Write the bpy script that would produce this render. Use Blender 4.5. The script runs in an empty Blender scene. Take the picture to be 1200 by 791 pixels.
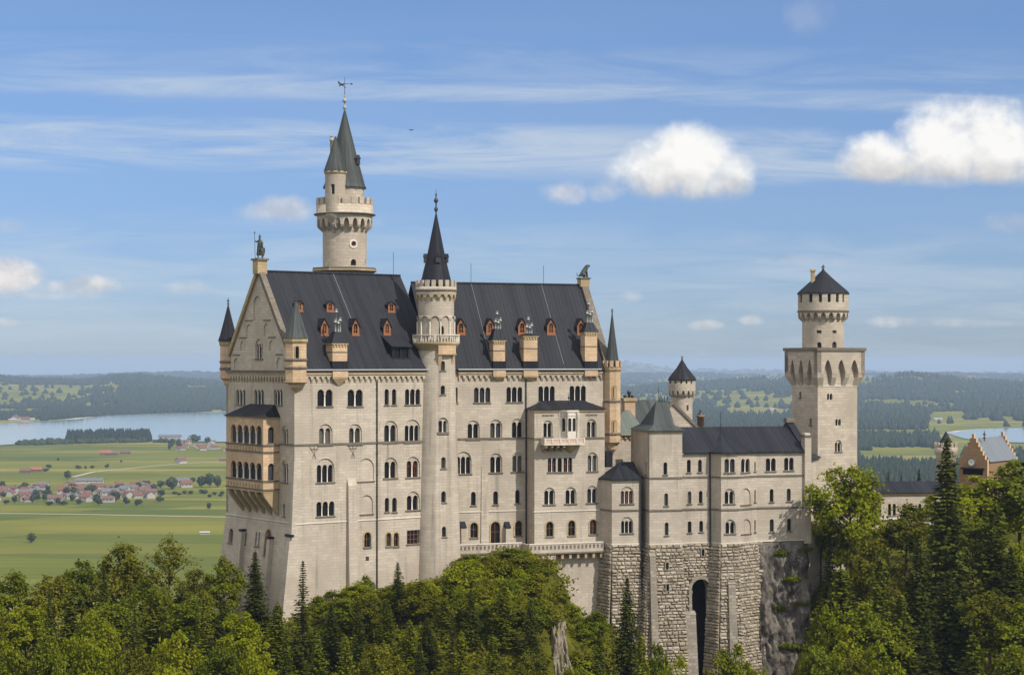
import bpy, math, random
import numpy as np
from mathutils import Vector, noise
from mathutils.geometry import delaunay_2d_cdt

R = math.radians
rng = random.Random(7)
S = bpy.context.scene
COL = S.collection

# ------------------------------------------------------------------ camera
F = 2150.0            # focal length in photo pixels (1200 wide)
HZ = 424.0            # image row of eye level
H = 160.0             # camera height above the valley floor
cam_d = bpy.data.cameras.new('camera')
cam = bpy.data.objects.new('camera', cam_d)
COL.objects.link(cam)
cam.location = (0, 0, H)
cam.rotation_euler = (R(90), 0, 0)
cam_d.sensor_fit = 'HORIZONTAL'
cam_d.sensor_width = 36
cam_d.lens = 36 * F / 1200
cam_d.shift_y = (HZ - 395.5) / 1200
cam_d.clip_start = 1
cam_d.clip_end = 120000
S.camera = cam

# ------------------------------------------------------------------ light
SUN_EL, SUN_AZ = 47.0, 42.0       # azimuth: degrees from +X towards the camera
sun_dir = Vector((math.cos(R(SUN_EL)) * math.cos(R(SUN_AZ)), -math.cos(R(SUN_EL)) * math.sin(R(SUN_AZ)), math.sin(R(SUN_EL))))
sd = bpy.data.lights.new('sun', 'SUN')
sd.energy = 4.35
sd.angle = R(0.53)
sd.color = (1.0, 0.945, 0.86)
so = bpy.data.objects.new('sun', sd)
COL.objects.link(so)
so.rotation_euler = sun_dir.to_track_quat('Z', 'Y').to_euler()
so.location = (60, -40, 400)

S.view_settings.view_transform = 'Standard'
S.view_settings.look = 'None'
S.view_settings.exposure = 0.0
S.view_settings.gamma = 1.0
S.view_settings.use_curve_mapping = False
S.render.engine = 'CYCLES'
S.cycles.use_denoising = True
S.cycles.max_bounces = 6
S.cycles.diffuse_bounces = 3
S.cycles.glossy_bounces = 2
S.cycles.transmission_bounces = 3
S.cycles.transparent_max_bounces = 8
S.cycles.volume_bounces = 0
S.cycles.sample_clamp_indirect = 6
S.cycles.caustics_reflective = False
S.cycles.caustics_refractive = False


class NT:
    """small helper for node trees"""
    def __init__(self, tree):
        self.t = tree
        self.n = tree.nodes
        self.l = tree.links

    def new(self, typ, **kw):
        nd = self.n.new(typ)
        for k, v in kw.items():
            setattr(nd, k, v)
        return nd

    def put(self, sock, v):
        if isinstance(v, bpy.types.NodeSocket):
            self.l.new(v, sock)
        elif v is not None:
            if isinstance(v, (tuple, list)) and sock.type == 'RGBA' and len(v) == 3:
                v = (*v, 1)
            sock.default_value = v

    def math(self, op, a, b=None, c=None, clamp=False):
        nd = self.new('ShaderNodeMath', operation=op, use_clamp=clamp)
        self.put(nd.inputs[0], a)
        self.put(nd.inputs[1], b)
        self.put(nd.inputs[2], c)
        return nd.outputs[0]

    def vmath(self, op, a, b=None):
        nd = self.new('ShaderNodeVectorMath', operation=op)
        self.put(nd.inputs[0], a)
        self.put(nd.inputs[1], b)
        return nd.outputs[0]

    def mix(self, fac, a, b, blend='MIX'):
        nd = self.new('ShaderNodeMix', data_type='RGBA', blend_type=blend)
        self.put(nd.inputs[0], fac)
        self.put(nd.inputs[6], a)
        self.put(nd.inputs[7], b)
        return nd.outputs[2]

    def noise(self, vec, scale, detail=4, rough=0.55, dist=0.0):
        nd = self.new('ShaderNodeTexNoise')
        self.put(nd.inputs['Vector'], vec)
        nd.inputs['Scale'].default_value = scale
        nd.inputs['Detail'].default_value = detail
        nd.inputs['Roughness'].default_value = rough
        nd.inputs['Distortion'].default_value = dist
        return nd.outputs['Fac']

    def ramp(self, fac, stops):
        nd = self.new('ShaderNodeValToRGB')
        e = nd.color_ramp.elements
        while len(e) < len(stops):
            e.new(0.5)
        for el, (p, c) in zip(e, stops):
            el.position = p
            el.color = (*c, 1) if len(c) == 3 else c
        self.put(nd.inputs[0], fac)
        return nd.outputs[0]

    def smooth(self, v, a, b):
        nd = self.new('ShaderNodeMapRange', interpolation_type='SMOOTHSTEP', clamp=True)
        self.put(nd.inputs[0], v)
        nd.inputs[1].default_value = a
        nd.inputs[2].default_value = b
        return nd.outputs[0]

    def scale(self, vec, s):
        nd = self.new('ShaderNodeMapping')
        self.put(nd.inputs[0], vec)
        nd.inputs['Scale'].default_value = s
        return nd.outputs[0]


# ------------------------------------------------------------------ world: sky and clouds
world = bpy.data.worlds.new('World')
S.world = world
world.use_nodes = True
w = NT(world.node_tree)
w.n.clear()
sky = w.new('ShaderNodeTexSky', sky_type='NISHITA')
sky.sun_disc = False
sky.sun_elevation = R(SUN_EL)
sky.sun_rotation = R(90 + SUN_AZ)
sky.altitude = 900
sky.air_density = 1.0
sky.dust_density = 0.5
sky.ozone_density = 2.2
SKY_STR = 0.088
tc = w.new('ShaderNodeTexCoord')
sep = w.new('ShaderNodeSeparateXYZ')
w.l.new(tc.outputs['Generated'], sep.inputs[0])
dx, dy, dz = sep.outputs
dyc = w.math('MAXIMUM', dy, 0.05)
# tangent-plane direction, in degrees-like units of 1/100
ua = w.math('MULTIPLY', w.math('DIVIDE', dx, dyc), F / 100)
va = w.math('MULTIPLY', w.math('DIVIDE', dz, dyc), F / 100)
cmb = w.new('ShaderNodeCombineXYZ')
w.l.new(ua, cmb.inputs[0])
w.l.new(va, cmb.inputs[1])
P2 = cmb.outputs[0]
fb1 = w.noise(P2, 1.7, 7, 0.52)
fb2 = w.noise(P2, 6.5, 7, 0.62)
fb = w.math('ADD', w.math('MULTIPLY', w.math('SUBTRACT', fb1, 0.5), 2.1), w.math('MULTIPLY', w.math('SUBTRACT', fb2, 0.5), 0.75))


def cloud(cx, cy, rx, ry, edge=0.5, amt=1.0, k=1.0, flat=None):
    """density of one cloud: an ellipse in direction space broken up by fractal noise"""
    u0, v0 = (cx - 600) / 100, (HZ - cy) / 100
    a = w.math('DIVIDE', w.math('SUBTRACT', ua, u0), rx / 100)
    b = w.math('DIVIDE', w.math('SUBTRACT', va, v0), ry / 100)
    r2 = w.math('ADD', w.math('MULTIPLY', a, a), w.math('MULTIPLY', b, b))
    d = w.math('ADD', w.math('SUBTRACT', 1.0, r2), w.math('MULTIPLY', fb, k))
    m = w.smooth(d, 0.0, edge)
    if flat is not None:
        f0 = (HZ - flat) / 100
        va2 = w.math('ADD', va, w.math('MULTIPLY', fb, 0.05))
        m = w.math('MULTIPLY', m, w.smooth(va2, f0 - 0.05, f0 + 0.15))
    return w.math('MULTIPLY', m, amt)


def maxi(lst):
    o = lst[0]
    for q in lst[1:]:
        o = w.math('MAXIMUM', o, q)
    return o


big = maxi([
    cloud(765, 203, 58, 42, 0.9, 0.97, 0.75, 237), cloud(812, 190, 62, 50, 0.9, 0.97, 0.75, 237), cloud(848, 208, 44, 38, 1.1, 0.95, 0.75, 237),
    cloud(1035, 192, 66, 42, 0.9, 0.97, 0.75, 219), cloud(1115, 168, 84, 60, 0.9, 0.97, 0.75, 219), cloud(1170, 172, 84, 58, 0.9, 0.97, 0.75, 219),
    cloud(1265, 176, 100, 58, 0.9, 0.97, 0.75, 221)])
mid = maxi([
    cloud(660, 226, 34, 17, 1.4, 0.65, 0.8), cloud(712, 224, 30, 15, 1.4, 0.5, 0.8),
    cloud(325, 249, 58, 22, 1.2, 0.65, 0.8, 262), cloud(8, 326, 66, 30, 1.0, 0.9, 1.1, 347), cloud(85, 339, 80, 17, 1.1, 0.8, 1.1, 348),
    cloud(6, 378, 26, 7, 1.2, 0.5, 0.8), cloud(222, 337, 30, 11, 1.6, 0.4, 0.9), cloud(55, 345, 90, 9, 1.6, 0.5, 0.9), cloud(420, 262, 40, 8, 1.8, 0.3, 0.9), cloud(930, 360, 120, 10, 2.0, 0.22, 1.0), cloud(1180, 262, 46, 16, 1.5, 0.5, 0.8),
    cloud(12, 265, 30, 12, 1.5, 0.4, 0.8), cloud(827, 381, 24, 8, 1.2, 0.65, 0.8), cloud(880, 375, 18, 8, 1.2, 0.5, 0.8), cloud(1120, 378, 30, 7, 1.2, 0.5, 0.8), cloud(940, 305, 70, 8, 1.6, 0.3, 0.9),
    cloud(1045, 377, 32, 9, 1.2, 0.65, 0.8), cloud(1160, 380, 36, 5, 1.3, 0.4, 0.8), cloud(740, 348, 20, 7, 1.6, 0.3, 0.9),
    cloud(885, 343, 26, 7, 1.6, 0.3, 0.8), cloud(950, 20, 40, 26, 2.0, 0.25, 0.8), cloud(-150, 300, 90, 36, 1.0, 0.9, 0.8, 330),
    cloud(1500, 250, 120, 40, 1.0, 0.9, 0.8, 280)])
# cirrus streaks: stretched noise inside long soft bands
st = w.scale(P2, (0.18, 1.6, 1))
cn = w.noise(w.vmath('ADD', st, w.vmath('MULTIPLY', w.new('ShaderNodeTexNoise').outputs['Color'], (0, 0, 0))), 1.9, 8, 0.66, 0.9)
cn2 = w.noise(w.scale(P2, (0.06, 0.5, 1)), 1.2, 3, 0.5)


def band(y, half, amt):
    v0 = (HZ - y) / 100
    tilt = w.math('SUBTRACT', va, w.math('ADD', v0, w.math('MULTIPLY', ua, -0.02)))
    b = w.math('DIVIDE', tilt, half / 100)
    return w.math('MULTIPLY', w.smooth(w.math('SUBTRACT', 1.0, w.math('MULTIPLY', b, b)), 0, 1), amt)


cir = w.math('ADD', w.math('ADD', band(178, 42, 0.80), band(88, 52, 0.34)), w.math('ADD', band(108, 16, 0.30), band(345, 110, 0.5)))
cir = w.math('MULTIPLY', cir, w.smooth(w.math('ADD', cn, w.math('MULTIPLY', cn2, 0.5)), 0.50, 1.02), clamp=True)
veil = w.math('MULTIPLY', w.smooth(cn2, 0.25, 0.75), 0.13)
cir = w.math('MAXIMUM', cir, veil)

# the cumulus are lit from the upper right: compare density with that a step towards the sun
fbs = w.noise(w.vmath('ADD', P2, (0.06, 0.11, 0)), 1.7, 7, 0.52)
relief = w.math('MULTIPLY', w.math('SUBTRACT', fb1, fbs), 2.0)
cl_b = w.math('ADD', 0.74, relief)
# thicker underside is greyer: distance above the common cloud base
base_h = w.math('MAXIMUM', w.math('MULTIPLY', w.smooth(va, (HZ - 240) / 100, (HZ - 188) / 100), w.math('LESS_THAN', ua, 3.2)), w.smooth(va, (HZ - 222) / 100, (HZ - 165) / 100))
cl_b = w.math('ADD', w.math('MULTIPLY', cl_b, 0.50), w.math('MULTIPLY', base_h, 0.56))
ccol = w.ramp(cl_b, [(0.25, (0.50, 0.51, 0.54)), (0.55, (0.70, 0.69, 0.68)), (0.9, (1.0, 0.985, 0.955))])
skyc = w.mix(1.0, sky.outputs[0], (SKY_STR * 0.60, SKY_STR * 0.75, SKY_STR * 1.12), 'MULTIPLY')
gr = w.smooth(va, 0.4, 4.2)
skyc = w.mix(1.0, skyc, w.mix(gr, (1.0, 1.0, 1.0), (1.36, 1.30, 1.13)), 'MULTIPLY')
c1 = w.mix(cir, skyc, (0.62, 0.69, 0.76))
c2 = w.mix(mid, c1, w.mix(w.smooth(relief, -0.25, 0.3), (0.58, 0.58, 0.61), (0.90, 0.85, 0.81)))
c3 = w.mix(big, c2, ccol)
front = w.smooth(dy, 0.06, 0.2)
# unseen sky outside the picture: broken bright cloud added to fill shaded walls
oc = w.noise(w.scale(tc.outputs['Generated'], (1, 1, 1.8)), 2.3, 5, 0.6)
fill_cloud = w.math('MULTIPLY', w.smooth(oc, 0.38, 0.52), w.smooth(dz, 0.0, 0.15))
fill_cloud = w.math('MULTIPLY', fill_cloud, w.math('SUBTRACT', 1.0, w.smooth(dy, 0.55, 0.85)))
fin = w.mix(w.math('MULTIPLY', fill_cloud, 0.9), w.mix(front, w.mix(0.12, skyc, (0.66, 0.70, 0.77)), c3), (1.25, 1.20, 1.13))
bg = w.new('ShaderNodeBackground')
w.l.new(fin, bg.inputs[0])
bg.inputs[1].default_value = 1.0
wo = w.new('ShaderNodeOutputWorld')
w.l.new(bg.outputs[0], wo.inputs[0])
world.cycles.sampling_method = 'MANUAL'
world.cycles.sample_map_resolution = 512

# ------------------------------------------------------------------ materials
MAT = {}


def mat(name, col, rough=0.85, spec=0.3):
    m = bpy.data.materials.new(name)
    m.use_nodes = True
    t = NT(m.node_tree)
    b = t.n['Principled BSDF']
    b.inputs['Base Color'].default_value = (*col, 1)
    b.inputs['Roughness'].default_value = rough
    b.inputs['Specular IOR Level'].default_value = spec
    MAT[name] = m
    return t, b


def bump(t, b, h, dist=0.05, strength=1.0):
    nd = t.new('ShaderNodeBump')
    nd.inputs['Distance'].default_value = dist
    nd.inputs['Strength'].default_value = strength
    t.put(nd.inputs['Height'], h)
    t.l.new(nd.outputs[0], b.inputs['Normal'])


def ashlar(name, col, bw=1.1, bh=0.42, var=0.10, mortar=0.014, stain=0.35):
    t, b = mat(name, col, 0.9, 0.2)
    uv = t.new('ShaderNodeUVMap').outputs[0]
    br = t.new('ShaderNodeTexBrick')
    t.l.new(uv, br.inputs['Vector'])
    br.inputs['Scale'].default_value = 1.0
    br.inputs['Brick Width'].default_value = bw
    br.inputs['Row Height'].default_value = bh
    br.inputs['Mortar Size'].default_value = mortar
    br.inputs['Mortar Smooth'].default_value = 0.3
    br.inputs['Bias'].default_value = 0.0
    hi = tuple(min(1, c * (1 + var)) for c in col)
    lo = tuple(c * (1 - var) for c in col)
    br.inputs['Color1'].default_value = (*hi, 1)
    br.inputs['Color2'].default_value = (*lo, 1)
    br.inputs['Mortar'].default_value = (*(c * 0.66 for c in col), 1)
    gp = t.new('ShaderNodeNewGeometry').outputs['Position']
    n1 = t.noise(gp, 0.22, 5, 0.6)
    n2 = t.noise(t.scale(gp, (1.1, 1.1, 0.07)), 1.0, 5, 0.65)       # run-off streaks
    n3 = t.noise(gp, 3.0, 3, 0.6)
    c = t.mix(t.smooth(n1, 0.38, 0.7), br.outputs['Color'], tuple(v * q for v, q in zip(col, (0.80, 0.79, 0.78))))
    c = t.mix(t.math('MULTIPLY', t.smooth(n2, 0.53, 0.78), stain), c, (0.16, 0.145, 0.12))
    c = t.mix(t.math('MULTIPLY', t.smooth(n3, 0.5, 0.8), 0.18), c, (0.6, 0.55, 0.46))
    t.l.new(c, b.inputs['Base Color'])
    hgt = t.math('ADD', t.math('MULTIPLY', br.outputs['Fac'], -1.0), t.math('MULTIPLY', n3, 0.5))
    bump(t, b, hgt, 0.03, 0.6)


ashlar('limestone', (0.475, 0.412, 0.332), var=0.10, stain=0.62)
ashlar('limestone_tower', (0.455, 0.39, 0.31), 1.0, 0.5, 0.13, 0.02, 0.3)
ashlar('sandstone', (0.56, 0.40, 0.25), 0.8, 0.4, 0.14, 0.012, 0.3)
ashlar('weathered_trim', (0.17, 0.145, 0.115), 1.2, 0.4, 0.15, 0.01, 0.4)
ashlar('gold_trim', (0.42, 0.32, 0.18), 1.0, 0.4, 0.15, 0.01, 0.3)
ashlar('brick', (0.30, 0.185, 0.10), 0.30, 0.09, 0.2, 0.012, 0.2)
ashlar('pale_stone', (0.66, 0.60, 0.51), 0.8, 0.5, 0.06, 0.006, 0.2)
t, b = mat('rubble', (0.40, 0.35, 0.27), 0.95, 0.15)
gp = t.new('ShaderNodeNewGeometry')
isl = gp.outputs['Random Per Island']
n1 = t.noise(gp.outputs['Position'], 2.2, 6, 0.65)
n2 = t.noise(gp.outputs['Position'], 0.18, 4, 0.6)
c = t.ramp(isl, [(0, (0.25, 0.205, 0.145)), (0.5, (0.36, 0.305, 0.23)), (0.8, (0.44, 0.385, 0.305)), (1, (0.18, 0.15, 0.11))])
c = t.mix(t.math('MULTIPLY', t.smooth(n1, 0.45, 0.75), 0.55), c, (0.21, 0.175, 0.13))
c = t.mix(t.math('MULTIPLY', t.smooth(n2, 0.5, 0.7), 0.5), c, (0.26, 0.23, 0.18))
t.l.new(c, b.inputs['Base Color'])
bump(t, b, n1, 0.12, 1.0)
t, b = mat('joint_mortar', (0.10, 0.085, 0.065), 1.0, 0.1)


def sheet_roof(name, col, light, seam=0.62, rough=0.42, streak=0.5):
    t, b = mat(name, col, rough, 0.22)
    uv = t.new('ShaderNodeUVMap').outputs[0]
    wv = t.new('ShaderNodeTexWave', wave_type='BANDS', bands_direction='X', wave_profile='SIN')
    t.l.new(uv, wv.inputs['Vector'])
    wv.inputs['Scale'].default_value = 0.314 / seam
    seamv = t.smooth(wv.outputs['Fac'], 0.86, 1.0)
    # every sheet between two seams has its own tone
    sp = t.new('ShaderNodeSeparateXYZ')
    t.l.new(uv, sp.inputs[0])
    cell = t.math('FLOOR', t.math('DIVIDE', sp.outputs[0], seam))
    wn = t.new('ShaderNodeTexWhiteNoise', noise_dimensions='1D')
    t.l.new(cell, wn.inputs['W'])
    st = t.noise(t.scale(uv, (1.6, 0.10, 1)), 1.0, 6, 0.65)
    bl = t.noise(t.new('ShaderNodeNewGeometry').outputs['Position'], 0.16, 5, 0.6)
    c = t.mix(t.math('MULTIPLY', t.smooth(st, 0.45, 0.78), streak), col, light)
    c = t.mix(t.math('MULTIPLY', wn.outputs[0], 0.34), c, light)
    c = t.mix(t.math('MULTIPLY', t.smooth(bl, 0.5, 0.75), 0.45), c, tuple(v * 0.6 for v in col))
    c = t.mix(t.math('MULTIPLY', seamv, 0.35), c, light)
    t.l.new(c, b.inputs['Base Color'])
    t.l.new(t.math('ADD', rough - 0.06, t.math('MULTIPLY', st, 0.25)), b.inputs['Roughness'])
    bump(t, b, t.math('ADD', seamv, t.math('MULTIPLY', st, 0.4)), 0.05, 0.9)


sheet_roof('slate_roof', (0.0075, 0.0085, 0.0135), (0.036, 0.038, 0.047), rough=0.55)
sheet_roof('copper_roof', (0.030, 0.036, 0.037), (0.125, 0.138, 0.128), 0.5, 0.55, 0.6)
sheet_roof('pale_copper', (0.10, 0.12, 0.105), (0.22, 0.235, 0.19), 0.7, 0.6, 0.6)
sheet_roof('blue_sheet', (0.135, 0.155, 0.175), (0.21, 0.23, 0.245), 0.8, 0.45, 0.5)
ashlar('grey_ashlar', (0.29, 0.255, 0.205), 0.9, 0.5, 0.25, 0.035, 0.6)
t, b = mat('lead', (0.30, 0.31, 0.32), 0.5, 0.5)
t, b = mat('dark_iron', (0.028, 0.028, 0.03), 0.5, 0.5)
t, b = mat('bronze', (0.045, 0.055, 0.048), 0.55, 0.5)
gpb = t.new('ShaderNodeNewGeometry').outputs['Position']
t.l.new(t.mix(t.smooth(t.noise(gpb, 2.5, 4), 0.45, 0.7), (0.035, 0.035, 0.028), (0.11, 0.15, 0.12)), b.inputs['Base Color'])
t, b = mat('flue_metal', (0.42, 0.43, 0.41), 0.55, 0.4)
t, b = mat('glass', (0.008, 0.008, 0.010), 0.35, 0.22)
oi = t.new('ShaderNodeObjectInfo').outputs['Random']
t.l.new(t.ramp(oi, [(0.0, (0.007, 0.007, 0.008)), (0.62, (0.010, 0.010, 0.012)), (0.72, (0.05, 0.052, 0.055)), (0.85, (0.02, 0.018, 0.015)), (1.0, (0.11, 0.105, 0.095))]), b.inputs['Base Color'])
t, b = mat('column_stone', (0.68, 0.62, 0.53), 0.8, 0.25)
mat('pink_marble', (0.55, 0.40, 0.31), 0.7, 0.3)
t, b = mat('wood', (0.36, 0.115, 0.035), 0.7, 0.25)
gpb = t.new('ShaderNodeNewGeometry').outputs['Position']
t.l.new(t.mix(t.noise(gpb, 3.5, 4), (0.20, 0.075, 0.032), (0.36, 0.155, 0.07)), b.inputs['Base Color'])
t, b = mat('shutter_wood', (0.16, 0.075, 0.045), 0.75, 0.2)
t, b = mat('curtain', (0.20, 0.065, 0.05), 0.9, 0.1)
t, b = mat('clock_face', (0.75, 0.73, 0.66), 0.6, 0.3)
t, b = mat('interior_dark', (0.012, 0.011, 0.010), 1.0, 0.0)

t, b = mat('rock', (0.20, 0.18, 0.16), 0.95, 0.15)
gpr = t.new('ShaderNodeNewGeometry')
po = gpr.outputs['Position']
n1 = t.noise(t.scale(po, (1, 1, 0.35)), 0.45, 7, 0.65, 0.6)
n2 = t.noise(po, 1.7, 6, 0.65)
c = t.ramp(n1, [(0.30, (0.036, 0.030, 0.026)), (0.47, (0.125, 0.108, 0.093)), (0.60, (0.22, 0.195, 0.17)), (0.8, (0.38, 0.35, 0.31))])
c = t.mix(t.math('MULTIPLY', t.smooth(n2, 0.5, 0.75), 0.5), c, (0.10, 0.075, 0.06))
nz = t.new('ShaderNodeSeparateXYZ')
t.l.new(gpr.outputs['Normal'], nz.inputs[0])
moss = t.math('MULTIPLY', t.smooth(nz.outputs[2], 0.35, 0.7), t.smooth(t.noise(po, 0.5, 4), 0.40, 0.6))
c = t.mix(moss, c, (0.075, 0.095, 0.022))
t.l.new(c, b.inputs['Base Color'])
bump(t, b, t.math('ADD', n1, t.math('MULTIPLY', n2, 0.6)), 0.7, 1.0)

t, b = mat('pale_rock', (0.5, 0.46, 0.4), 0.95, 0.15)
po = t.new('ShaderNodeNewGeometry').outputs['Position']
n1 = t.noise(t.scale(po, (1, 1, 0.5)), 0.9, 7, 0.65, 0.5)
c = t.ramp(n1, [(0.3, (0.06, 0.05, 0.03)), (0.48, (0.17, 0.145, 0.10)), (0.62, (0.29, 0.255, 0.19)), (0.8, (0.10, 0.10, 0.04))])
t.l.new(c, b.inputs['Base Color'])
bump(t, b, n1, 0.5, 1.0)

t, b = mat('forest_floor', (0.05, 0.05, 0.02), 1.0, 0.1)
po = t.new('ShaderNodeNewGeometry').outputs['Position']
n1 = t.noise(po, 0.35, 6, 0.65)
c = t.ramp(n1, [(0.3, (0.026, 0.026, 0.004)), (0.5, (0.07, 0.072, 0.006)), (0.68, (0.12, 0.112, 0.012)), (0.8, (0.13, 0.10, 0.05))])
t.l.new(c, b.inputs['Base Color'])
bump(t, b, n1, 0.8, 1.0)


def foliage(name, cols, trans=0.3):
    m = bpy.data.materials.new(name)
    m.use_nodes = True
    t = NT(m.node_tree)
    t.n.clear()
    g = t.new('ShaderNodeNewGeometry')
    oi = t.new('ShaderNodeObjectInfo')
    big = t.noise(g.outputs['Position'], 0.55, 3, 0.6)
    f = t.math('ADD', t.math('MULTIPLY', g.outputs['Random Per Island'], 0.40),
               t.math('ADD', t.math('MULTIPLY', big, 0.42), t.math('MULTIPLY', oi.outputs['Random'], 0.30)))
    f = t.math('SUBTRACT', f, 0.06)
    c = t.ramp(f, [(0.1, cols[0]), (0.5, cols[1]), (0.95, cols[2])])
    d = t.new('ShaderNodeBsdfPrincipled')
    t.l.new(c, d.inputs['Base Color'])
    d.inputs['Roughness'].default_value = 0.6
    d.inputs['Specular IOR Level'].default_value = 0.10
    tr = t.new('ShaderNodeBsdfTranslucent')
    t.l.new(t.mix(1.0, c, (1.25, 1.2, 0.45), 'MULTIPLY'), tr.inputs[0])
    ms = t.new('ShaderNodeMixShader')
    ms.inputs[0].default_value = trans
    t.l.new(d.outputs[0], ms.inputs[1])
    t.l.new(tr.outputs[0], ms.inputs[2])
    o = t.new('ShaderNodeOutputMaterial')
    t.l.new(ms.outputs[0], o.inputs[0])
    MAT[name] = m


foliage('leaf_bright', ((0.085, 0.105, 0.003), (0.190, 0.215, 0.005), (0.31, 0.32, 0.010)), 0.38)
foliage('leaf_green', ((0.042, 0.056, 0.003), (0.108, 0.132, 0.005), (0.215, 0.23, 0.008)), 0.33)
foliage('leaf_olive', ((0.048, 0.053, 0.004), (0.122, 0.125, 0.006), (0.215, 0.20, 0.010)), 0.3)
foliage('needle_dark', ((0.016, 0.022, 0.003), (0.044, 0.054, 0.005), (0.105, 0.112, 0.008)), 0.15)
foliage('needle_mid', ((0.036, 0.046, 0.003), (0.098, 0.112, 0.005), (0.195, 0.195, 0.009)), 0.2)
foliage('far_leaf', ((0.020, 0.034, 0.011), (0.034, 0.052, 0.015), (0.058, 0.078, 0.020)), 0.1)
foliage('far_needle', ((0.012, 0.022, 0.012), (0.019, 0.032, 0.015), (0.030, 0.045, 0.018)), 0.05)
t, b = mat('bark', (0.075, 0.055, 0.04), 0.95, 0.1)

# ------------------------------------------------------------------ mesh helpers
def ground_pt(px, py, z=0.0):
    """where the line of sight through a photo pixel meets height z"""
    Y = (H - z) * F / (py - HZ)
    return ((px - 600) / F * Y, Y, z)


def at(px, py, Y):
    return Vector(((px - 600) / F * Y, Y, H - (py - HZ) / F * Y))


def zat(py, Y):
    return H - (py - HZ) / F * Y


class MB:
    def __init__(self):
        self.v, self.f, self.m, self.uv, self.sm = [], [], [], [], []

    def face(self, pts, m, uv=None, smooth=False):
        n = len(self.v)
        self.v.extend(tuple(p) for p in pts)
        self.f.append(tuple(range(n, n + len(pts))))
        self.m.append(m)
        self.uv.append(uv)
        self.sm.append(smooth)

    def mesh(self, verts, faces, m, uvs=None, smooth=False):
        n = len(self.v)
        self.v.extend(tuple(p) for p in verts)
        for k, f in enumerate(faces):
            self.f.append(tuple(n + i for i in f))
            self.m.append(m)
            self.uv.append(uvs[k] if uvs else None)
            self.sm.append(smooth)

    def hexa(self, c8, m):
        """eight corners: bottom ring then top ring"""
        self.mesh(c8, [(3, 2, 1, 0), (4, 5, 6, 7), (0, 1, 5, 4), (1, 2, 6, 5), (2, 3, 7, 6), (3, 0, 4, 7)], m)

    def prism(self, ring, off, m):
        """extrude a ring of points by a vector"""
        n = len(ring)
        ring = [Vector(p) for p in ring]
        top = [p + off for p in ring]
        self.mesh(ring + top, [tuple(range(n))[::-1], tuple(range(n, 2 * n))] + [(i, (i + 1) % n, n + (i + 1) % n, n + i) for i in range(n)], m)

    def lathe(self, c, prof, n=24, m='limestone', a0=0.0, smooth=True, sx=1, sy=1):
        """rings of (radius, z) about a vertical axis at c"""
        vs, fs, uvs = [], [], []
        for r, z in prof:
            for i in range(n):
                a = a0 + 2 * math.pi * i / n
                vs.append((c[0] + r * sx * math.cos(a), c[1] + r * sy * math.sin(a), z))
        rm = max(p[0] for p in prof)
        for k in range(len(prof) - 1):
            l = math.hypot(prof[k + 1][0] - prof[k][0], prof[k + 1][1] - prof[k][1])
            for i in range(n):
                j = (i + 1) % n
                fs.append((k * n + i, k * n + j, (k + 1) * n + j, (k + 1) * n + i))
                u0, u1 = 2 * math.pi * i / n * rm, 2 * math.pi * (i + 1) / n * rm
                z0 = prof[k][1]
                uvs.append([(u0, z0), (u1, z0), (u1, z0 + l), (u0, z0 + l)])
        self.mesh(vs, fs, m, uvs, smooth)

    def tube(self, p, q, r, m, n=6, r2=None):
        p, q = Vector(p), Vector(q)
        d = (q - p).normalized()
        a = d.orthogonal().normalized()
        b2 = d.cross(a)
        r2 = r if r2 is None else r2
        vs = []
        for (o, rr) in ((p, r), (q, r2)):
            for i in range(n):
                t = 2 * math.pi * i / n
                vs.append(o + (a * math.cos(t) + b2 * math.sin(t)) * rr)
        self.mesh(vs, [(i, (i + 1) % n, n + (i + 1) % n, n + i) for i in range(n)] + [tuple(range(n))[::-1], tuple(range(n, 2 * n))], m)

    def build(self, name, parent=None, label=None):
        me = bpy.data.meshes.new(name)
        off = Vector((0, 0, 0))
        q = parent
        while q is not None:
            off += q.location
            q = q.parent
        me.from_pydata([(x - off.x, y - off.y, z - off.z) for x, y, z in self.v], [], self.f)
        names = []
        for k in self.m:
            if k not in names:
                names.append(k)
        for k in names:
            me.materials.append(MAT[k])
        idx = {k: i for i, k in enumerate(names)}
        me.polygons.foreach_set('material_index', [idx[k] for k in self.m])
        me.polygons.foreach_set('use_smooth', self.sm)
        uvl = me.uv_layers.new(name='UVMap')
        flat = []
        for f, uv in zip(self.f, self.uv):
            if uv is None:
                p = [Vector(self.v[i]) for i in f]
                nrm = Vector((0, 0, 0))
                for i in range(len(p)):
                    nrm += (p[i] - p[0]).cross(p[(i + 1) % len(p)] - p[0])
                if nrm.length < 1e-9:
                    nrm = Vector((0, 0, 1))
                nrm.normalize()
                t = Vector((0, 0, 1)).cross(nrm)
                if t.length < 0.05:
                    t = Vector((1, 0, 0))
                t.normalize()
                bt = nrm.cross(t)
                for x in p:
                    flat += [x.dot(t), x.dot(bt)]
            else:
                for x in uv:
                    flat += [x[0], x[1]]
        uvl.data.foreach_set('uv', flat)
        o = bpy.data.objects.new(name, me)
        COL.objects.link(o)
        if parent is not None:
            o.parent = parent
        if label:
            o['label'] = label
        return o


def thing(name, label, cat, loc, group=None):
    o = bpy.data.objects.new(name, None)
    o.empty_display_size = 0.5
    COL.objects.link(o)
    o.location = loc
    o['label'] = label
    o['category'] = cat
    if group:
        o['group'] = group
    return o


def tag(o, label, cat, group=None):
    o['label'] = label
    o['category'] = cat
    if group:
        o['group'] = group
    return o


def kind(o, k, label=None):
    o['kind'] = k
    if label:
        o['label'] = label
    return o


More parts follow.
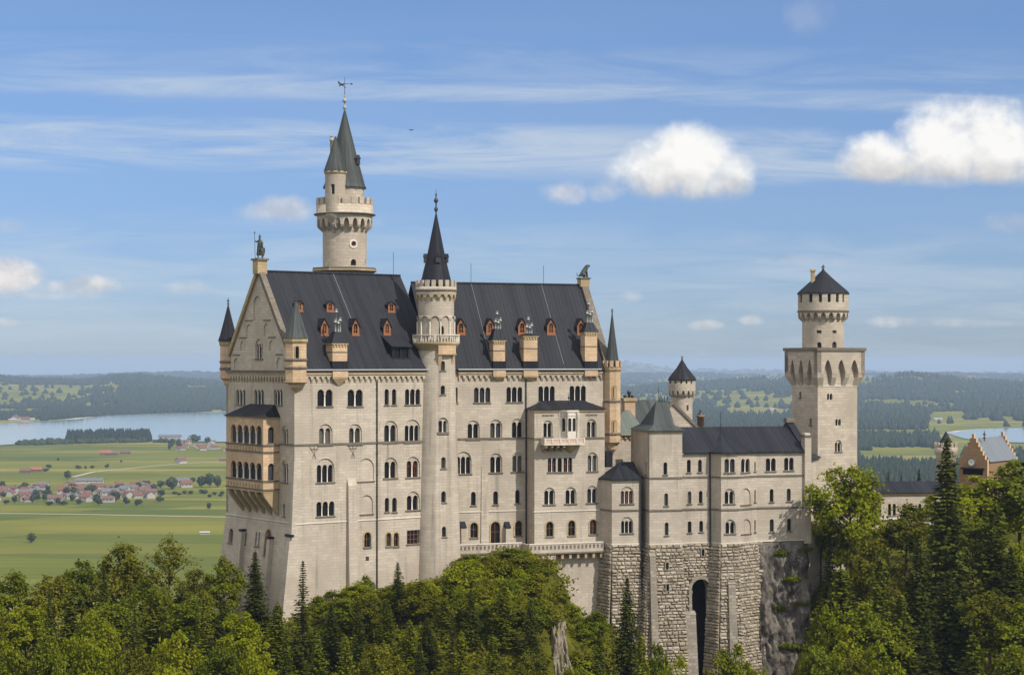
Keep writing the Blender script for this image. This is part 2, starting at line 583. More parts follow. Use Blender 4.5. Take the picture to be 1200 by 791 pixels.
class Fr:
    """a vertical plane: u along it, d inward (away from the viewer side), z up"""
    def __init__(self, O, ang):
        self.O = (O[0], O[1])
        self.a = R(ang)
        self.c, self.s = math.cos(self.a), math.sin(self.a)
        self.ext = None

    def __call__(self, u, z, d=0.0):
        return Vector((self.O[0] + u * self.c - d * self.s, self.O[1] + u * self.s + d * self.c, z))

    def px(self, x, y=HZ, d=0.0):
        """(u, z) where the sight line through a photo pixel meets this plane (moved inward by d)"""
        ox, oy = self.O[0] - d * self.s, self.O[1] + d * self.c
        a = (x - 600) / F
        u = (a * oy - ox) / (self.c - a * self.s)
        Y = oy + u * self.s
        return u, H - (y - HZ) / F * Y

    def shift(self, d):
        o = self(0, 0, d)
        return Fr((o.x, o.y), math.degrees(self.a))

    def box(self, mb, u0, u1, d0, d1, z0, z1, m):
        c = [self(u0, z0, d0), self(u1, z0, d0), self(u1, z0, d1), self(u0, z0, d1),
             self(u0, z1, d0), self(u1, z1, d0), self(u1, z1, d1), self(u0, z1, d1)]
        mb.hexa(c, m)


def fr2(p, q):
    p, q = Vector(p[:2]), Vector(q[:2])
    f = Fr(p, math.degrees(math.atan2(q.y - p.y, q.x - p.x)))
    f.L = (q - p).length
    return f


class Cyl:
    """a vertical cylinder: u metres round it from the camera-facing side, d inward"""
    def __init__(self, c, r, flare=None):
        self.c0, self.r, self.flare = c, r, flare

    def __call__(self, u, z, d=0.0):
        a = -math.pi / 2 + u / self.r
        r = self.r - d + (self.flare(z) if self.flare else 0)
        return Vector((self.c0[0] + r * math.cos(a), self.c0[1] + r * math.sin(a), z))

    def px(self, x, y=HZ, d=0):
        Y = self.c0[1] - self.r * 0.8
        X = (x - 600) / F * Y
        s = max(-0.98, min(0.98, (X - self.c0[0]) / self.r))
        a = math.asin(s)
        Y = self.c0[1] - self.r * math.cos(a)
        return self.r * a, H - (y - HZ) / F * Y

    def box(self, mb, u0, u1, d0, d1, z0, z1, m):
        n = max(1, int((u1 - u0) / 0.5))
        for i in range(n):
            a, b2 = u0 + (u1 - u0) * i / n, u0 + (u1 - u0) * (i + 1) / n
            mb.hexa([self(a, z0, d0), self(b2, z0, d0), self(b2, z0, d1), self(a, z0, d1),
                     self(a, z1, d0), self(b2, z1, d0), self(b2, z1, d1), self(a, z1, d1)], m)


def inside(poly, x, y):
    c = False
    j = len(poly) - 1
    for i in range(len(poly)):
        xi, yi = poly[i]
        xj, yj = poly[j]
        if (yi > y) != (yj > y) and x < (xj - xi) * (y - yi) / (yj - yi) + xi:
            c = not c
        j = i
    return c


def wall(mb, P, outline, holes=(), m='limestone', reveal=0.4, rm=None, d=0.0, lines=(), smooth=False):
    pts, edges = [], []
    for loop in [outline] + list(holes):
        n0 = len(pts)
        n = len(loop)
        pts += [Vector((x, y)) for x, y in loop]
        edges += [(n0 + i, n0 + (i + 1) % n) for i in range(n)]
    for (u, za, zb) in lines:
        n0 = len(pts)
        pts += [Vector((u, za)), Vector((u, zb))]
        edges.append((n0, n0 + 1))
    vs, _, fs, *_ = delaunay_2d_cdt(pts, edges, [], 0, 1e-5)
    keep = []
    for f in fs:
        cx = sum(vs[i].x for i in f) / len(f)
        cy = sum(vs[i].y for i in f) / len(f)
        if inside(outline, cx, cy) and not any(inside(h, cx, cy) for h in holes):
            keep.append(f)
    mb.mesh([P(v.x, v.y, d) for v in vs], keep, m, [[(vs[i].x, vs[i].y) for i in f] for f in keep], smooth)
    if reveal:
        for h in holes:
            n = len(h)
            for i in range(n):
                a, b2 = h[i], h[(i + 1) % n]
                mb.face([P(a[0], a[1], d), P(b2[0], b2[1], d), P(b2[0], b2[1], d + reveal), P(a[0], a[1], d + reveal)], rm or m)


def cyl_wall(mb, cy, z0, z1, holes=(), m='limestone', reveal=0.35, seg=32, a0=-math.pi, a1=math.pi):
    u0, u1 = a0 * cy.r, a1 * cy.r
    ln = [(u0 + (u1 - u0) * i / seg, z0, z1) for i in range(1, seg)]
    nz = 0
    if cy.flare:
        nz = 6
    out = [(u0, z0), (u1, z0)] + [(u1, z0 + (z1 - z0) * i / (nz + 1)) for i in range(1, nz + 1)] + [(u1, z1), (u0, z1)] + \
        [(u0, z1 - (z1 - z0) * i / (nz + 1)) for i in range(1, nz + 1)]
    wall(mb, cy, out, holes, m, reveal, lines=ln, smooth=True)


def arch_poly(u0, u1, z0, z1, n=8, pointed=False):
    r = (u1 - u0) / 2
    uc = (u0 + u1) / 2
    if pointed:
        zs = z1 - r * 1.75
        pts = [(u0, z0), (u1, z0), (u1, zs)]
        for i in range(1, n):
            t = i / n
            if t <= 0.5:
                k = t * 2
                pts.append((u1 - r * (1 - math.cos(k * math.pi / 2)) ** 1.0, zs + (z1 - zs) * math.sin(k * math.pi / 2)))
            else:
                k = (1 - t) * 2
                pts.append((u0 + r * (1 - math.cos(k * math.pi / 2)), zs + (z1 - zs) * math.sin(k * math.pi / 2)))
        pts.append((u0, zs))
        return pts
    zs = max(z1 - r, z0 + 0.05)
    pts = [(u0, z0), (u1, z0)]
    for i in range(n + 1):
        a = math.pi * i / n
        pts.append((uc + r * math.cos(a), zs + (z1 - zs) * math.sin(a)))
    return pts


def arcade_poly(u0, u1, z0, z1, n, c):
    W = (u1 - u0 - (n - 1) * c) / n
    r = W / 2
    zs = z1 - r
    pts = [(u0, z0), (u1, z0)]
    for k in range(n - 1, -1, -1):
        uc = u0 + k * (W + c) + r
        for i in range(7):
            a = math.pi * i / 6
            pts.append((uc + r * math.cos(a), zs + r * math.sin(a)))
    return pts, W, zs


class Facade:
    """gathers openings on one surface; each opening becomes its own window part"""
    def __init__(self, P, parent, stone='limestone', deep=True, sill='weathered_trim'):
        self.P, self.parent, self.stone, self.holes, self.deep, self.sill = P, parent, stone, [], deep, sill

    def win(self, x0, y0, x1, y1, n=1, style='arcade', label=None, pane='glass', frame=None, sill=True, name='window', surround=None, head=None):
        a, _ = self.P.px(x0, (y0 + y1) / 2)
        b, _ = self.P.px(x1, (y0 + y1) / 2)
        _, zt = self.P.px((x0 + x1) / 2, y0)
        _, zb = self.P.px((x0 + x1) / 2, y1)
        return self.win_m(a, b, zb, zt, n, style, label, pane, frame, sill, name, surround, head)

    def win_m(self, a, b, zb, zt, n=1, style='arcade', label=None, pane='glass', frame=None, sill=True, name='window', surround=None, head=None):
        P = self.P
        mb, pb = MB(), MB()
        W = b - a
        d0 = 0.0
        c = min(0.30, 0.17 * W / max(1, n - 0.5))
        if style == 'blind':
            hole = arch_poly(a, b, zb, zt)
            wall(mb, P, [(a - 0.01, zb - 0.01), (b + 0.01, zb - 0.01), (b + 0.01, zt + 0.01), (a - 0.01, zt + 0.01)], [], self.stone, 0, d=0.16)
            name = 'blind_arch'
        elif style == 'arch':
            hole = arch_poly(a, b, zb, zt)
            r = W / 2
            ia, ib = a + 0.10 * W, b - 0.10 * W
            if n >= 3:
                ia, ib = a + 0.06 * W, b - 0.06 * W
            izt = zt - r * (0.62 if n >= 3 else 0.50) if head is None else head
            ar, lw, zs = arcade_poly(ia, ib, zb, izt, n, c)
            wall(mb, P, [(a - 0.02, zb), (b + 0.02, zb), (b + 0.02, zt + 0.02), (a - 0.02, zt + 0.02)], [ar], self.stone, 0.36, d=0.17)
            for k in range(n - 1):
                uc = ia + (k + 1) * lw + (k + 0.5) * c
                self.col(mb, uc, zb, zs, c, 0.17 + 0.14)
            d0 = 0.17
        elif style == 'rect':
            hole = [(a, zb), (b, zb), (b, zt), (a, zt)]
            for k in range(1, n):
                uc = a + W * k / n
                P.box(mb, uc - 0.05, uc + 0.05, 0.12, 0.22, zb, zt, frame or 'shutter_wood')
            for k in (1, 2):
                zz = zb + (zt - zb) * k / 3
                P.box(mb, a, b, 0.14, 0.20, zz - 0.04, zz + 0.04, frame or 'shutter_wood')
        else:
            hole, lw, zs = arcade_poly(a, b, zb, zt, n, c)
            for k in range(n - 1):
                uc = a + (k + 1) * lw + (k + 0.5) * c
                self.col(mb, uc, zb, zs, c, 0.13)
        if frame and style not in ('rect', 'blind'):
            # timber casement standing in the opening: two jambs, a mullion and a transom
            dd = d0 + 0.24
            lw2 = (b - a) / n
            for k in range(n):
                uc = a + (k + 0.5) * lw2
                P.box(mb, uc - 0.035, uc + 0.035, dd, dd + 0.06, zb, zt - 0.1, frame)
            P.box(mb, a + 0.12, b - 0.12, dd + 0.005, dd + 0.055, zb + (zt - zb) * 0.52, zb + (zt - zb) * 0.52 + 0.07, frame)
        if surround:
            # flat dressed-stone border standing proud round the opening
            g = 0.20
            outl = arch_poly(a - g, b + g, zb - 0.02, zt + g) if style != 'rect' else [(a - g, zb - g), (b + g, zb - g), (b + g, zt + g), (a - g, zt + g)]
            wall(mb, P, outl, [hole], surround, 0.12, d=-0.07)
            for i in range(len(outl)):
                p, q = outl[i], outl[(i + 1) % len(outl)]
                mb.face([P(p[0], p[1], -0.07), P(q[0], q[1], -0.07), P(q[0], q[1], 0.05), P(p[0], p[1], 0.05)], surround)
        if sill:
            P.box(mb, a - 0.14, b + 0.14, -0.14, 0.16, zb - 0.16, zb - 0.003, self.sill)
        self.holes.append(hole)
        o = mb.build(name, self.parent, label) if mb.f or not self.deep else None
        if style != 'blind':
            d1 = d0 + (0.34 if style != 'rect' else 0.26)
            q = [P(a - 0.05, zb - 0.05, d1), P(b + 0.05, zb - 0.05, d1), P(b + 0.05, zt + 0.05, d1), P(a - 0.05, zt + 0.05, d1)]
            pb.face(q, pane)
            if self.deep:
                if o is None:
                    pb.build('window', self.parent)
                else:
                    pb.build('pane', o)
            else:
                mb.face(q, pane)
        if not self.deep:
            if o is not None:
                me = o.data
                bpy.data.objects.remove(o)
                bpy.data.meshes.remove(me)
            o = mb.build(name, self.parent, label)
        return o

    def col(self, mb, uc, z0, zs, c, d):
        P = self.P
        r = c * 0.40
        p = P(uc, z0, d)
        h = zs - z0
        mb.lathe((p.x, p.y), [(r * 1.35, z0), (r * 1.35, z0 + 0.10), (r, z0 + 0.16), (r * 0.92, z0 + h - 0.34), (r * 0.95, z0 + h - 0.30), (c * 0.62, z0 + h - 0.12), (c * 0.62, z0 + h + 0.01)], 8, 'column_stone')


def band(mb, P, u0, u1, z, h, proud, m, d_in=0.2):
    P.box(mb, u0, u1, -proud, d_in, z, z + h, m)


def corbel_table(mb, P, u0, u1, ztop, h, proud, pitch, m, cm=None):
    """a projecting band carried on a row of small round arches and brackets"""
    n = max(1, round((u1 - u0) / pitch))
    p = (u1 - u0) / n
    cw = p * 0.34
    low = ztop - h
    zb = low + h * 0.42
    pts = [(u1, ztop), (u0, ztop)]
    for k in range(n):
        a = u0 + k * p
        pts += [(a, zb), (a + cw / 2, zb)]
        r = (p - cw) / 2
        for i in range(1, 6):
            t = math.pi * (1 - i / 6)
            pts.append((a + p / 2 + r * math.cos(t), zb + h * 0.38 * math.sin(t)))
        pts += [(a + p - cw / 2, zb)]
    pts.append((u1, zb))
    pts = pts[::-1]
    wall(mb, P, pts, [], m, 0, d=-proud)
    for i in range(len(pts)):
        a, b = pts[i], pts[(i + 1) % len(pts)]
        mb.face([P(a[0], a[1], -proud), P(b[0], b[1], -proud), P(b[0], b[1], 0), P(a[0], a[1], 0)], m)
    for k in range(n + 1):
        uc = u0 + k * p
        a, b = max(u0, uc - cw * 0.42), min(u1, uc + cw * 0.42)
        mb.hexa([P(a, low, -0.02), P(b, low, -0.02), P(b, low, 0.03), P(a, low, 0.03),
                 P(a, zb - 0.003, -proud * 0.96), P(b, zb - 0.003, -proud * 0.96), P(b, zb - 0.003, 0.03), P(a, zb - 0.003, 0.03)], cm or m)


def merlons(mb, c, r, z, h, n, th, m, a0=0.0, fill=0.62, steps=2, sq=None):
    """square teeth round a circular parapet"""
    for k in range(n):
        a = a0 + 2 * math.pi * k / n
        da = math.pi / n * fill
        for i in range(steps):
            b0 = a - da + 2 * da * i / steps
            b1 = a - da + 2 * da * (i + 1) / steps
            P = lambda rr, t, zz: (c[0] + rr * math.cos(t), c[1] + rr * math.sin(t), zz)
            mb.hexa([P(r, b0, z), P(r, b1, z), P(r - th, b1, z), P(r - th, b0, z), P(r, b0, z + h), P(r, b1, z + h), P(r - th, b1, z + h), P(r - th, b0, z + h)], m)


def finial(mb, c, z, h, s=1.0, m='lead'):
    mb.lathe(c, [(0.10 * s, z), (0.07 * s, z + h * .18), (0.20 * s, z + h * .24), (0.22 * s, z + h * .30), (0.09 * s, z + h * .38), (0.07 * s, z + h * .5),
                 (0.24 * s, z + h * .56), (0.26 * s, z + h * .61), (0.10 * s, z + h * .70), (0.05 * s, z + h * .75), (0.12 * s, z + h * .80), (0.035 * s, z + h * .86), (0.02 * s, z + h)], 10, m)


def skin_body(name, verts, edges, radii, m, parent=None, sub=1):
    """one continuous figure grown from a skeleton"""
    me = bpy.data.meshes.new(name)
    me.from_pydata([tuple(v) for v in verts], edges, [])
    o = bpy.data.objects.new(name, me)
    COL.objects.link(o)
    sk = o.modifiers.new('skin', 'SKIN')
    for i, sv in enumerate(me.skin_vertices[0].data):
        r = radii[i]
        sv.radius = (r, r) if not isinstance(r, tuple) else r
    me.skin_vertices[0].data[0].use_root = True
    ss = o.modifiers.new('sub', 'SUBSURF')
    ss.levels = sub
    ss.render_levels = sub
    bpy.context.view_layer.update()
    ev = o.evaluated_get(bpy.context.evaluated_depsgraph_get())
    nm = bpy.data.meshes.new_from_object(ev)
    o.modifiers.clear()
    o.data = nm
    bpy.data.meshes.remove(me)
    nm.materials.clear()
    nm.materials.append(MAT[m])
    for p in nm.polygons:
        p.use_smooth = True
    if parent is not None:
        o.parent = parent
    return o

# ================================================================== THE PALACE
class Flare(Fr):
    """a facade that leans outwards below a given height"""
    def __init__(self, O, ang, zb, k):
        super().__init__(O, ang)
        self.zb, self.k = zb, k

    def fl(self, z):
        return self.k * max(0.0, self.zb - z)

    def __call__(self, u, z, d=0.0):
        return Fr.__call__(self, u, z, d - self.fl(z))

    def px(self, x, y=HZ, d=0.0):
        u, z = Fr.px(self, x, y, d)
        for _ in range(3):
            u, z = Fr.px(self, x, y, d - self.fl(z))
        return u, z


def slope_hit(fr, d0, z0, d1, z1, px, py):
    """(u, d, z) where a sight line meets the roof plane rising from (d0,z0) to (d1,z1) of a frame"""
    A = fr(0, z0, d0)
    B = fr(1, z0, d0)
    C = fr(0, z1, d1)
    n = (B - A).cross(C - A)
    o = Vector((0, 0, H))
    r = Vector(((px - 600) / F, 1, -(py - HZ) / F))
    t = (A - o).dot(n) / r.dot(n)
    p = o + r * t
    q = p - fr(0, 0, 0)
    return q.x * fr.c + q.y * fr.s, -q.x * fr.s + q.y * fr.c, p.z


WL, WR = 20.1, 19.0
L = Fr((-255 / F * 250, 250), 36)
RB = Fr((-66 / F * 270, 270), 20)
zE, zRL, zRR = 158.84, 172.75, 172.0
uL = L.px(469, d=WL / 2)[0]
uR = RB.px(713)[0]
zB = 138.2
NW = L(0, 0, WL)
W = Flare(NW, 36 - 90, zB, 0.10)
palace = thing('palace', 'large pale limestone palace with steep dark roofs, gables and a slim round stair tower', 'castle', L(10, 126, 8))

# ---- walls of the two blocks
fL = Facade(L, palace)
for a in [(372, 456.3, 389.7, 476, 2), (407.4, 456.3, 425, 476, 2), (474.7, 455.8, 492.4, 474, 3)]:
    fL.win(*a)
for a in [(450.7, 455.8, 455.7, 474.3), (459.4, 455.8, 464.4, 474.3)]:
    fL.win(*a)
for a in [(373, 496.8, 389.6, 521, 2), (408.3, 496.8, 424, 520.5, 2), (449.4, 493, 466, 518.3, 2), (474, 491.5, 492.4, 518, 3),
          (370.8, 537, 391.9, 565, 3), (449.7, 536, 465.8, 560, 2)]:
    fL.win(*a, style='arch')
fL.win(475.7, 535, 492, 559, 2, 'arch', frame='curtain', label='twin-light window with red-brown casements')
fL.win(419.8, 537, 438.2, 563.5, style='blind')
fL.win(370.8, 587.5, 391.9, 604.6, 3)
fL.win(422.4, 580, 437, 602, style='blind')
fL.win(451, 583, 456, 599.7)
fL.win(459.6, 583, 465, 599.7)
fL.win(476, 575.7, 492, 597.4, 2, 'arch')
fL.win(426.6, 623.5, 434.6, 641, 1, surround='gold_trim', frame='shutter_wood', label='round-headed window in a tan stone border')
fL.win(452.5, 624, 458.4, 640, 1, surround='gold_trim', frame='shutter_wood')
fL.win(461.2, 624, 467, 640, 1, surround='gold_trim', frame='shutter_wood')
fL.win(476.9, 621, 494, 637, 4, 'rect', label='wide square window behind a brown lattice')
fL.win(428.5, 652, 432.5, 657, 1, 'rect', sill=False)
wb = MB()
lo = 112.0
fl = lambda z: 0.10 * max(0, zB - z)
wall(wb, L, [(-fl(lo), lo), (uL, lo), (uL, zE), (0, zE), (0, zB)], fL.holes)
fWu = Facade(W, palace)
fWl = Facade(W, palace)
for a in [(276.7, 456.5, 287.5, 474, 3), (298, 456.5, 309, 474, 3), (321, 456.5, 331, 474.5, 3)]:
    fWu.win(*a)
for a in [(330, 499, 337.5, 520, 2), (330, 539, 337.5, 565, 2)]:
    fWu.win(*a, style='arch')
fWu.win(331.4, 590, 334, 605)
for a in [(268, 619, 273, 636), (284.5, 622, 288.8, 637)]:
    fWl.win(*a, frame='shutter_wood', label='narrow window with brown shutters')
fWl.win(299, 623, 301, 640)
fWl.win(302.5, 623, 304.5, 640)
fWl.win(310.5, 620, 317.5, 651, 1, surround='gold_trim', frame='shutter_wood', pane='shutter_wood', label='tall round-headed opening closed with brown boards')
wall(wb, W, [(0, zB), (WL, zB), (WL, zE), (0, zE)], fWu.holes)
wall(wb, W, [(-fl(lo), lo), (WL, lo), (WL, zB), (0, zB)], fWl.holes)
# back and east side
L.box(wb, 0, uL, WL - 0.6, WL, lo, zE, 'limestone')
L.box(wb, uL - 0.5, uL - 0.003, 0.05, WL - 0.003, lo, zE - 0.003, 'limestone')
east_gab = [L(uL - 0.4, zE, 0.1), L(uL - 0.4, zE, WL), L(uL - 0.4, zRL - 0.35, WL / 2)]
wb.prism(east_gab, L(0.4, 0, 0) - L(0, 0, 0), 'limestone')
wb.build('wall', palace, 'limestone walls of the western block')

fR = Facade(RB, palace)
for a in [(555.5, 454, 574.5, 471.5, 3), (593.5, 453.5, 612, 471, 3), (631, 452.5, 650, 470.5, 3), (667.5, 452, 686.5, 470, 3)]:
    fR.win(*a)
fR.win(534.3, 454, 536.3, 472)
for a in [(547, 492.5, 562, 514.5, 2), (573.5, 491.5, 588.5, 513.5, 2), (599, 490.5, 613.5, 513, 2), (573.5, 531, 588.5, 553.5, 2), (599.5, 530, 613.5, 552.5, 2)]:
    fR.win(*a, style='arch')
fR.win(533.8, 529, 552.5, 555, 3, 'arch')
for a in [(552, 576, 557.5, 592), (578, 575.5, 583.5, 591), (603.8, 574, 609.3, 589.5)]:
    fR.win(*a)
for a in [(551, 612, 560, 630), (603.5, 610, 612, 627.5)]:
    fR.win(*a, surround='gold_trim', frame='shutter_wood', label='round-headed terrace window in a tan border')
fR.win(575, 611, 586, 637, surround='gold_trim', frame='shutter_wood', name='terrace_door', sill=False, label='arched door to the terrace')
wb = MB()
u0R = -7.0
wall(wb, RB, [(u0R, lo), (uR, lo), (uR, zE), (u0R, zE)], fR.holes)
RB.box(wb, u0R, uR, WR - 0.6, WR, lo, zE, 'limestone')
RB.box(wb, uR - 0.6, uR - 0.003, 0.05, WR - 0.603, lo, zE - 0.003, 'limestone')
wb.prism([RB(uR - 0.5, zE, 0.1), RB(uR - 0.5, zE, WR), RB(uR - 0.5, zRR + 0.1, WR / 2)], RB(0.6, 0, 0) - RB(0, 0, 0), 'limestone')
wb.build('wall', palace, 'limestone walls of the eastern block')

# ---- west gable
g = MB()
fG = Facade(W, palace, 'limestone')
fG.win(299, 397, 308, 420.5, 3, 'arch', sill=True)
for a in [(288.5, 380, 294.5, 396.5), (309, 379, 315, 394), (281.5, 399.5, 286.5, 411), (315.5, 399, 320.5, 411), (274, 419.5, 280, 432), (324, 419, 330.5, 432)]:
    fG.win(*a, style='blind', sill=False)
hole_c = None
ga, gb = fG.P.px(295.8)[0], fG.P.px(306.2)[0]
fG.win(297.0, 347, 306.5, 376, 2, 'blind', sill=False)
wall(g, W, [(0.0, zE), (WL, zE), (WL / 2, zRL)], fG.holes)
for a in [(287.5, 376.5, 296), (308.5, 376, 317), (280.5, 396.5, 288.5), (314.5, 396, 323), (273, 416.5, 281), (323, 416, 332)]:
    ua, zz = W.px(a[0], a[1])
    ub, _ = W.px(a[2], a[1])
    W.box(g, ua, ub, -0.12, 0.02, zz, zz + 0.16, 'weathered_trim')
g.build('gable', palace)
v = MB()
for s in (0, 1):
    foot, top = (-0.45, WL / 2) if s == 0 else (WL + 0.45, WL / 2)
    th = 0.75
    ring = [W(foot, zE - 0.35, -0.35), W(foot, zE + 0.55, -0.35), W(top, zRL + 0.85, -0.35), W(top, zRL - 0.15, -0.35)]
    v.prism(ring, W(0, 0, 0.85) - W(0, 0, 0), 'gold_trim' if s == 0 else 'weathered_trim')
v.build('gable_coping', palace)
p = MB()
W.box(p, WL / 2 - 0.75, WL / 2 + 0.75, -0.65, 0.85, zRL - 0.4, zRL + 1.5, 'gold_trim')
W.box(p, WL / 2 - 0.95, WL / 2 + 0.95, -0.85, 1.05, zRL + 1.5, zRL + 1.75, 'weathered_trim')
p.build('statue_pedestal', palace)
zPed = zRL + 1.75

# ---- cornices, courses, gutters
c = MB()
for P, a, b in ((L, 0.0, uL - 0.8), (RB, 0.4, uR - 1.2), (W, 0.7, WL - 0.9)):
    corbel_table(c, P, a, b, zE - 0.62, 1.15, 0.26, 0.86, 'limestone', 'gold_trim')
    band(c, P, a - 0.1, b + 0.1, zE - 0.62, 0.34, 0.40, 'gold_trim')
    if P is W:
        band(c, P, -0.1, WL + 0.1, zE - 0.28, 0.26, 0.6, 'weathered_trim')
c.build('cornice', palace)
st = MB()
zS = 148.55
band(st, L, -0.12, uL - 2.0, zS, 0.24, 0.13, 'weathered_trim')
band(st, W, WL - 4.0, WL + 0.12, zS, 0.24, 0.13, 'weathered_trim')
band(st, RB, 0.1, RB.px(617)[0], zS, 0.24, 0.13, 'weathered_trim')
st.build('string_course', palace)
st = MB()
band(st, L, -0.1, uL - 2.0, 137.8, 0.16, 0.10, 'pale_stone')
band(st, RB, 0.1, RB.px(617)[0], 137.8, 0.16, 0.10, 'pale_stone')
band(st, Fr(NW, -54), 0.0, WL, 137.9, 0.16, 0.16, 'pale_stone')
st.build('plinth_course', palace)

# ---- roofs
def saddle(name, fr, u0, u1, w_, ze, zr, m, ov=0.55, lab=None):
    mb = MB()
    sl = (zr - ze) / (w_ / 2)
    nu = 1
    for sgn in (0, 1):
        d0 = -ov if sgn == 0 else w_ + ov
        zb = ze - ov * sl * 0 + 0.05
        a, b_, c_, d_ = fr(u0, zb, d0), fr(u1, zb, d0), fr(u1, zr, w_ / 2), fr(u0, zr, w_ / 2)
        th = Vector((0, 0, -0.22))
        mb.face([a, b_, c_, d_], m)
        mb.face([a + th, d_ + th, c_ + th, b_ + th], m)
        mb.face([a, a + th, b_ + th, b_], m)
        mb.face([b_, b_ + th, c_ + th, c_], m)
        mb.face([d_, d_ + th, a + th, a], m)
    mb.tube(fr(u0, zr + 0.02, w_ / 2), fr(u1, zr + 0.02, w_ / 2), 0.16, m, 8)
    o = mb.build(name, palace, lab)
    return o


saddle('roof', L, 0.35, uL, WL, zE, zRL, 'slate_roof', lab='steep dark sheet roof of the western block')
saddle('roof', RB, u0R + 3, uR - 0.6, WR, zE, zRR, 'slate_roof', lab='steep dark sheet roof of the eastern block')
gt = MB()
gt.tube(L(0.9, zE + 0.02, -0.62), L(uL - 0.6, zE + 0.02, -0.62), 0.11, 'lead', 8)
gt.tube(RB(0.2, zE + 0.02, -0.62), RB(uR - 1.4, zE + 0.02, -0.62), 0.11, 'lead', 8)
gt.build('gutter', palace)
# a light ladder strip / lightning conductor down each roof
ls = MB()
def roof_pt(fr, w_, zr, u, t, lift=0.08):
    d = -0.55 + (w_ / 2 + 0.55) * t
    return fr(u, zE + 0.05 + (zr - zE - 0.05) * t + lift, d)
ur0 = slope_hit(L, -0.55, zE, WL / 2, zRL, 391, 323)[0]
ls.tube(roof_pt(L, WL, zRL, ur0, 0.5), roof_pt(L, WL, zRL, ur0, 1.0), 0.028, 'lead', 5)
for x in (554, 636):
    uu = slope_hit(RB, -0.55, zE, WR / 2, zRR, x, 340)[0]
    ls.tube(roof_pt(RB, WR, zRR, uu, 0.05), roof_pt(RB, WR, zRR, uu, 1.0), 0.022, 'lead', 5)
ls.build('roof_conductor', palace)
for fr, w_, zr, x, yt in ((L, WL, zRL, 461, 296), (RB, WR, zRR, 552, 309), (RB, WR, zRR, 637, 311)):
    r_ = MB()
    uu = fr.px(x, d=w_ / 2)[0]
    b0 = fr(uu, zr, w_ / 2)
    r_.tube(b0, (b0.x, b0.y, zat(yt, b0.y)), 0.035, 'dark_iron', 5)
    r_.build('lightning_rod', palace)

# gable coping of the east end with the lion's pedestal
v = MB()
for s in (0, 1):
    d0 = -0.6 if s == 0 else WR + 0.6
    ring = [RB(uR - 0.75, zE - 0.3, d0), RB(uR - 0.75, zE + 0.75, d0), RB(uR - 0.75, zRR + 0.75, WR / 2), RB(uR - 0.75, zRR - 0.3, WR / 2)]
    v.prism(ring, RB(1.1, 0, 0) - RB(0, 0, 0), 'weathered_trim')
RB.box(v, uR - 0.95, uR + 0.55, WR / 2 - 0.75, WR / 2 + 0.75, zRR - 0.3, zRR + 0.95, 'gold_trim')
RB.box(v, uR - 1.1, uR + 0.7, WR / 2 - 0.9, WR / 2 + 0.9, zRR + 0.95, zRR + 1.15, 'weathered_trim')
v.build('gable_coping', palace, 'weathered coping of the east gable with its pedestal')
zPed2 = zRR + 1.15

# ---- dormers
def dormer(fr, w_, zr, px, py, wpx, hpx, pointed):
    """py: image row of its foot"""
    u, d, z = slope_hit(fr, -0.55, zE + 0.05, w_ / 2, zr, px, py)
    Y = fr(u, z, d).y
    wd, ht = wpx / F * Y * 1.05, hpx / F * Y
    sl = (zr - zE) / (w_ / 2 + 0.55)
    mb, rf, pn = MB(), MB(), MB()
    h0 = ht * (0.56 if pointed else 0.72)
    dp = ht / sl + 0.25
    a, b_ = u - wd / 2, u + wd / 2
    front = [(a, z - 0.15), (b_, z - 0.15), (b_, z + h0), (u, z + ht), (a, z + h0)]
    op = arch_poly(a + wd * .25, b_ - wd * .25, z + ht * .12, z + h0 + (ht - h0) * .35, 6)
    wall(mb, fr, front, [op], 'wood', 0.14, d=d)
    for i in range(5):
        p, q = front[i], front[(i + 1) % 5]
        if i in (2, 3):
            continue
        mb.face([fr(p[0], p[1], d), fr(q[0], q[1], d), fr(q[0], q[1], d + dp), fr(p[0], p[1], d + dp)], 'slate_roof')
    fr.box(mb, u - 0.04, u + 0.04, d + 0.06, d + 0.12, z + ht * .12, z + h0, 'wood')
    fr.box(mb, a + wd * .25, b_ - wd * .25, d + 0.065, d + 0.115, z + h0 * .55, z + h0 * .62, 'wood')
    fr.box(mb, a - 0.06, b_ + 0.06, d - 0.12, d + 0.05, z - 0.14, z + 0.0, 'wood')
    o = mb.build('dormer', palace)
    e = 0.16
    for s in (-1, 1):
        x0 = u + s * (wd / 2 + e)
        zl = z + h0 - e * (ht - h0) / (wd / 2)
        r4 = [fr(x0, zl, d - e), fr(u, z + ht + 0.03, d - e), fr(u, z + ht + 0.13, d - e), fr(x0, zl + 0.10, d - e)]
        rf.prism(r4, fr(0, 0, dp + e) - fr(0, 0, 0), 'slate_roof')
        r5 = [fr(u + s * (wd / 2 + 0.04), z + h0 - 0.10, d - 0.03), fr(u, z + ht - 0.04, d - 0.03), fr(u, z + ht - 0.22, d - 0.03), fr(u + s * (wd / 2 - 0.12), z + h0 - 0.18, d - 0.03)]
    rf.build('dormer_roof', o)
    pn.face([fr(a + .1, z, d + 0.15), fr(b_ - .1, z, d + 0.15), fr(b_ - .1, z + h0 + .3, d + 0.15), fr(a + .1, z + h0 + .3, d + 0.15)], 'glass')
    pn.build('pane', o)


for x, y in ((350.8, 364.5), (387, 364.8), (458.8, 365.5)):
    dormer(L, WL, zRL, x, y, 9, 11.5, False)
for x in (380.4, 416.8, 453.7):
    dormer(L, WL, zRL, x, 392.5, 9.3, 18.5, True)
for x in (540.4, 574.6, 612, 645.8, 681):
    dormer(RB, WR, zRR, x, 391.8, 9.6, 18, True)
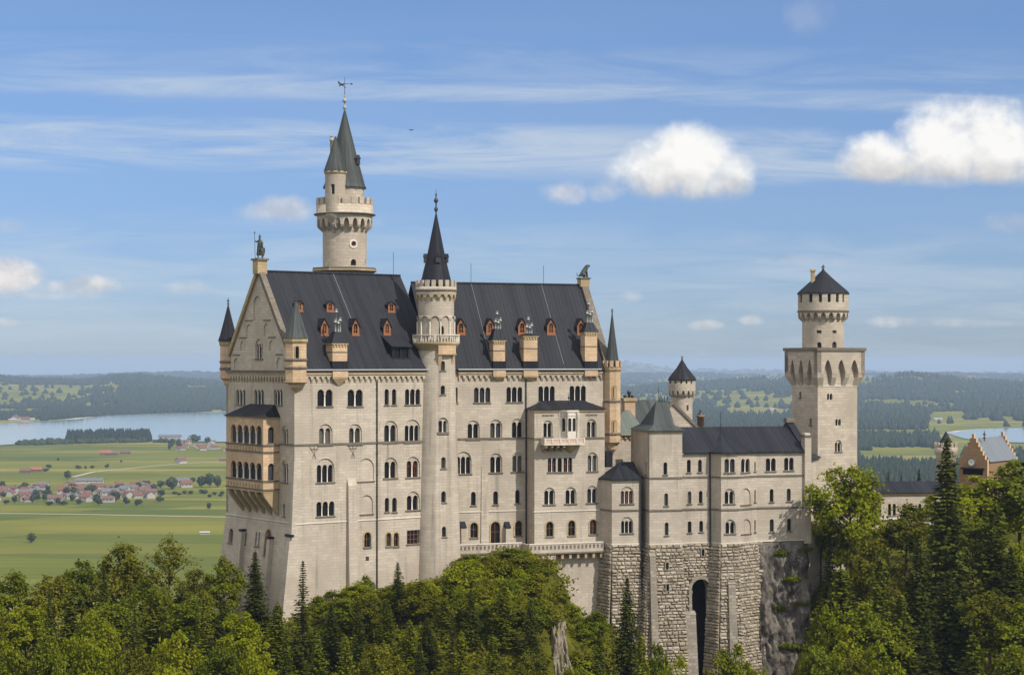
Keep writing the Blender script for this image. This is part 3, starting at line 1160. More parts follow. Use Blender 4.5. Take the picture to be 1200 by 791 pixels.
# wide low dormer
u, d, z = slope_hit(L, -0.55, zE + 0.05, WL / 2, zRL, 470, 421)
mb = MB()
op = [[(u - 1.15, z + .25), (u - 0.15, z + .25), (u - 0.15, z + 1.5), (u - 1.15, z + 1.5)], [(u + .15, z + .25), (u + 1.15, z + .25), (u + 1.15, z + 1.5), (u + .15, z + 1.5)]]
wall(mb, L, [(u - 1.5, z - .1), (u + 1.5, z - .1), (u + 1.5, z + 1.75), (u - 1.5, z + 1.75)], op, 'slate_roof', 0.15, d=d)
for s in (-1, 1):
    mb.face([L(u + s * 1.5, z - .1, d), L(u + s * 1.5, z + 1.75, d), L(u + s * 1.5, z + 2.9, d + 2.5), L(u + s * 1.5, z + 2.2, d + 2.5)], 'slate_roof')
mb.hexa([L(u - 1.8, z + 1.72, d - .35), L(u + 1.8, z + 1.72, d - .35), L(u + 1.8, z + 3.5, d + 3.0), L(u - 1.8, z + 3.5, d + 3.0),
         L(u - 1.8, z + 1.86, d - .35), L(u + 1.8, z + 1.86, d - .35), L(u + 1.8, z + 3.64, d + 3.0), L(u - 1.8, z + 3.64, d + 3.0)], 'slate_roof')
o = mb.build('dormer', palace, 'wide low dark dormer with two square lights')
pn = MB()
pn.face([L(u - 1.3, z + .1, d + .16), L(u + 1.3, z + .1, d + .16), L(u + 1.3, z + 1.6, d + .16), L(u - 1.3, z + 1.6, d + .16)], 'glass')
pn.build('pane', o)
for du in (-1.05, -.6, .35, .8):
    pass

# ---- chimneys standing on the eaves
def chimney(fr, x0, x1, ytop, yf, corb=450, cap=10, lab=None):
    xm = (x0 + x1) / 2
    u0, zt = fr.px(x0, ytop, -0.35)
    u1, _ = fr.px(x1, ytop, -0.35)
    zc = fr.px(xm, corb, -0.35)[1]
    mb = MB()
    d0, d1 = -0.45, 1.35
    zf = zE + 0.35
    fr.box(mb, u0, u1, d0, d1, zf, zt, 'sandstone')
    fr.box(mb, u0 - .1, u1 + .1, d0 - .1, d1 + .1, zf - 0.2, zf + .9, 'slate_roof')
    fr.box(mb, u0 - .06, u1 + .06, d0 - .06, d1 + .06, (zf + zt) / 2 + .4, (zf + zt) / 2 + .52, 'weathered_trim')
    n = 5
    for k in range(n):
        uc = u0 + (u1 - u0) * (k + .5) / n
        fr.box(mb, uc - .11, uc + .11, d0 - .12, d0 + .02, zt - .55, zt - .2, 'gold_trim')
    fr.box(mb, u0 - .15, u1 + .15, d0 - .15, d1 + .15, zt - .2, zt, 'gold_trim')
    o = mb.build('chimney', palace, lab)
    cb = MB()
    fr.box(cb, u0 - .05, u1 + .05, -0.62, 0.02, zE - 1.0, zE - .16, 'sandstone')
    for k in range(4):
        t = k / 4
        fr.box(cb, u0 + (u1 - u0) * .12 * k, u1 - (u1 - u0) * .12 * k, -0.55 + .12 * k, 0.02, zE - 1.0 - (zE - 1.0 - zc) * (t + .25), zE - 1.0 - (zE - 1.0 - zc) * t - .003, 'gold_trim')
    cb.build('corbel', o)
    # sheet-metal cap: a steep hipped lid
    cm = MB()
    um, dm = (u0 + u1) / 2, (d0 + d1) / 2
    hc = cap / F * 262
    a = [fr(u0 - .2, zt, d0 - .2), fr(u1 + .2, zt, d0 - .2), fr(u1 + .2, zt, d1 + .2), fr(u0 - .2, zt, d1 + .2)]
    b_ = [fr(um - .5, zt + hc, dm - .45), fr(um + .5, zt + hc, dm - .45), fr(um + .5, zt + hc, dm + .45), fr(um - .5, zt + hc, dm + .45)]
    cm.hexa(a + b_, 'slate_roof')
    cm.build('chimney_cap', o)
    zf1 = fr.px(xm, yf, dm)[1]
    for k, (du, dd, hh) in enumerate(((-.38, -.3, .55), (0, .1, 1.0), (.38, -.3, .62), (0.05, -.35, .5))):
        pm = MB()
        p = fr(um + du, 0, dm + dd)
        z1 = zt + hc + (zf1 - zt - hc) * hh
        pm.lathe((p.x, p.y), [(.12, zt + hc - .1), (.12, z1 - .5), (.24, z1 - .48), (.24, z1 - .34), (.12, z1 - .32), (.12, z1 - .14), (.20, z1 - .12), (.20, z1)], 8, 'flue_metal')
        pm.build('flue', o)


chimney(L, 389.3, 406.5, 402, 362, 451, 13)
chimney(RB, 577.8, 591.6, 398.5, 364.5, 446, 14)
chimney(RB, 613.5, 629.5, 393.5, 371, 446, 3)
chimney(RB, 685.2, 699.5, 389, 353, 440, 12)

# ---- corner turrets
def turret(fr_c, r, zc0, zc1, zs, z_roof, z_apex, zfin, roofm, stone, n=8, battl=False, rr=1.22, win=True, lab=None, a0=None, wz=None):
    a0 = math.pi / 8 if a0 is None else a0
    mb = MB()
    mb.lathe(fr_c, [(0.05, zc0), (r * .35, zc0 + (zc1 - zc0) * .3), (r * .55, zc0 + (zc1 - zc0) * .45), (r * .62, zc0 + (zc1 - zc0) * .7), (r * 1.06, zc1 - .25), (r * 1.06, zc1)], n, stone, a0, False)
    mb.lathe(fr_c, [(r, zc1), (r, z_roof - .3)], n, stone, a0, False)
    for zz in zs:
        mb.lathe(fr_c, [(r, zz - .12), (r * 1.10, zz), (r * 1.10, zz + .22), (r, zz + .32)], n, 'weathered_trim', a0, False)
    mb.lathe(fr_c, [(r, z_roof - .75), (r * 1.14, z_roof - .45), (r * 1.14, z_roof), (r * .6, z_roof)], n, 'gold_trim', a0, False)
    o = mb.build('corner_turret', palace, lab)
    rf = MB()
    ro = r * rr
    if battl:
        merlons(mb, fr_c, r * 1.14, z_roof, 0.9, 8, .28, stone, 0.2)
        b2 = MB()
        merlons(b2, fr_c, r * 1.16, z_roof, 0.95, 10, .28, stone, 0.2, .6)
        b2.build('battlement', o)
        ro = r * .95
    h = z_apex - z_roof
    rf.lathe(fr_c, [(ro, z_roof), (ro * .80, z_roof + h * .16), (ro * .42, z_roof + h * .56), (.06, z_apex)], n, roofm, a0, False)
    rf.build('spire', o)
    fi = MB()
    finial(fi, fr_c, z_apex - .25, zfin - z_apex + .25, .8, 'dark_iron')
    fi.build('finial', o)
    if win:
        for zz in (wz or []):
            wn = MB()
            for k in range(0, 1):
                a = -math.pi / 2 + .25 + k * math.pi / 4
                ap = r * math.cos(math.pi / n)
                P = Fr((fr_c[0] + ap * math.cos(a) - .5 * math.cos(a + math.pi / 2), fr_c[1] + ap * math.sin(a) - .5 * math.sin(a + math.pi / 2)), math.degrees(a + math.pi / 2))
                # frame outside, dark niche within
                out = arch_poly(.14, .86, zz - .15, zz + 1.95)
                inn = arch_poly(.27, .73, zz, zz + 1.75)
                wall(wn, P, out, [inn], 'gold_trim', .10, d=-.09)
                for i in range(len(out)):
                    p, q = out[i], out[(i + 1) % len(out)]
                    wn.face([P(p[0], p[1], -.09), P(q[0], q[1], -.09), P(q[0], q[1], .02), P(p[0], p[1], .02)], 'gold_trim')
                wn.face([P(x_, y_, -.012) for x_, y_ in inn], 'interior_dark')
            wn.build('window', o)
    return o


def tz(y, c):
    return zat(y, c[1])


c = L(0.25, 0, 0.25)
cS = (c.x + .1, c.y - .1)
turret(cS, 1.5, tz(461, cS), tz(446, cS), [tz(432, cS), tz(422.5, cS)], tz(396.5, cS), tz(352, cS), tz(344, cS), 'copper_roof', 'sandstone', wz=[tz(421, cS)], a0=math.pi / 8 + .25,
       lab='south-west corner turret with a green-grey copper spire')
c = Fr.__call__(W, 0.2, 0, 0.2)
cN = (c.x, c.y)
turret(cN, 1.15, tz(457, cN), tz(441, cN), [tz(433, cN), tz(425, cN)], tz(400, cN), tz(357, cN), tz(348.5, cN), 'slate_roof', 'sandstone', rr=1.3, win=False, a0=.3,
       lab='north-west corner turret with a dark pointed spire')
c = RB(uR + .55, 0, -.15)
cE = (c.x, c.y)
turret(cE, 1.30, tz(535, cE), tz(516, cE), [tz(509, cE), tz(471, cE)], tz(430, cE), tz(366, cE), tz(361, cE), 'copper_roof', 'sandstone', battl=True, wz=[tz(466, cE), tz(506, cE)], a0=.45,
       lab='south-east corner turret of orange stone with a battlement and green spire')

# ---- stair tower
ct = (-89 / F * 264.6, 264.6)
k = ct[1] / F
z_ = lambda y: zat(y, ct[1] - 1.5)
cy = Cyl(ct, 21.6 * k, lambda z: 0.055 * max(0, 139.0 - z))
sm = MB()
tw = sm
ftw = []
stair_obj_holes = []


class Later:
    pass


# balcony, drums and parapet
rb_ = 27.5 * k
ru = 21.0 * k
rm_ = 24.0 * k
cyu = Cyl(ct, ru)
stair = MB()
holes_low, holes_up = [], []
wins = []
def cyl_win(cyx, store, x0, y0, x1, y1, n=1, style='arcade', sill=True):
    a, b_ = cyx.px(x0)[0], cyx.px(x1)[0]
    zt, zb_ = z_(y0), z_(y1)
    wins.append((cyx, a, b_, zb_, zt, n, style, sill))
    if style == 'arch':
        store.append(arch_poly(a, b_, zb_, zt))
    else:
        store.append(arcade_poly(a, b_, zb_, zt, n, .25)[0])


cyl_win(cy, holes_low, 516.6, 423, 521.6, 434)
cyl_win(cy, holes_low, 516.6, 451.5, 521.6, 462)
cyl_win(cy, holes_low, 512.8, 489, 525.4, 506.2, 2, 'arch')
cyl_win(cy, holes_low, 517.2, 535, 522.4, 548.4)
cyl_win(cy, holes_low, 517.2, 575, 522.6, 588)
cyl_win(cy, holes_low, 517.6, 616, 522.2, 628)
cyl_win(cyu, holes_up, 514.6, 382, 520.4, 393, 1, 'arcade', False)
cyl_wall(stair, cy, 114, z_(400), holes_low)
cyl_wall(stair, cyu, z_(400), z_(343), holes_up)
stair.lathe(ct, [(cy.r - .02, z_(412)), (cy.r * 1.10, z_(408)), (rb_ * .97, z_(404)), (rb_, z_(402.5)), (rb_, z_(401)), (ru - .05, z_(401))], 40, 'gold_trim')
corbel_table(stair, cyu, -math.pi * ru, math.pi * ru, z_(343), 1.25, .32, .95, 'gold_trim', 'gold_trim')
stair.lathe(ct, [(ru + .32, z_(345.5)), (rm_, z_(342)), (rm_, z_(336.3)), (rm_ - .35, z_(336.3)), (rm_ - .35, z_(339)), (.1, z_(339))], 40, 'limestone')
stair.lathe(ct, [(rm_ + .002, z_(342)), (rm_ + .12, z_(341)), (rm_ + .12, z_(339.5)), (rm_ + .002, z_(339))], 40, 'weathered_trim')
# blind arcade round the upper drum
corbel_table(stair, cyu, -math.pi * ru, math.pi * ru, z_(368.5), 1.15, .20, 1.45, 'limestone', 'limestone')
n_ar = round(2 * math.pi * ru / 1.45)
for i in range(n_ar):
    a = -math.pi / 2 - math.pi + 2 * math.pi * i / n_ar
    stair.tube((ct[0] + (ru + .12) * math.cos(a), ct[1] + (ru + .12) * math.sin(a), z_(400)), (ct[0] + (ru + .12) * math.cos(a), ct[1] + (ru + .12) * math.sin(a), z_(377)), .10, 'column_stone', 6)
stair_o = stair.build('stair_tower', palace, 'slim round stair tower with balcony and black spire')
for (cyx, a, b_, zb_, zt, n, style, sill) in wins:
    f = Facade(cyx, stair_o, deep=False)
    f.win_m(a, b_, zb_, zt, n, style, sill=sill)
bl = MB()
bl.lathe(ct, [(rb_ - .30, z_(393.6)), (rb_ - .02, z_(393.6)), (rb_ + .03, z_(392.2)), (rb_ - .30, z_(392.2)), (rb_ - .30, z_(393.6))], 40, 'pale_stone')
for i in range(44):
    a = 2 * math.pi * i / 44
    r0 = rb_ - .15
    x_, y_ = ct[0] + r0 * math.cos(a), ct[1] + r0 * math.sin(a)
    if i % 11 == 0:
        bl.lathe((x_, y_), [(.24, z_(401)), (.24, z_(392))], 4, 'pale_stone', a + .78, False)
    else:
        bl.lathe((x_, y_), [(.09, z_(401)), (.13, z_(399)), (.07, z_(396)), (.10, z_(393.6))], 6, 'pale_stone')
bl.build('balcony', stair_o)
bt = MB()
merlons(bt, ct, rm_, z_(336.3), .95, 18, .35, 'limestone', .1, .6)
bt.build('battlement', stair_o)
sp = MB()
rc = 19.2 * k
zc0, zc1 = z_(337), z_(250.5)
sp.lathe(ct, [(rc, zc0), (rc * .97, zc0 + .5), (rc * .55, zc0 + (zc1 - zc0) * .44), (.12, zc1)], 12, 'slate_roof', 0, False)
for a in (-2.9, -1.35, -.25):
    zz = zc0 + (zc1 - zc0) * .34
    rr = rc * .64
    P = Fr((ct[0] + rr * math.cos(a) - .35 * math.cos(a + math.pi / 2), ct[1] + rr * math.sin(a) - .35 * math.sin(a + math.pi / 2)), math.degrees(a + math.pi / 2))
    P.box(sp, 0, .7, -.25, .6, zz, zz + .75, 'dark_iron')
    sp.prism([P(-.1, zz + .75, -.32), P(.8, zz + .75, -.32), P(.35, zz + 1.3, -.32)], P(0, 0, 1.0) - P(0, 0, 0), 'slate_roof')
sp.build('spire', stair_o)
fi = MB()
finial(fi, ct, zc1 - .4, z_(221) - zc1 + .4, 1.25, 'dark_iron')
fi.build('finial', stair_o)
br_ = MB()
f5 = Cyl(ct, cy.r)
ua, ub = f5.px(513.5)[0], f5.px(530)[0]
f5.box(br_, ua, ub, -.55, .05, z_(415), z_(403.5), 'sandstone')
f5.box(br_, ua - .1, ub + .1, -.62, .05, z_(415.8), z_(414.6), 'gold_trim')
for q in ((ua, ua + .45), (ub - .45, ub)):
    br_.hexa([f5(q[0], z_(428), -.05), f5(q[1], z_(428), -.05), f5(q[1], z_(428), .05), f5(q[0], z_(428), .05),
              f5(q[0], z_(416), -.5), f5(q[1], z_(416), -.5), f5(q[1], z_(416), .05), f5(q[0], z_(416), .05)], 'sandstone')
br_.build('bartizan', stair_o)
scp = [MB() for _ in range(5)]
f5.box(scp[0], f5.px(498)[0], f5.px(511)[0], -.14, .1, zS, zS + .24, 'weathered_trim')
f5.box(scp[1], f5.px(511)[0], f5.px(527)[0], -.16, .1, z_(508.6), z_(506.4), 'weathered_trim')
f5.box(scp[2], f5.px(527)[0], f5.px(532.5)[0], -.14, .1, zS, zS + .24, 'weathered_trim')
f5.box(scp[3], f5.px(510.6)[0], f5.px(511.6)[0], -.13, .1, zS, z_(507), 'weathered_trim')
f5.box(scp[4], f5.px(526.6)[0], f5.px(527.6)[0], -.13, .1, zS, z_(507), 'weathered_trim')
for q_ in scp:
    q_.build('string_course', stair_o)

# ---- loggia on the west front
dl = -2.5
Wf = Fr(W.O, -54)
lg0, lg1 = Wf.px(265.4, 500, dl)[0], Wf.px(308.4, 500, dl)[0]
WF = Wf.shift(dl)
zl = lambda y: WF.px(290, y)[1]
fF = Facade(WF, palace, 'sandstone')
lm = MB()
ret = fr2(WF(lg1, 0), Wf(lg1, 0))
lft = fr2(Wf(lg0, 0), WF(lg0, 0))
lo_o = MB()
hs = []
lg_arches = []
for (ya, yb) in ((498, 519.5), (541, 561)):
    a, b_ = WF.px(270.5)[0], WF.px(306.6)[0]
    lg_arches.append((WF, a, b_, zl(yb), zl(ya), 5, hs))
hr = []
for (ya, yb) in ((500, 519.5), (543, 563)):
    lg_arches.append((ret, .75, 1.75, ret.px(317, yb)[1], ret.px(317, ya)[1], 1, hr))
for (P, a, b_, zb_, zt, n, store) in lg_arches:
    store.append(arcade_poly(a, b_, zb_, zt, n, min(0.30, 0.17 * (b_ - a) / max(1, n - 0.5)))[0])
zt_, zb_ = zl(488), zl(575)
wall(lo_o, WF, [(lg0, zb_), (lg1, zb_), (lg1, zt_), (lg0, zt_)], hs, 'sandstone', .4)
wall(lo_o, ret, [(0, zb_), (ret.L, zb_), (ret.L, zt_), (0, zt_)], hr, 'sandstone', .4)
wall(lo_o, lft, [(0, zb_), (lft.L, zb_), (lft.L, zt_), (0, zt_)], [], 'sandstone', 0)
WF.box(lo_o, lg0 + .02, lg1 - .02, .02, 2.4, zb_ + .003, zb_ + .3, 'sandstone')
for yy in (489.5, 521.5, 529.5, 563, 573):
    for (P, a, b_) in ((WF, lg0 - .1, lg1 + .1), (ret, -.1, ret.L - .05)):
        band(lo_o, P, a, b_, zl(yy), .22, .14, 'weathered_trim' if yy != 489.5 else 'gold_trim', .05)
for yy, hh in ((527.0, .55), (570, .5)):
    for k2 in range(12):
        uc = lg0 + (lg1 - lg0) * (k2 + .5) / 12
        WF.box(lo_o, uc - .22, uc + .22, -.09, .02, zl(yy), zl(yy) + hh, 'gold_trim')
lobj = lo_o.build('loggia', palace, 'two-storey arcaded loggia of orange sandstone')
for (P, a, b_, zbb, ztt, n, store) in lg_arches:
    Facade(P, lobj, 'sandstone', deep=False).win_m(a, b_, zbb, ztt, n, 'arcade')  # open arches: a dark sheet stands in for the shade behind them
bk = MB()
nb = 6
for k2 in range(nb):
    uc = lg0 + .35 + (lg1 - lg0 - .7) * k2 / (nb - 1)
    ring = [WF(uc - .28, zb_, 0), WF(uc - .28, zb_ - .7, .3), WF(uc - .28, zl(600) - .3, 2.4), WF(uc - .28, zb_, 2.4)]
    bk.prism(ring, WF(.56, 0, 0) - WF(0, 0, 0), 'gold_trim')
bk.build('bracket', lobj)
lr = MB()
e = .35
A = [WF(lg0 - e, zt_, -e), WF(lg1 + e, zt_, -e), WF(lg1 + e, zt_, 2.5), WF(lg0 - e, zt_, 2.5)]
zr_ = zl(474)
r0, r1 = Wf.px(289, 476)[0], Wf.px(319, 476)[0]
B2 = [Wf(lg0 + 2.6, zr_, -.15), Wf(lg1 - 1.0, zr_, -.15)]
lr.face([A[0], A[1], B2[1], B2[0]], 'slate_roof')
lr.face([A[1], A[2], B2[1]], 'slate_roof')
lr.face([A[3], A[0], B2[0]], 'slate_roof')
lr.face([B2[0], B2[1], Wf(lg1 - 1.0, zr_, .1), Wf(lg0 + 2.6, zr_, .1)], 'slate_roof')
lr.face([A[0], A[3], A[2], A[1]], 'slate_roof')
lr.build('loggia_roof', lobj)

# ---- projecting bay of the east block
ua = RB.px(617.3)[0]
pb = 3.3
for _ in range(20):
    pb += (RB.px(626.3, d=-pb)[0] - ua) * -0.6 if False else 0
BF = RB.shift(-pb)
lo_, hi_ = .5, 8.0
for _ in range(40):
    mid_ = (lo_ + hi_) / 2
    if RB.px(626.3, d=-mid_)[0] > ua:
        lo_ = mid_
    else:
        hi_ = mid_
pb = (lo_ + hi_) / 2
BF = RB.shift(-pb)
ub = BF.px(708.5)[0]
print('bay depth', pb, 'width', ub - ua)
fB = Facade(BF, palace)
zb_ = lambda y, x=668: BF.px(x, y)[1]
bay_holes = []
bw = []
def bwin(*a, **kw):
    bw.append((a, kw))
bwin(636.3, 492.5, 647.6, 512, 2, 'arch')
bwin(687.2, 491, 699, 512, 2, 'arch')
bwin(642, 536.5, 651.5, 553, 2, pane='glass', frame='curtain')
bwin(653.5, 536.5, 658.5, 553)
bwin(660.5, 536, 670.5, 553, 2, frame='curtain')
bwin(688, 530, 700.5, 552, 2, 'arch')
for a in ((637, 571, 650.5, 591), (662, 570.5, 675.5, 590), (687.5, 569, 700.5, 589)):
    bwin(*a, n=2, style='arch')
for a in ((640, 611, 648.5, 628.5), (665.8, 609.5, 674, 627.5), (691, 608.5, 699.5, 626)):
    bwin(*a, surround='gold_trim', frame='shutter_wood')
zbt = zb_(479.6)
bm = MB()
fBx = Facade(BF, None)
# collect holes with throwaway geometry, then build the windows under the finished bay
tmp = []
for a, kw in bw:
    o = fBx.win(*a, **kw)
    tmp.append(o)
wall(bm, BF, [(ua, lo), (ub, lo), (ub, zbt), (ua, zbt)], fBx.holes)
for o in tmp:
    for ch in list(o.children):
        bpy.data.objects.remove(ch)
    bpy.data.objects.remove(o)
sideL = fr2(RB(ua, 0), BF(ua, 0))
sideR = fr2(BF(ub, 0), RB(ub, 0))
wall(bm, sideL, [(0, lo), (sideL.L, lo), (sideL.L, zbt), (0, zbt)], [], 'limestone', 0)
wall(bm, sideR, [(0, lo), (sideR.L, lo), (sideR.L, zbt), (0, zbt)], [], 'limestone', 0)
band(bm, BF, ua - .12, BF.px(634)[0], zS, .24, .13, 'weathered_trim')
band(bm, BF, BF.px(680)[0], ub + .05, zS, .24, .13, 'weathered_trim')
band(bm, sideL, 0, sideL.L, zS, .24, .13, 'weathered_trim')
band(bm, BF, ua - .1, ub + .05, 137.8, .16, .10, 'pale_stone')
for xa, xb in ((635, 649), (686, 700)):
    a, b_ = BF.px(xa)[0], BF.px(xb)[0]
    nn = 9
    for k2 in range(nn):
        uc = a + (b_ - a) * (k2 + .5) / nn
        BF.box(bm, uc - .06, uc + .06, -.07, .02, zb_(487.5), zb_(485.5), 'weathered_trim')
band(bm, BF, ua - .1, ub + .05, zbt - .35, .3, .18, 'gold_trim', .05)
bay = bm.build('bay', palace, 'projecting bay with an oriel and stone balcony under a low hipped roof')
fB = Facade(BF, bay, deep=False)
for a, kw in bw:
    fB.win(*a, **kw)
br2 = MB()
e = .4
zap = zb_(470.5)
A = [BF(ua - e, zbt, -e), BF(ub + e, zbt, -e), BF(ub + e, zbt, pb), BF(ua - e, zbt, pb)]
m0, m1 = RB.px(640)[0], RB.px(690)[0]
T = [RB(ua + 2.6, zap + .1, -.1), RB(ub - 2.2, zap + .1, -.1)]
br2.face([A[0], A[1], T[1], T[0]], 'slate_roof')
br2.face([A[1], A[2], T[1]], 'slate_roof')
br2.face([A[3], A[0], T[0]], 'slate_roof')
br2.face([A[0], A[3], A[2], A[1]], 'slate_roof')
br2.face([T[0], T[1], RB(ub - 2.2, zap + .1, .1), RB(ua + 2.6, zap + .1, .1)], 'slate_roof')
q = BF((ua + ub) / 2 + .2, 0, .9)
finial(br2, (q.x, q.y), zbt + .5, 2.0, .6, 'dark_iron')
br2.build('bay_roof', bay)
# oriel: three sides of an octagon over the balcony
orl = MB()
o0, o1 = BF.px(655.8)[0], BF.px(678)[0]
dep = 1.15
zo0, zo1 = zb_(513), zb_(480.5)
pl = [BF(o0, 0, 0), BF(o0 + .75, 0, -dep), BF(o1 - .75, 0, -dep), BF(o1, 0, 0)]
for i in range(3):
    f = fr2(pl[i], pl[i + 1])
    hh = []
    if i == 1:
        w2 = f.L
        hh = [arch_poly(w2 * .10, w2 * .44, zo0 + 1.0, zo1 - 1.15), arch_poly(w2 * .56, w2 * .90, zo0 + 1.0, zo1 - 1.15)]
    else:
        hh = [arch_poly(f.L * .28, f.L * .74, zo0 + 1.0, zo1 - 1.15)]
    wall(orl, f, [(0, zo0), (f.L, zo0), (f.L, zo1), (0, zo1)], hh, 'pale_stone', .2)
    orl.face([f(.02, zo0, .21), f(f.L - .02, zo0, .21), f(f.L - .02, zo1, .21), f(.02, zo1, .21)], 'glass')
    band(orl, f, -.02, f.L + .02, zo1 - .8, .14, .07, 'pale_stone', .02)
    band(orl, f, -.02, f.L + .02, zo1 - .25, .2, .10, 'pale_stone', .02)
    for uu in (.0, f.L):
        p = f(uu, 0, 0)
        orl.lathe((p.x, p.y), [(.13, zo0), (.10, zo0 + .3), (.09, zo1 - 1.3), (.16, zo1 - 1.1), (.16, zo1 - .2)], 8, 'pale_stone')
orl.build('oriel', bay)
# balcony
bc = MB()
b0, b1 = BF.px(633)[0], BF.px(680.5)[0]
zf_, zr2 = zb_(520.8), zb_(512.8)
bd = 1.75
BF.box(bc, b0, b1, -bd, .02, zf_, zf_ + .25, 'pale_stone')
BF.box(bc, b0, b1, -bd + .002, -bd + .16, zr2 - .16, zr2, 'pale_stone')
for (u_, w_) in ((b0, .2), (b1 - .2, .2)):
    BF.box(bc, u_, u_ + w_, -bd, .02, zf_ + .25, zr2, 'pale_stone')
nn = 5
for k2 in range(nn + 1):
    uc = b0 + (b1 - b0) * k2 / nn
    uc = min(max(uc, b0 + .12), b1 - .12)
    BF.box(bc, uc - .12, uc + .12, -bd - .03, -bd + .19, zf_ + .253, zr2 + .05, 'pale_stone')
BF.box(bc, b0 + .1, b1 - .1, -bd + .06, -bd + .12, zf_ + .25, zr2 - .16, 'pink_marble')
for uc in np.linspace(b0 + .4, (b0 + b1) / 2, 4):
    ring = [BF(uc - .16, zf_, -bd + .15), BF(uc - .16, zf_ - .35, -bd + .2), BF(uc - .16, zf_ - 1.0, .0), BF(uc - .16, zf_, .0)]
    bc.prism(ring, BF(.32, 0, 0) - BF(0, 0, 0), 'gold_trim')
uc = BF.px(668)[0]
p = BF(uc, 0, 0)
bc.lathe((p.x, p.y), [(.15, zf_ - 1.25), (.6, zf_ - .8), (1.1, zf_ - .35), (1.35, zf_ - .003)], 16, 'gold_trim')
bc.build('balcony', bay)

# ---- terrace along the south front
tr = MB()
Tf = RB.shift(-1.5)
ta, tb = Tf.px(538)[0], Tf.px(617.5)[0]
zt1 = Tf.px(580, 637.5)[1]
zt0 = Tf.px(580, 647.5)[1]
Bt = BF.shift(-1.3)
tc_, td = Bt.px(618)[0], Bt.px(707.5)[0]
tcx = ua - 1.3
for (P, a, b_, back) in ((Tf, ta, tcx, 1.5), (Bt, tcx, td, 1.3)):
    P.box(tr, a, b_, 0, back, zt0, zt0 + .35, 'limestone')
    P.box(tr, a, b_, .003, .25, zt0 + .35, zt1, 'limestone')
    P.box(tr, a, b_, -.08, .33, zt1, zt1 + .15, 'pale_stone')
    P.box(tr, a, b_, -.10, .05, zt0 - .2, zt0 + .02, 'weathered_trim')
    n2 = round((b_ - a) / .62)
    for k2 in range(n2):
        uc = a + (b_ - a) * (k2 + .5) / n2
        P.box(tr, uc - .16, uc + .16, -.035, .05, zt0 + .55, zt1 - .18, 'weathered_trim')
        if k2 % 2 == 0 and P is Bt and uc > a + 3:
            P.box(tr, uc - .18, uc + .18, .1, 1.25, zt0 - .95, zt0 - .2, 'gold_trim')
P = fr2(Tf(tcx, 0), Bt(tcx, 0))
tr.prism([Tf(tcx - .003, zt0, 0), Bt(tcx - .003, zt0, 0), Bt(tcx - .003, zt1, 0), Tf(tcx - .003, zt1, 0)], RB(.3, 0, 0) - RB(0, 0, 0), 'limestone')
tr.prism([Tf(ta, zt0, 0), Tf(ta, zt0, 1.5), Tf(ta, zt1, 1.5), Tf(ta, zt1, 0)], RB(.25, 0, 0) - RB(0, 0, 0), 'limestone')
# walls carrying it
Tf.box(tr, ta, tcx + .3, .12, 1.48, 112, zt0 - .2, 'limestone')
a, b_ = Bt.px(620)[0], Bt.px(650)[0]
Bt.box(tr, a, b_, .12, 1.28, 112, zt0 - .2, 'limestone')
tr.build('terrace', palace, 'long stone terrace with a pierced balustrade')
for (xa, xb) in ((540.5, 546.5), (593, 598.5)):
    bp = MB()
    a, b_ = RB.px(xa, d=-.8)[0], RB.px(xb, d=-.8)[0]
    RB.box(bp, a, b_, -.8, .02, zt0 + .35, RB.px(xa, 618)[1], 'limestone')
    zz = RB.px(xa, 618)[1]
    RBp = [RB(a - .05, zz, -.9), RB(b_ + .05, zz, -.9), RB(b_ + .05, zz, .02), RB(a - .05, zz, .02), RB(a - .05, zz + .1, -.9), RB(b_ + .05, zz + .1, -.9), RB(b_ + .05, zz + .9, .02), RB(a - .05, zz + .9, .02)]
    bp.hexa(RBp, 'slate_roof')
    bp.build('buttress', palace)

# ---- buttresses on the west block, the corner and the east block
bp = MB()
a, b_ = L.px(406.5, 580)[0], L.px(416.5, 580)[0]
zt_ = L.px(411, 561)[1]
bp.hexa([L(a, lo, -1.1), L(b_, lo, -1.1), L(b_, lo, .02), L(a, lo, .02), L(a, zt_ - .9, -.42), L(b_, zt_ - .9, -.42), L(b_, zt_ - .9, .02), L(a, zt_ - .9, .02)], 'limestone')
bp.hexa([L(a, zt_ - .897, -.42), L(b_, zt_ - .897, -.42), L(b_, zt_ - .897, .02), L(a, zt_ - .897, .02), L(a, zt_, -.08), L(b_, zt_, -.08), L(b_, zt_, .02), L(a, zt_, .02)], 'limestone')
bp.build('buttress', palace, 'slim pilaster buttress on the south front of the western block')
bp = MB()
a, b_ = RB.px(564.3, 600)[0], RB.px(571.8, 600)[0]
zt_ = RB.px(568, 546)[1]
bp.hexa([RB(a - .15, zt1 - 1, -.22), RB(b_ + .1, zt1 - 1, -.22), RB(b_ + .1, zt1 - 1, .02), RB(a - .15, zt1 - 1, .02), RB(a, zt_, -.07), RB(b_, zt_, -.07), RB(b_, zt_, .02), RB(a, zt_, .02)], 'limestone')
bp.build('buttress', palace, 'slim pilaster buttress above the terrace')
bp = MB()
zt_ = W.px(341, 540)[1]
zt2 = W.px(341, 628)[1]
u_a = WL - 1.15
bp.hexa([Vector(W(u_a, lo, -.9)), Vector(L(-fl(lo) - .9, lo, -.35)), L(.6, lo, -.35), W(u_a, lo, .3),
         W(u_a, zt2, -.55), L(-fl(zt2) - .55, zt2, -.12), L(.5, zt2, -.12), W(u_a, zt2, .3)], 'limestone')
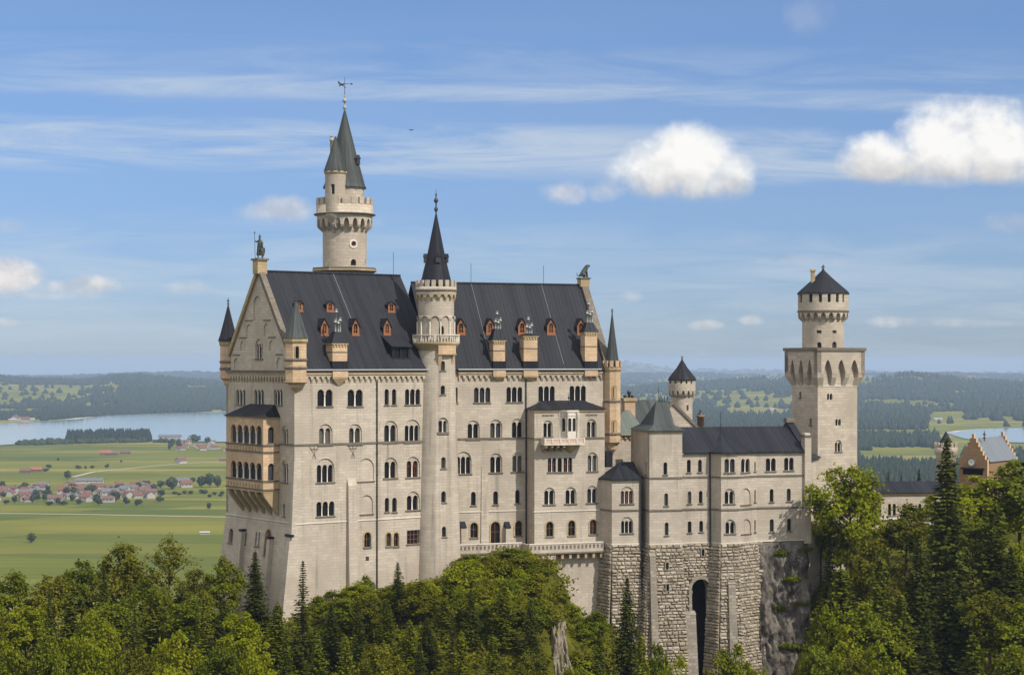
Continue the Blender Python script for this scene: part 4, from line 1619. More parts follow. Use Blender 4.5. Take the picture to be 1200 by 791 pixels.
bp.hexa([W(u_a + .2, zt2 + .003, -.30), L(-fl(zt2) - .30, zt2 + .003, -.06), L(.5, zt2 + .003, -.06), W(u_a + .2, zt2 + .003, .3),
         W(WL - .45, zt_, -.03), L(-.03, zt_, -.03), L(.4, zt_, -.03), W(WL - .45, zt_, .2)], 'limestone')
W.box(bp, u_a - .08, WL + .62, -.66, -.2, zt2 - .05, zt2 + .28, 'slate_roof')
bp.build('buttress', palace, 'sloping corner buttress with a dark cap')
for xx, y0 in ((309.5, 631), (277, 622)):
    bp = MB()
    u_, zz = W.px(xx + 10, y0)
    W.box(bp, u_ - .35, u_ + .35, -.7, .02, lo, zz, 'limestone')
    W.box(bp, u_ - .45, u_ + .45, -.8, .02, zz, zz + .3, 'slate_roof')
    bp.build('buttress', palace)

# ---- rain pipes and wall lamps
def pipe(P, x, y0, y1, d=-.12, r=.10):
    mb = MB()
    u_, za = P.px(x, y0, d)
    zb2 = P.px(x, y1, d)[1]
    mb.tube(P(u_, za, d), P(u_, zb2, d), r, 'dark_iron', 8)
    for zz in np.arange(zb2 + 1, za, 3.0):
        mb.tube(P(u_, zz, d), P(u_, zz + .12, d), r * 1.35, 'dark_iron', 8)
    mb.build('rain_pipe', palace)


pipe(L, 442, 436, 690)
pipe(RB, 616.5, 436, 640)
for x, y in ((368, 530), (413.5, 529)):
    mb = MB()
    u_, zz = L.px(x, y)
    for s in (-1, 0, 1):
        mb.tube(L(u_ + s * .7, zz + .8, -.06), L(u_ + s * .2, zz - .3 + abs(s) * .3, -.06), .03, 'weathered_trim', 5)
        mb.tube(L(u_ + s * .3, zz - .9, -.06), L(u_, zz, -.06), .028, 'weathered_trim', 5)
    mb.tube(L(u_ - .6, zz + .45, -.06), L(u_ + .6, zz + .45, -.06), .035, 'weathered_trim', 5)
    mb.build('tie_anchor', palace)

# ================================================================== TALL TOWER BEHIND THE PALACE
def machicolation(mb, P, u0, u1, ztop, zspr, zarch, zlow, n, proud, cw, m, pointed=False, back=0.0, foot=None, marg=0.0):
    """an overhanging storey whose lower edge is a row of arches on tapering brackets"""
    e0, e1 = u0, u1
    u0, u1 = u0 + marg, u1 - marg
    p = (u1 - u0) / n
    pts = [(e1, ztop), (e0, ztop), (e0, zspr)] if marg else [(u1, ztop), (u0, ztop)]
    for k in range(n):
        a = u0 + k * p
        r = (p - cw) / 2
        pts += [(a, zspr), (a + cw / 2, zspr)]
        for i in range(1, 8):
            t = i / 8
            if pointed:
                x = -1 + 2 * t
                pts.append((a + p / 2 + r * x, zspr + (zarch - zspr) * (1 - abs(x) ** 1.7)))
            else:
                tt = math.pi * (1 - t)
                pts.append((a + p / 2 + r * math.cos(tt), zspr + (zarch - zspr) * math.sin(tt)))
        pts.append((a + p - cw / 2, zspr))
    pts.append((u1, zspr))
    if marg:
        pts.append((e1, zspr))
    pts = pts[::-1]
    nl = [(u0 + p * k, zspr, ztop) for k in range(1, n)] + [(u0 + p * (k + .5), zarch, ztop) for k in range(n)]
    wall(mb, P, pts, [], m, 0, d=-proud, lines=nl)
    for i in range(len(pts)):
        a, b = pts[i], pts[(i + 1) % len(pts)]
        mb.face([P(a[0], a[1], -proud), P(b[0], b[1], -proud), P(b[0], b[1], back), P(a[0], a[1], back)], m)
    for k in range(n + 1):
        uc = u0 + k * p
        a, b = (max(e0, uc - cw * .5) if k else e0), (min(e1, uc + cw * .5) if k < n else e1)
        if foot:
            # feet draw in to the narrower shaft below
            sx = lambda u: foot[0] + (u - e0) * (foot[1] - foot[0]) / (e1 - e0)
            a2, b2 = sx(a), sx(b)
        else:
            a2, b2 = a, b
        am, bm = a + (a2 - a) * .14, b + (b2 - b) * .14
        ring = [P(a, zspr + .004, -proud), P(am, zspr - (zspr - zlow) * .35, -proud * .86), P(a2, zlow, -.03), P(a2, zlow, .05), P(a, zspr + .004, .05)]
        ring2 = [P(b, zspr + .004, -proud), P(bm, zspr - (zspr - zlow) * .35, -proud * .86), P(b2, zlow, -.03), P(b2, zlow, .05), P(b, zspr + .004, .05)]
        mb.mesh(ring + ring2, [(0, 1, 2, 3, 4), (9, 8, 7, 6, 5), (0, 5, 6, 1), (1, 6, 7, 2), (2, 7, 8, 3), (3, 8, 9, 4), (4, 9, 5, 0)], m)


tn = ((404 - 600) / F * 287, 287.0)
kn = 287 / F
zn = lambda y: zat(y, 286)
tall = thing('tower', 'tall round limestone tower with battlements and a green-grey spire, rising behind the palace roof', 'tower', (tn[0], tn[1], 128))
mb = MB()
r0 = 25.8 * kn
c0 = Cyl(tn, r0)
hol = []
tws = []
def tcw(cyx, x0, y0, x1, y1, hl, style='arcade', zf=zn):
    a, b_ = cyx.px(x0)[0], cyx.px(x1)[0]
    hl.append(arcade_poly(a, b_, zf(y1), zf(y0), 1, .2)[0] if style != 'rect' else [(a, zf(y1)), (b_, zf(y1)), (b_, zf(y0)), (a, zf(y0))])
    tws.append((cyx, a, b_, zf(y1), zf(y0), style))


tcw(c0, 411.5, 304.5, 417.5, 312, hol)
tcw(c0, 427, 304.5, 430, 310, hol)
tcw(c0, 412.2, 284.5, 416.8, 289, hol, 'rect')
cyl_wall(mb, c0, zn(316), zn(252), hol, 'limestone_tower')
rr_ = 33.2 * kn
pr = rr_ - r0
mb.lathe(tn, [(r0 + .02, zn(272)), (r0 + .12, zn(271)), (r0 + .02, zn(270))], 36, 'limestone_tower')
machicolation(mb, c0, -math.pi * r0, math.pi * r0, zn(252.5), zn(264.5), zn(257), zn(272), 20, pr * .9, .42, 'limestone_tower')
mb.lathe(tn, [(r0, zn(253)), (rr_, zn(252.8)), (rr_ + .25, zn(252)), (rr_ + .25, zn(250.6)), (rr_, zn(250)), (rr_, zn(240.5)), (rr_ - .4, zn(240.5)), (rr_ - .4, zn(247)), (.2, zn(247))], 40, 'limestone_tower')
mb.lathe(tn, [(rr_ + .26, zn(252.4)), (rr_ + .40, zn(251.8)), (rr_ + .40, zn(251)), (rr_ + .26, zn(250.5))], 40, 'weathered_trim')
r1 = 22.8 * kn
cu = Cyl(tn, r1)
hol2 = []
tcw(cu, 424.2, 226, 427, 231, hol2)
cyl_wall(mb, cu, zn(248), zn(217), hol2, 'limestone_tower')
mb.build('shaft', tall)
for (cyx, a, b_, za, zb2, stl) in tws:
    Facade(cyx, tall, 'limestone_tower', sill='pale_stone').win_m(a, b_, za, zb2, 1, stl, sill=False)
# ring of stone round the small square light
rg = MB()
uc = c0.px(414.5)[0]
rad = 5.2 * kn
outl = [(uc + rad * math.cos(t), zn(286.8) + rad * math.sin(t)) for t in np.linspace(0, 2 * math.pi, 17)[:-1]]
inn = [(uc + rad * .62 * math.cos(t), zn(286.8) + rad * .62 * math.sin(t)) for t in np.linspace(0, 2 * math.pi, 17)[:-1]]
wall(rg, c0, outl, [inn], 'pale_stone', .1, d=-.10)
for i in range(16):
    p, q = outl[i], outl[(i + 1) % 16]
    rg.face([c0(p[0], p[1], -.1), c0(q[0], q[1], -.1), c0(q[0], q[1], .05), c0(p[0], p[1], .05)], 'pale_stone')
rg.build('window_surround', tall)
bt = MB()
merlons(bt, tn, rr_ + .02, zn(240.6), zn(232.5) - zn(240.6), 20, .42, 'limestone_tower', .1, .60)
bt.build('battlement', tall)
pf = MB()
rp = 38.8 * kn
pf.lathe(tn, [(rp * .9, 150), (rp * .93, zn(319)), (rp, zn(317.5)), (rp, zn(314)), (r0 - .1, zn(313.5))], 8, 'weathered_trim', math.pi / 8, False)
pf.lathe(tn, [(rp * .90, 124), (rp * .90, 150.1)], 8, 'limestone', math.pi / 8, False)
pf.lathe(tn, [(rp + .002, zn(318.2)), (rp + .1, zn(318)), (rp + .1, zn(316.4)), (rp + .002, zn(316.2))], 8, 'gold_trim', math.pi / 8, False)
pf.build('platform', tall)
sp = MB()
rs = 25.6 * kn
za, zb2 = zn(219.5), zn(129)
sp.lathe(tn, [(r1 - .1, za - .15), (rs, za - .15), (rs, za), (rs * .93, za + .5), (rs * .52, za + (zb2 - za) * .46), (.14, zb2)], 12, 'copper_roof', .2, False)
spo = sp.build('spire', tall)
fi = MB()
finial(fi, tn, zb2 - .5, zn(107) - zb2 + .5, 1.5, 'lead')
fi.build('finial', spo)
# weather vane
wv = MB()
zv = zn(107)
wv.tube((tn[0], tn[1], zv - .5), (tn[0], tn[1], zn(89.5)), .055, 'dark_iron', 6, .03)
zz = zn(97.5)
wv.tube((tn[0] - .95, tn[1] - .15, zz), (tn[0] + .95, tn[1] + .15, zz), .045, 'dark_iron', 5)
wv.prism([(tn[0] + .95, tn[1] + .12, zz + .18), (tn[0] + .95, tn[1] + .12, zz - .18), (tn[0] + 1.3, tn[1] + .17, zz)], Vector((0, .05, 0)), 'dark_iron')
wv.prism([(tn[0] - .45, tn[1] - .1, zz - .03), (tn[0] - .62, tn[1] - .1, zz + .05), (tn[0] - .95, tn[1] - .15, zz + .42), (tn[0] - 1.1, tn[1] - .15, zz + .22), (tn[0] - .8, tn[1] - .12, zz - .1),
          (tn[0] - .95, tn[1] - .15, zz - .45), (tn[0] - .6, tn[1] - .1, zz - .28), (tn[0] - .2, tn[1] - .05, zz - .35), (tn[0] - .05, tn[1] - .03, zz + .1)][::-1], Vector((.01, .06, 0)), 'dark_iron')
wv.tube((tn[0] - .12, tn[1] - .7, zz - .5), (tn[0] + .12, tn[1] + .7, zz - .5), .04, 'dark_iron', 5)
wv.build('weather_vane', spo)
dm = MB()
a = -.42
rr2 = rs * .60
P = Fr((tn[0] + rr2 * math.cos(a) - .45 * math.cos(a + math.pi / 2), tn[1] + rr2 * math.sin(a) - .45 * math.sin(a + math.pi / 2)), math.degrees(a + math.pi / 2))
zz = zn(193)
P.box(dm, 0, .9, -.45, .9, zz, zz + .9, 'dark_iron')
dm.prism([P(-.12, zz + .9, -.55), P(1.02, zz + .9, -.55), P(.45, zz + 1.5, -.55)], P(0, 0, 1.2) - P(0, 0, 0), 'copper_roof')
dm.build('dormer', spo)
# stair turret clinging to the upper drum
tsn = ((393.2 - 600) / F * 284.2, 284.2)
ks = 284.2 / F
stt = MB()
rt = 12.3 * ks
cst = Cyl(tsn, rt)
h3 = []
a, b_ = cst.px(388)[0], cst.px(392.3)[0]
h3.append([(a, zn(230)), (b_, zn(230)), (b_, zn(218.5)), (a, zn(218.5))])
cyl_wall(stt, cst, zn(252), zn(203), h3, 'limestone_tower', seg=24)
stt.lathe(tsn, [(.1, zn(277)), (.45, zn(275)), (.55, zn(271)), (.95, zn(269)), (1.0, zn(264.5)), (1.35, zn(262.5)), (1.4, zn(258)), (rt + .1, zn(255.5)), (rt + .1, zn(252))], 20, 'limestone_tower')
stt.lathe(tsn, [(rt + .003, zn(206)), (rt + .16, zn(205)), (rt + .16, zn(203)), (.2, zn(203))], 24, 'gold_trim')
so_ = stt.build('stair_turret', tall)
Facade(cst, so_, 'limestone_tower', deep=False).win_m(a, b_, zn(230), zn(218.5), 1, 'rect2', sill=False)
s2 = MB()
s2.lathe(tsn, [(14.0 * ks, zn(203.5)), (13.0 * ks, zn(200)), (6.5 * ks, zn(181)), (.1, zn(162))], 10, 'copper_roof', .1, False)
s2.build('spire', so_)
ch = MB()
cc = (tsn[0] - .75, tsn[1] + 1.6)
ch.lathe(cc, [(.26, zn(195)), (.26, zn(166)), (.36, zn(165.5)), (.36, zn(163.5)), (.2, zn(163)), (.2, zn(160.5)), (.3, zn(160)), (.05, zn(159))], 8, 'limestone_tower')
ch.build('chimney', tall)

# ================================================================== STATUES ON THE GABLES
sc = Fr.__call__(W, WL / 2, 0, 0.1)
kt = thing('statue', 'dark bronze statue of a knight holding a spear and shield, on the palace west gable', 'statue', (sc.x, sc.y, zPed))
B_ = [(0, 0, 1.85), (0, 0, 2.35), (0, 0, 2.85), (0, -.02, 3.15), (0, -.05, 3.45), (0, -.06, 3.66), (-.30, 0, 2.98), (-.62, -.05, 2.72), (-.72, -.30, 3.02), (.32, 0, 2.95), (.52, -.02, 2.45), (.45, -.38, 2.10),
      (-.20, 0, 1.62), (-.30, -.10, .95), (-.30, .05, .18), (-.32, -.26, .10), (.22, 0, 1.62), (.34, .05, .92), (.36, .16, .18), (.42, -.14, .10)]
E_ = [(0, 1), (1, 2), (2, 3), (3, 4), (4, 5), (2, 6), (6, 7), (7, 8), (2, 9), (9, 10), (10, 11), (0, 12), (12, 13), (13, 14), (14, 15), (0, 16), (16, 17), (17, 18), (18, 19)]
Rd = [(.30, .24), (.29, .22), (.36, .25), .14, .19, .15, .17, .12, .10, .17, .13, .10, .20, .14, .10, .10, .20, .14, .10, .10]
body = skin_body('body', B_, E_, Rd, 'bronze', kt, 1)
cl = MB()
o = Vector((sc.x, sc.y, zPed))
vs = []
for i, (zz, rr) in enumerate(((2.98, .36), (2.3, .46), (1.4, .54), (.55, .62))):
    for j in range(9):
        t = math.pi * (.05 + .9 * j / 8)
        vs.append(o + Vector((rr * math.cos(t), .14 + rr * .75 * math.sin(t) * (1 + .12 * math.sin(j * 2.3)), zz)))
fs = [(r * 9 + j, r * 9 + j + 1, (r + 1) * 9 + j + 1, (r + 1) * 9 + j) for r in range(3) for j in range(8)]
cl.mesh(vs, fs, 'bronze', None, True)
cl.build('cloak', kt)
sh = MB()
ring = []
for (x, zz) in ((-.42, 1.75), (0, 1.9), (.42, 1.75), (.42, 1.1), (.25, .55), (0, .2), (-.25, .55), (-.42, 1.1)):
    ring.append(o + Vector((.55 + x * .85, -.42, zz)))
sh.prism(ring[::-1], Vector((0, .12, 0)), 'bronze')
sh.build('shield', kt)
spr = MB()
spr.tube(o + Vector((-.74, -.34, .05)), o + Vector((-.84, -.34, 4.15)), .045, 'bronze', 6)
spr.lathe((o.x - .84, o.y - .34), [(.045, zPed + 4.1), (.11, zPed + 4.25), (.01, zPed + 4.65)], 6, 'bronze')
spr.lathe((o.x, o.y - .06), [(.24, zPed + 3.6), (.22, zPed + 3.78), (.10, zPed + 3.95), (.02, zPed + 4.15)], 10, 'bronze')
spr.build('spear', kt)
bs = MB()
bs.lathe((o.x, o.y), [(.75, zPed - .01), (.75, zPed + .12), (.02, zPed + .12)], 12, 'bronze')
bs.build('plinth', kt)

kt.scale = (.84, .84, .84)
lc = RB(uR - .2, 0, WR / 2)
ln_ = thing('statue', 'weathered green bronze statue of a seated lion, on the palace east gable', 'statue', (lc.x, lc.y, zPed2))
B_ = [(-.35, 0, .45), (-.05, 0, .95), (.30, 0, 1.45), (.55, 0, 1.80), (.85, 0, 1.88), (1.06, 0, 1.78), (.42, .24, 1.05), (.52, .26, .55), (.55, .26, .10), (.75, .26, .07), (.42, -.24, 1.05), (.52, -.26, .55), (.55, -.26, .10), (.75, -.26, .07),
      (-.18, .34, .42), (.15, .36, .30), (.05, .36, .08), (.30, .36, .07), (-.18, -.34, .42), (.15, -.36, .30), (.05, -.36, .08), (.30, -.36, .07), (-.75, 0, .25), (-1.0, .1, .35), (-1.02, .1, .75)]
E_ = [(0, 1), (1, 2), (2, 3), (3, 4), (4, 5), (2, 6), (6, 7), (7, 8), (8, 9), (2, 10), (10, 11), (11, 12), (12, 13), (0, 14), (14, 15), (15, 16), (16, 17), (0, 18), (18, 19), (19, 20), (20, 21), (0, 22), (22, 23), (23, 24)]
Rd = [.34, .36, .40, .34, .26, .15, .17, .13, .11, .10, .17, .13, .11, .10, .24, .20, .12, .10, .24, .20, .12, .10, .10, .06, .08]
lb = skin_body('body', B_, E_, Rd, 'bronze', ln_, 1)
ln_.rotation_euler = (0, 0, R(10))
lb.data.name = 'lion_body'
mn = MB()
rg2 = random.Random(3)
for i in range(26):
    t = rg2.uniform(0, 6.28)
    q = rg2.uniform(0, 1)
    p0 = Vector((lc.x + .42 + .2 * q, lc.y, zPed2 + 1.5 + .35 * q))
    dv = Vector((-.15, math.cos(t), math.sin(t))).normalized()
    mn.tube(p0 + dv * .22, p0 + dv * .44 + Vector((-.12, 0, -.12)), .11, 'bronze', 5, .03)
mn.build('mane', ln_)

# ================================================================== BOWER WING
K = Fr(((761 - 600) / F * 272, 272), 14)
bower = thing('building', 'pale limestone bower wing on rough boulder masonry, with low dark roofs and a polygonal bay', 'castle wing', K(10, 118, 5))
def kp(px, d):
    u, _ = K.px(px, HZ, d)
    return K(u, 0, d)


zk = lambda y, x=820: K.px(x, y)[1]
zP = zk(637)            # top of the rough masonry
zc1_, zc2_ = zk(560.6, 790), zk(598.6, 790)
A0, A1, A2 = kp(702.3, 4.3), kp(717, 1.4), kp(751, 1.4)
T0, T1, T2, T3 = kp(752, 4.0), kp(761, 0), kp(799.5, 0), kp(802, .9)
T0 = K(0, 0, 4.0)
C2 = kp(832, .9)
D1, D2, D3 = kp(845, -1.2), kp(865, -1.2), kp(887, .9)
E2 = kp(944.5, .9)
outline_pts = [('A', A0, A1), ('B', A1, A2), ('T', T0, T1), ('U', T1, T2), ('V', T2, K(K.px(799.5)[0], 0, .9)), ('C', K(K.px(799.5)[0], 0, .9), C2), ('D', C2, D1), ('E', D1, D2), ('F', D2, D3), ('G', D3, E2)]
eave = {'A': zk(562, 735), 'B': zk(562, 735), 'T': zk(504.6, 780), 'U': zk(504.6, 780), 'V': zk(530.5), 'C': zk(530.5), 'D': zk(530.5), 'E': zk(530.5), 'F': zk(530.5), 'G': zk(530.5)}
wins_k = {
    'B': [((727.0, 570, 742.5, 590), dict(n=3, style='arch', frame='curtain')), ((727.5, 605.5, 742, 624.5), dict(n=3, style='arch'))],
    'U': [((777.5, 541.5, 782, 556), {}), ((778.5, 577.8, 783, 592.5), {}), ((779, 612, 783.5, 627), {})],
    'C': [((805, 538.5, 809.5, 553.5), {}), ((818, 538.5, 822.5, 553), {}), ((806, 575.5, 810.2, 590), {}), ((819, 575, 823.3, 589.5), {}), ((806, 610.5, 810.4, 624), {}), ((819.5, 610, 824, 623), {})],
    'E': [((849, 537.5, 861, 553.5), dict(n=2)), ((848.5, 572.5, 861, 590), dict(n=2, style='arch')), ((849.5, 608.5, 862, 625), dict(n=2, style='arch'))],
    'F': [((868.5, 537.3, 878.5, 553.3), dict(n=2)), ((868.3, 572, 879.5, 591), dict(style='blind')), ((868.8, 608, 880, 625), dict(style='blind')), ((884, 541, 885.6, 552), {}), ((884, 574, 885.6, 588), {}), ((884, 609, 885.6, 623), {})],
    'G': [((897.5, 536.8, 909, 551.8), dict(n=2)), ((919, 536.2, 930, 551), dict(n=2)), ((902, 572.8, 906.5, 588), {}), ((922, 572.3, 926.7, 587), {}), ((902, 608, 906.8, 623), {}), ((922.5, 607.3, 927.3, 622), {})],
    'T': [((756.5, 541, 758, 556), {})],
}
wm, cm, rm = MB(), MB(), MB()
cms = {}
def cpart(kind_, key, lev=0):
    return cms.setdefault((kind_, key in ('A', 'B'), lev), MB())


base_fr = {}
for key, p, q in outline_pts:
    f = fr2(p, q)
    base_fr[key] = f
    fc = Facade(f, bower)
    for a, kw in wins_k.get(key, []):
        fc.win(*a, **kw)
    wall(wm, f, [(0, zP), (f.L, zP), (f.L, eave[key]), (0, eave[key])], fc.holes)
    for zz in (zc1_, zc2_):
        if key in ('A', 'B') and zz == zc1_:
            continue
        band(cpart('string_course', key, zz), f, -.05, f.L + .05, zz, .24, .12, 'weathered_trim', .02)
    band(cpart('cornice', key, eave[key]), f, -.03, f.L + .03, eave[key] - .26, .22, .16, 'gold_trim', .02)
    band(cpart('plinth_course', key), f, -.02, f.L + .02, zP, .18, .10, 'pale_stone', .02)
# closing walls behind
for (p, q, zt) in ((A2, K(K.px(751)[0] + .3, 0, 6), eave['A']), (T2, K(K.px(799.5)[0], 0, 9), eave['T']), (E2, K(K.px(944.5)[0], 0, 13), eave['G']), (K(0, 0, 9), T0, eave['T']),
                   (K(K.px(944.5)[0], 0, 13), K(0, 0, 13), eave['G'])):
    f = fr2(p, q)
    wall(wm, f, [(0, zP), (f.L, zP), (f.L, zt), (0, zt)], [], 'limestone', 0)
# the pier and parapet at the east end
f = fr2(E2, kp(952.5, .6))
pz = zk(512, 948)
zr_par = zat(499.5, 284) + .25
uE = K.px(944.6)[0]
K.box(wm, uE, uE + 1.05, .45, 1.9, zP - .4, pz, 'limestone')
K.box(cm, uE - .12, uE + 1.17, .33, 2.02, pz, pz + .28, 'weathered_trim')
K.box(cm, uE + .1, uE + .95, .6, 1.7, pz + .28, pz + .55, 'pale_stone')
ring = [K(uE + .05, zP, 1.91), K(uE + .05, eave['G'] + .3, 1.91), K(uE + .05, zr_par, 7.5), K(uE + .05, eave['G'] + .3, 13), K(uE + .05, zP, 13)]
wm.prism(ring, K(.8, 0, 0) - K(0, 0, 0), 'limestone')
wm.build('wall', bower)
cm.build('pier_cap', bower)
for (nm_, _a, _l), m_ in cms.items():
    m_.build(nm_, bower)
cp = MB()
for dd in ((1.7, 7.5), (13.2, 7.5)):
    ring = [K(uE - .1, eave['G'] + .1, dd[0]), K(uE - .1, eave['G'] + .85, dd[0]), K(uE - .1, zr_par + .5, dd[1]), K(uE - .1, zr_par - .2, dd[1])]
    cp.prism(ring, K(1.1, 0, 0) - K(0, 0, 0), 'slate_roof')
K.box(cp, uE - .3, uE + 1.2, 6.9, 8.1, zr_par + .3, zr_par + 1.0, 'weathered_trim')
cp.build('gable_coping', bower)

# roofs
def rface(mb, pts, m='slate_roof'):
    mb.face(pts, m)


def off(p, z, fr=None, e=0.4):
    """roof-edge point pushed outwards (towards the viewer) by the eaves overhang"""
    q = Vector((p.x, p.y, z))
    o = K(0, 0, -e) - K(0, 0, 0)
    return q + o


ro = MB()
zr = zat(499.5, 284)
ze = eave['G'] + .02
dR = 7.0
uC0, uG1 = K.px(799.5)[0], uE + .05
Rd0, Rd1 = K(uC0, zr, dR), K(uG1, zr, dR)
c0_, c1_ = off(K(uC0, 0, .9), ze), off(C2, ze)
g0_, g1_ = off(D3, ze), off(K(uG1, 0, .9), ze)
apx = K(K.px(860)[0], zr - .1, 3.4)
rface(ro, [c0_, c1_, Vector((g0_.x, g0_.y, ze)), g1_, Rd1, Rd0])
d0_, d1_, d2_, d3_ = off(C2, ze + .05), off(D1, ze + .05), off(D2, ze + .05), off(D3, ze + .05)
d0_ = d0_ - (K(.3, 0, 0) - K(0, 0, 0))
d3_ = d3_ + (K(.3, 0, 0) - K(0, 0, 0))
mid1 = lambda a, b, t, s: a.lerp(b, t) - Vector((0, 0, s))
apx = K(K.px(860)[0], ze + (zr - ze) * (5.6 - .5) / 6.5 + .12, 5.6)
for a, b_ in ((d0_, d1_), (d1_, d2_), (d2_, d3_)):
    a1, b1 = mid1(a, apx, .5, .22), mid1(b_, apx, .5, .22)
    ro.face([a, b_, b1, a1], 'slate_roof')
    ro.face([a1, b1, apx], 'slate_roof')
    ro.face([a, a + Vector((0, 0, -.18)), b_ + Vector((0, 0, -.18)), b_], 'slate_roof')
bk0, bk1 = K(uC0, ze, 13.5), K(uG1, ze, 13.5)
rface(ro, [Rd0, Rd1, bk1, bk0])
for a, b_ in ((c0_, c1_), (g0_, g1_)):
    ro.face([a, a + Vector((0, 0, -.18)), b_ + Vector((0, 0, -.18)), b_], 'slate_roof')
ro.tube(apx - Vector((0, 0, .1)), apx + Vector((0, 0, 3.0)), .05, 'dark_iron', 5)
ro.build('roof', bower, 'low dark sheet roof with a pointed hip over the polygonal bay')
# tower part with a flared hip
rt_ = MB()
ze = eave['U'] + .02
e = .45
zr2 = zat(470, 280)
zt_k = K.px(799.5)[0]
E4 = [K(-e, ze, -e), K(zt_k + e, ze, -e), K(zt_k + e, ze, 8.4), K(-e, ze, 8.4)]
M4 = [K(.9, ze + .8, .9), K(zt_k - .9, ze + .8, .9), K(zt_k - .9, ze + .8, 7.1), K(.9, ze + .8, 7.1)]
T2_ = [K(2.3, zr2, 3.8), K(zt_k - .95, zr2, 3.8)]
for i in range(4):
    j = (i + 1) % 4
    rt_.face([E4[i], E4[j], M4[j], M4[i]], 'copper_roof')
rt_.face([M4[0], M4[1], T2_[1], T2_[0]], 'copper_roof')
rt_.face([M4[1], M4[2], T2_[1]], 'copper_roof')
rt_.face([M4[2], M4[3], T2_[0], T2_[1]], 'copper_roof')
rt_.face([M4[3], M4[0], T2_[0]], 'copper_roof')
rt_.face([E4[3], E4[2], E4[1], E4[0]], 'slate_roof')
for k2 in range(6):
    p = T2_[0].lerp(T2_[1], .3 + k2 * .14)
    rt_.tube(p - Vector((0, 0, .1)), p + Vector((0, 0, .5 + .3 * (k2 % 2))), .07, 'dark_iron', 5)
p = T2_[0].lerp(T2_[1], .2)
rt_.tube(p, p + Vector((0, 0, 2.3)), .035, 'dark_iron', 5)
rt_.build('roof', bower, 'grey-green flared hip roof of the square stair block')
# annex roof
ra = MB()
ze = eave['B'] + .02
o2 = K(0, 0, -.4) - K(0, 0, 0)
o1 = K(-.4, 0, 0) - K(0, 0, 0)
z3 = lambda v, z: Vector((v.x, v.y, z))
a0_, a1_, a2_ = z3(A0, ze) + o1, z3(A1, ze) + o1 * .4 + o2, z3(A2, ze) + o2
top = zk(543, 735)
t0, t1 = K(K.px(727, d=4.5)[0], top, 4.5), K(K.px(751)[0] + .3, top, 4.5)
ra.face([a0_, a1_, t0], 'slate_roof')
ra.face([a1_, a2_, t1, t0], 'slate_roof')
ra.face([a0_, t0, t1, K(K.px(751)[0] + .3, ze, 8)], 'slate_roof')
ra.face([a0_, a0_ + Vector((0, 0, -.15)), a1_ + Vector((0, 0, -.15)), a1_], 'slate_roof')
ra.face([a1_, a1_ + Vector((0, 0, -.15)), a2_ + Vector((0, 0, -.15)), a2_], 'slate_roof')
K.box(ra, K.px(726)[0] - .6, K.px(726)[0] + .35, 4.6, 5.8, top - .8, top + 1.6, 'slate_roof')
ra.build('roof', bower, 'small dark polygonal roof of the annex')
for key, uu, y0, y1 in (('B', base_fr['B'].L - .12, 560, 760), ('C', base_fr['C'].L - .05, 531, 790)):
    pm = MB()
    f = base_fr[key]
    pm.tube(f(uu, zk(y0), -.12), f(uu, zk(y1), -.45), .11, 'dark_iron', 8)
    pm.build('rain_pipe', bower)

# rough boulder masonry: every block is modelled
def rustic(mb, f, u0, u1, z0, z1, batter=0.05, skip=None, seed=1, ext0=0.0, ext1=0.0, bh=.62):
    rg = random.Random(seed)
    z = z1
    rz = z1
    P = lambda u, zz, d: f(u, zz, d - batter * (z1 - zz))
    nrow = 0
    # dark joint sheet behind the blocks
    while z > z0:
        h = rg.uniform(.36, .62)
        za, zb = z - h, z
        e0, e1 = ext0 * (z1 - za), ext1 * (z1 - za)
        a0, a1 = u0 - e0, u1 + e1
        mid = [(a0, za), (a1, za), (a1, zb), (a0, zb)]
        if not (skip and skip((a0 + a1) / 2, (za + zb) / 2, True)):
            pass
        u = a0
        while u < a1 - .05:
            w_ = rg.uniform(.42, 1.2)
            if a1 - (u + w_) < .4:
                w_ = a1 - u
            uc, zc = u + w_ / 2, (za + zb) / 2
            if not (skip and skip(uc, zc, False)):
                g = .022
                dp = rg.uniform(.10, .30)
                j = lambda s: rg.uniform(-s, s)
                ins = min(.13, h * .24)
                bk = [(u + g, za + g), (u + w_ - g, za + g), (u + w_ - g, zb - g), (u + g, zb - g)]
                fr_ = [(u + g + ins + j(.05), za + g + ins + j(.05)), (u + w_ - g - ins + j(.05), za + g + ins + j(.05)),
                       (u + w_ - g - ins + j(.05), zb - g - ins + j(.05)), (u + g + ins + j(.05), zb - g - ins + j(.05))]
                vs = [P(x, y, 0.02) for x, y in bk] + [P(x, y, -.05) for x, y in bk] + [P(x, y, -dp + j(.05)) for x, y in fr_]
                cx, cz = uc + j(.15), zc + j(.08)
                vs.append(P(cx, cz, -dp - .05 + j(.04)))
                fs = [(0, 1, 5, 4), (1, 2, 6, 5), (2, 3, 7, 6), (3, 0, 4, 7), (4, 5, 9, 8), (5, 6, 10, 9), (6, 7, 11, 10), (7, 4, 8, 11),
                      (8, 9, 12), (9, 10, 12), (10, 11, 12), (11, 8, 12)]
                mb.mesh(vs, fs, 'rubble')
            u += w_
        z = za
    return P


bs = MB()
zbot = 104.0
uo0, uo1 = base_fr['C'].px(808.5, 720)[0], base_fr['C'].px(831, 720)[0]
zar0 = zk(678.5, 820)
def skip_c(u, z, row):
    if row:
        return False
    return uo0 - .1 < u < uo1 + .1 and z < zar0 - .1


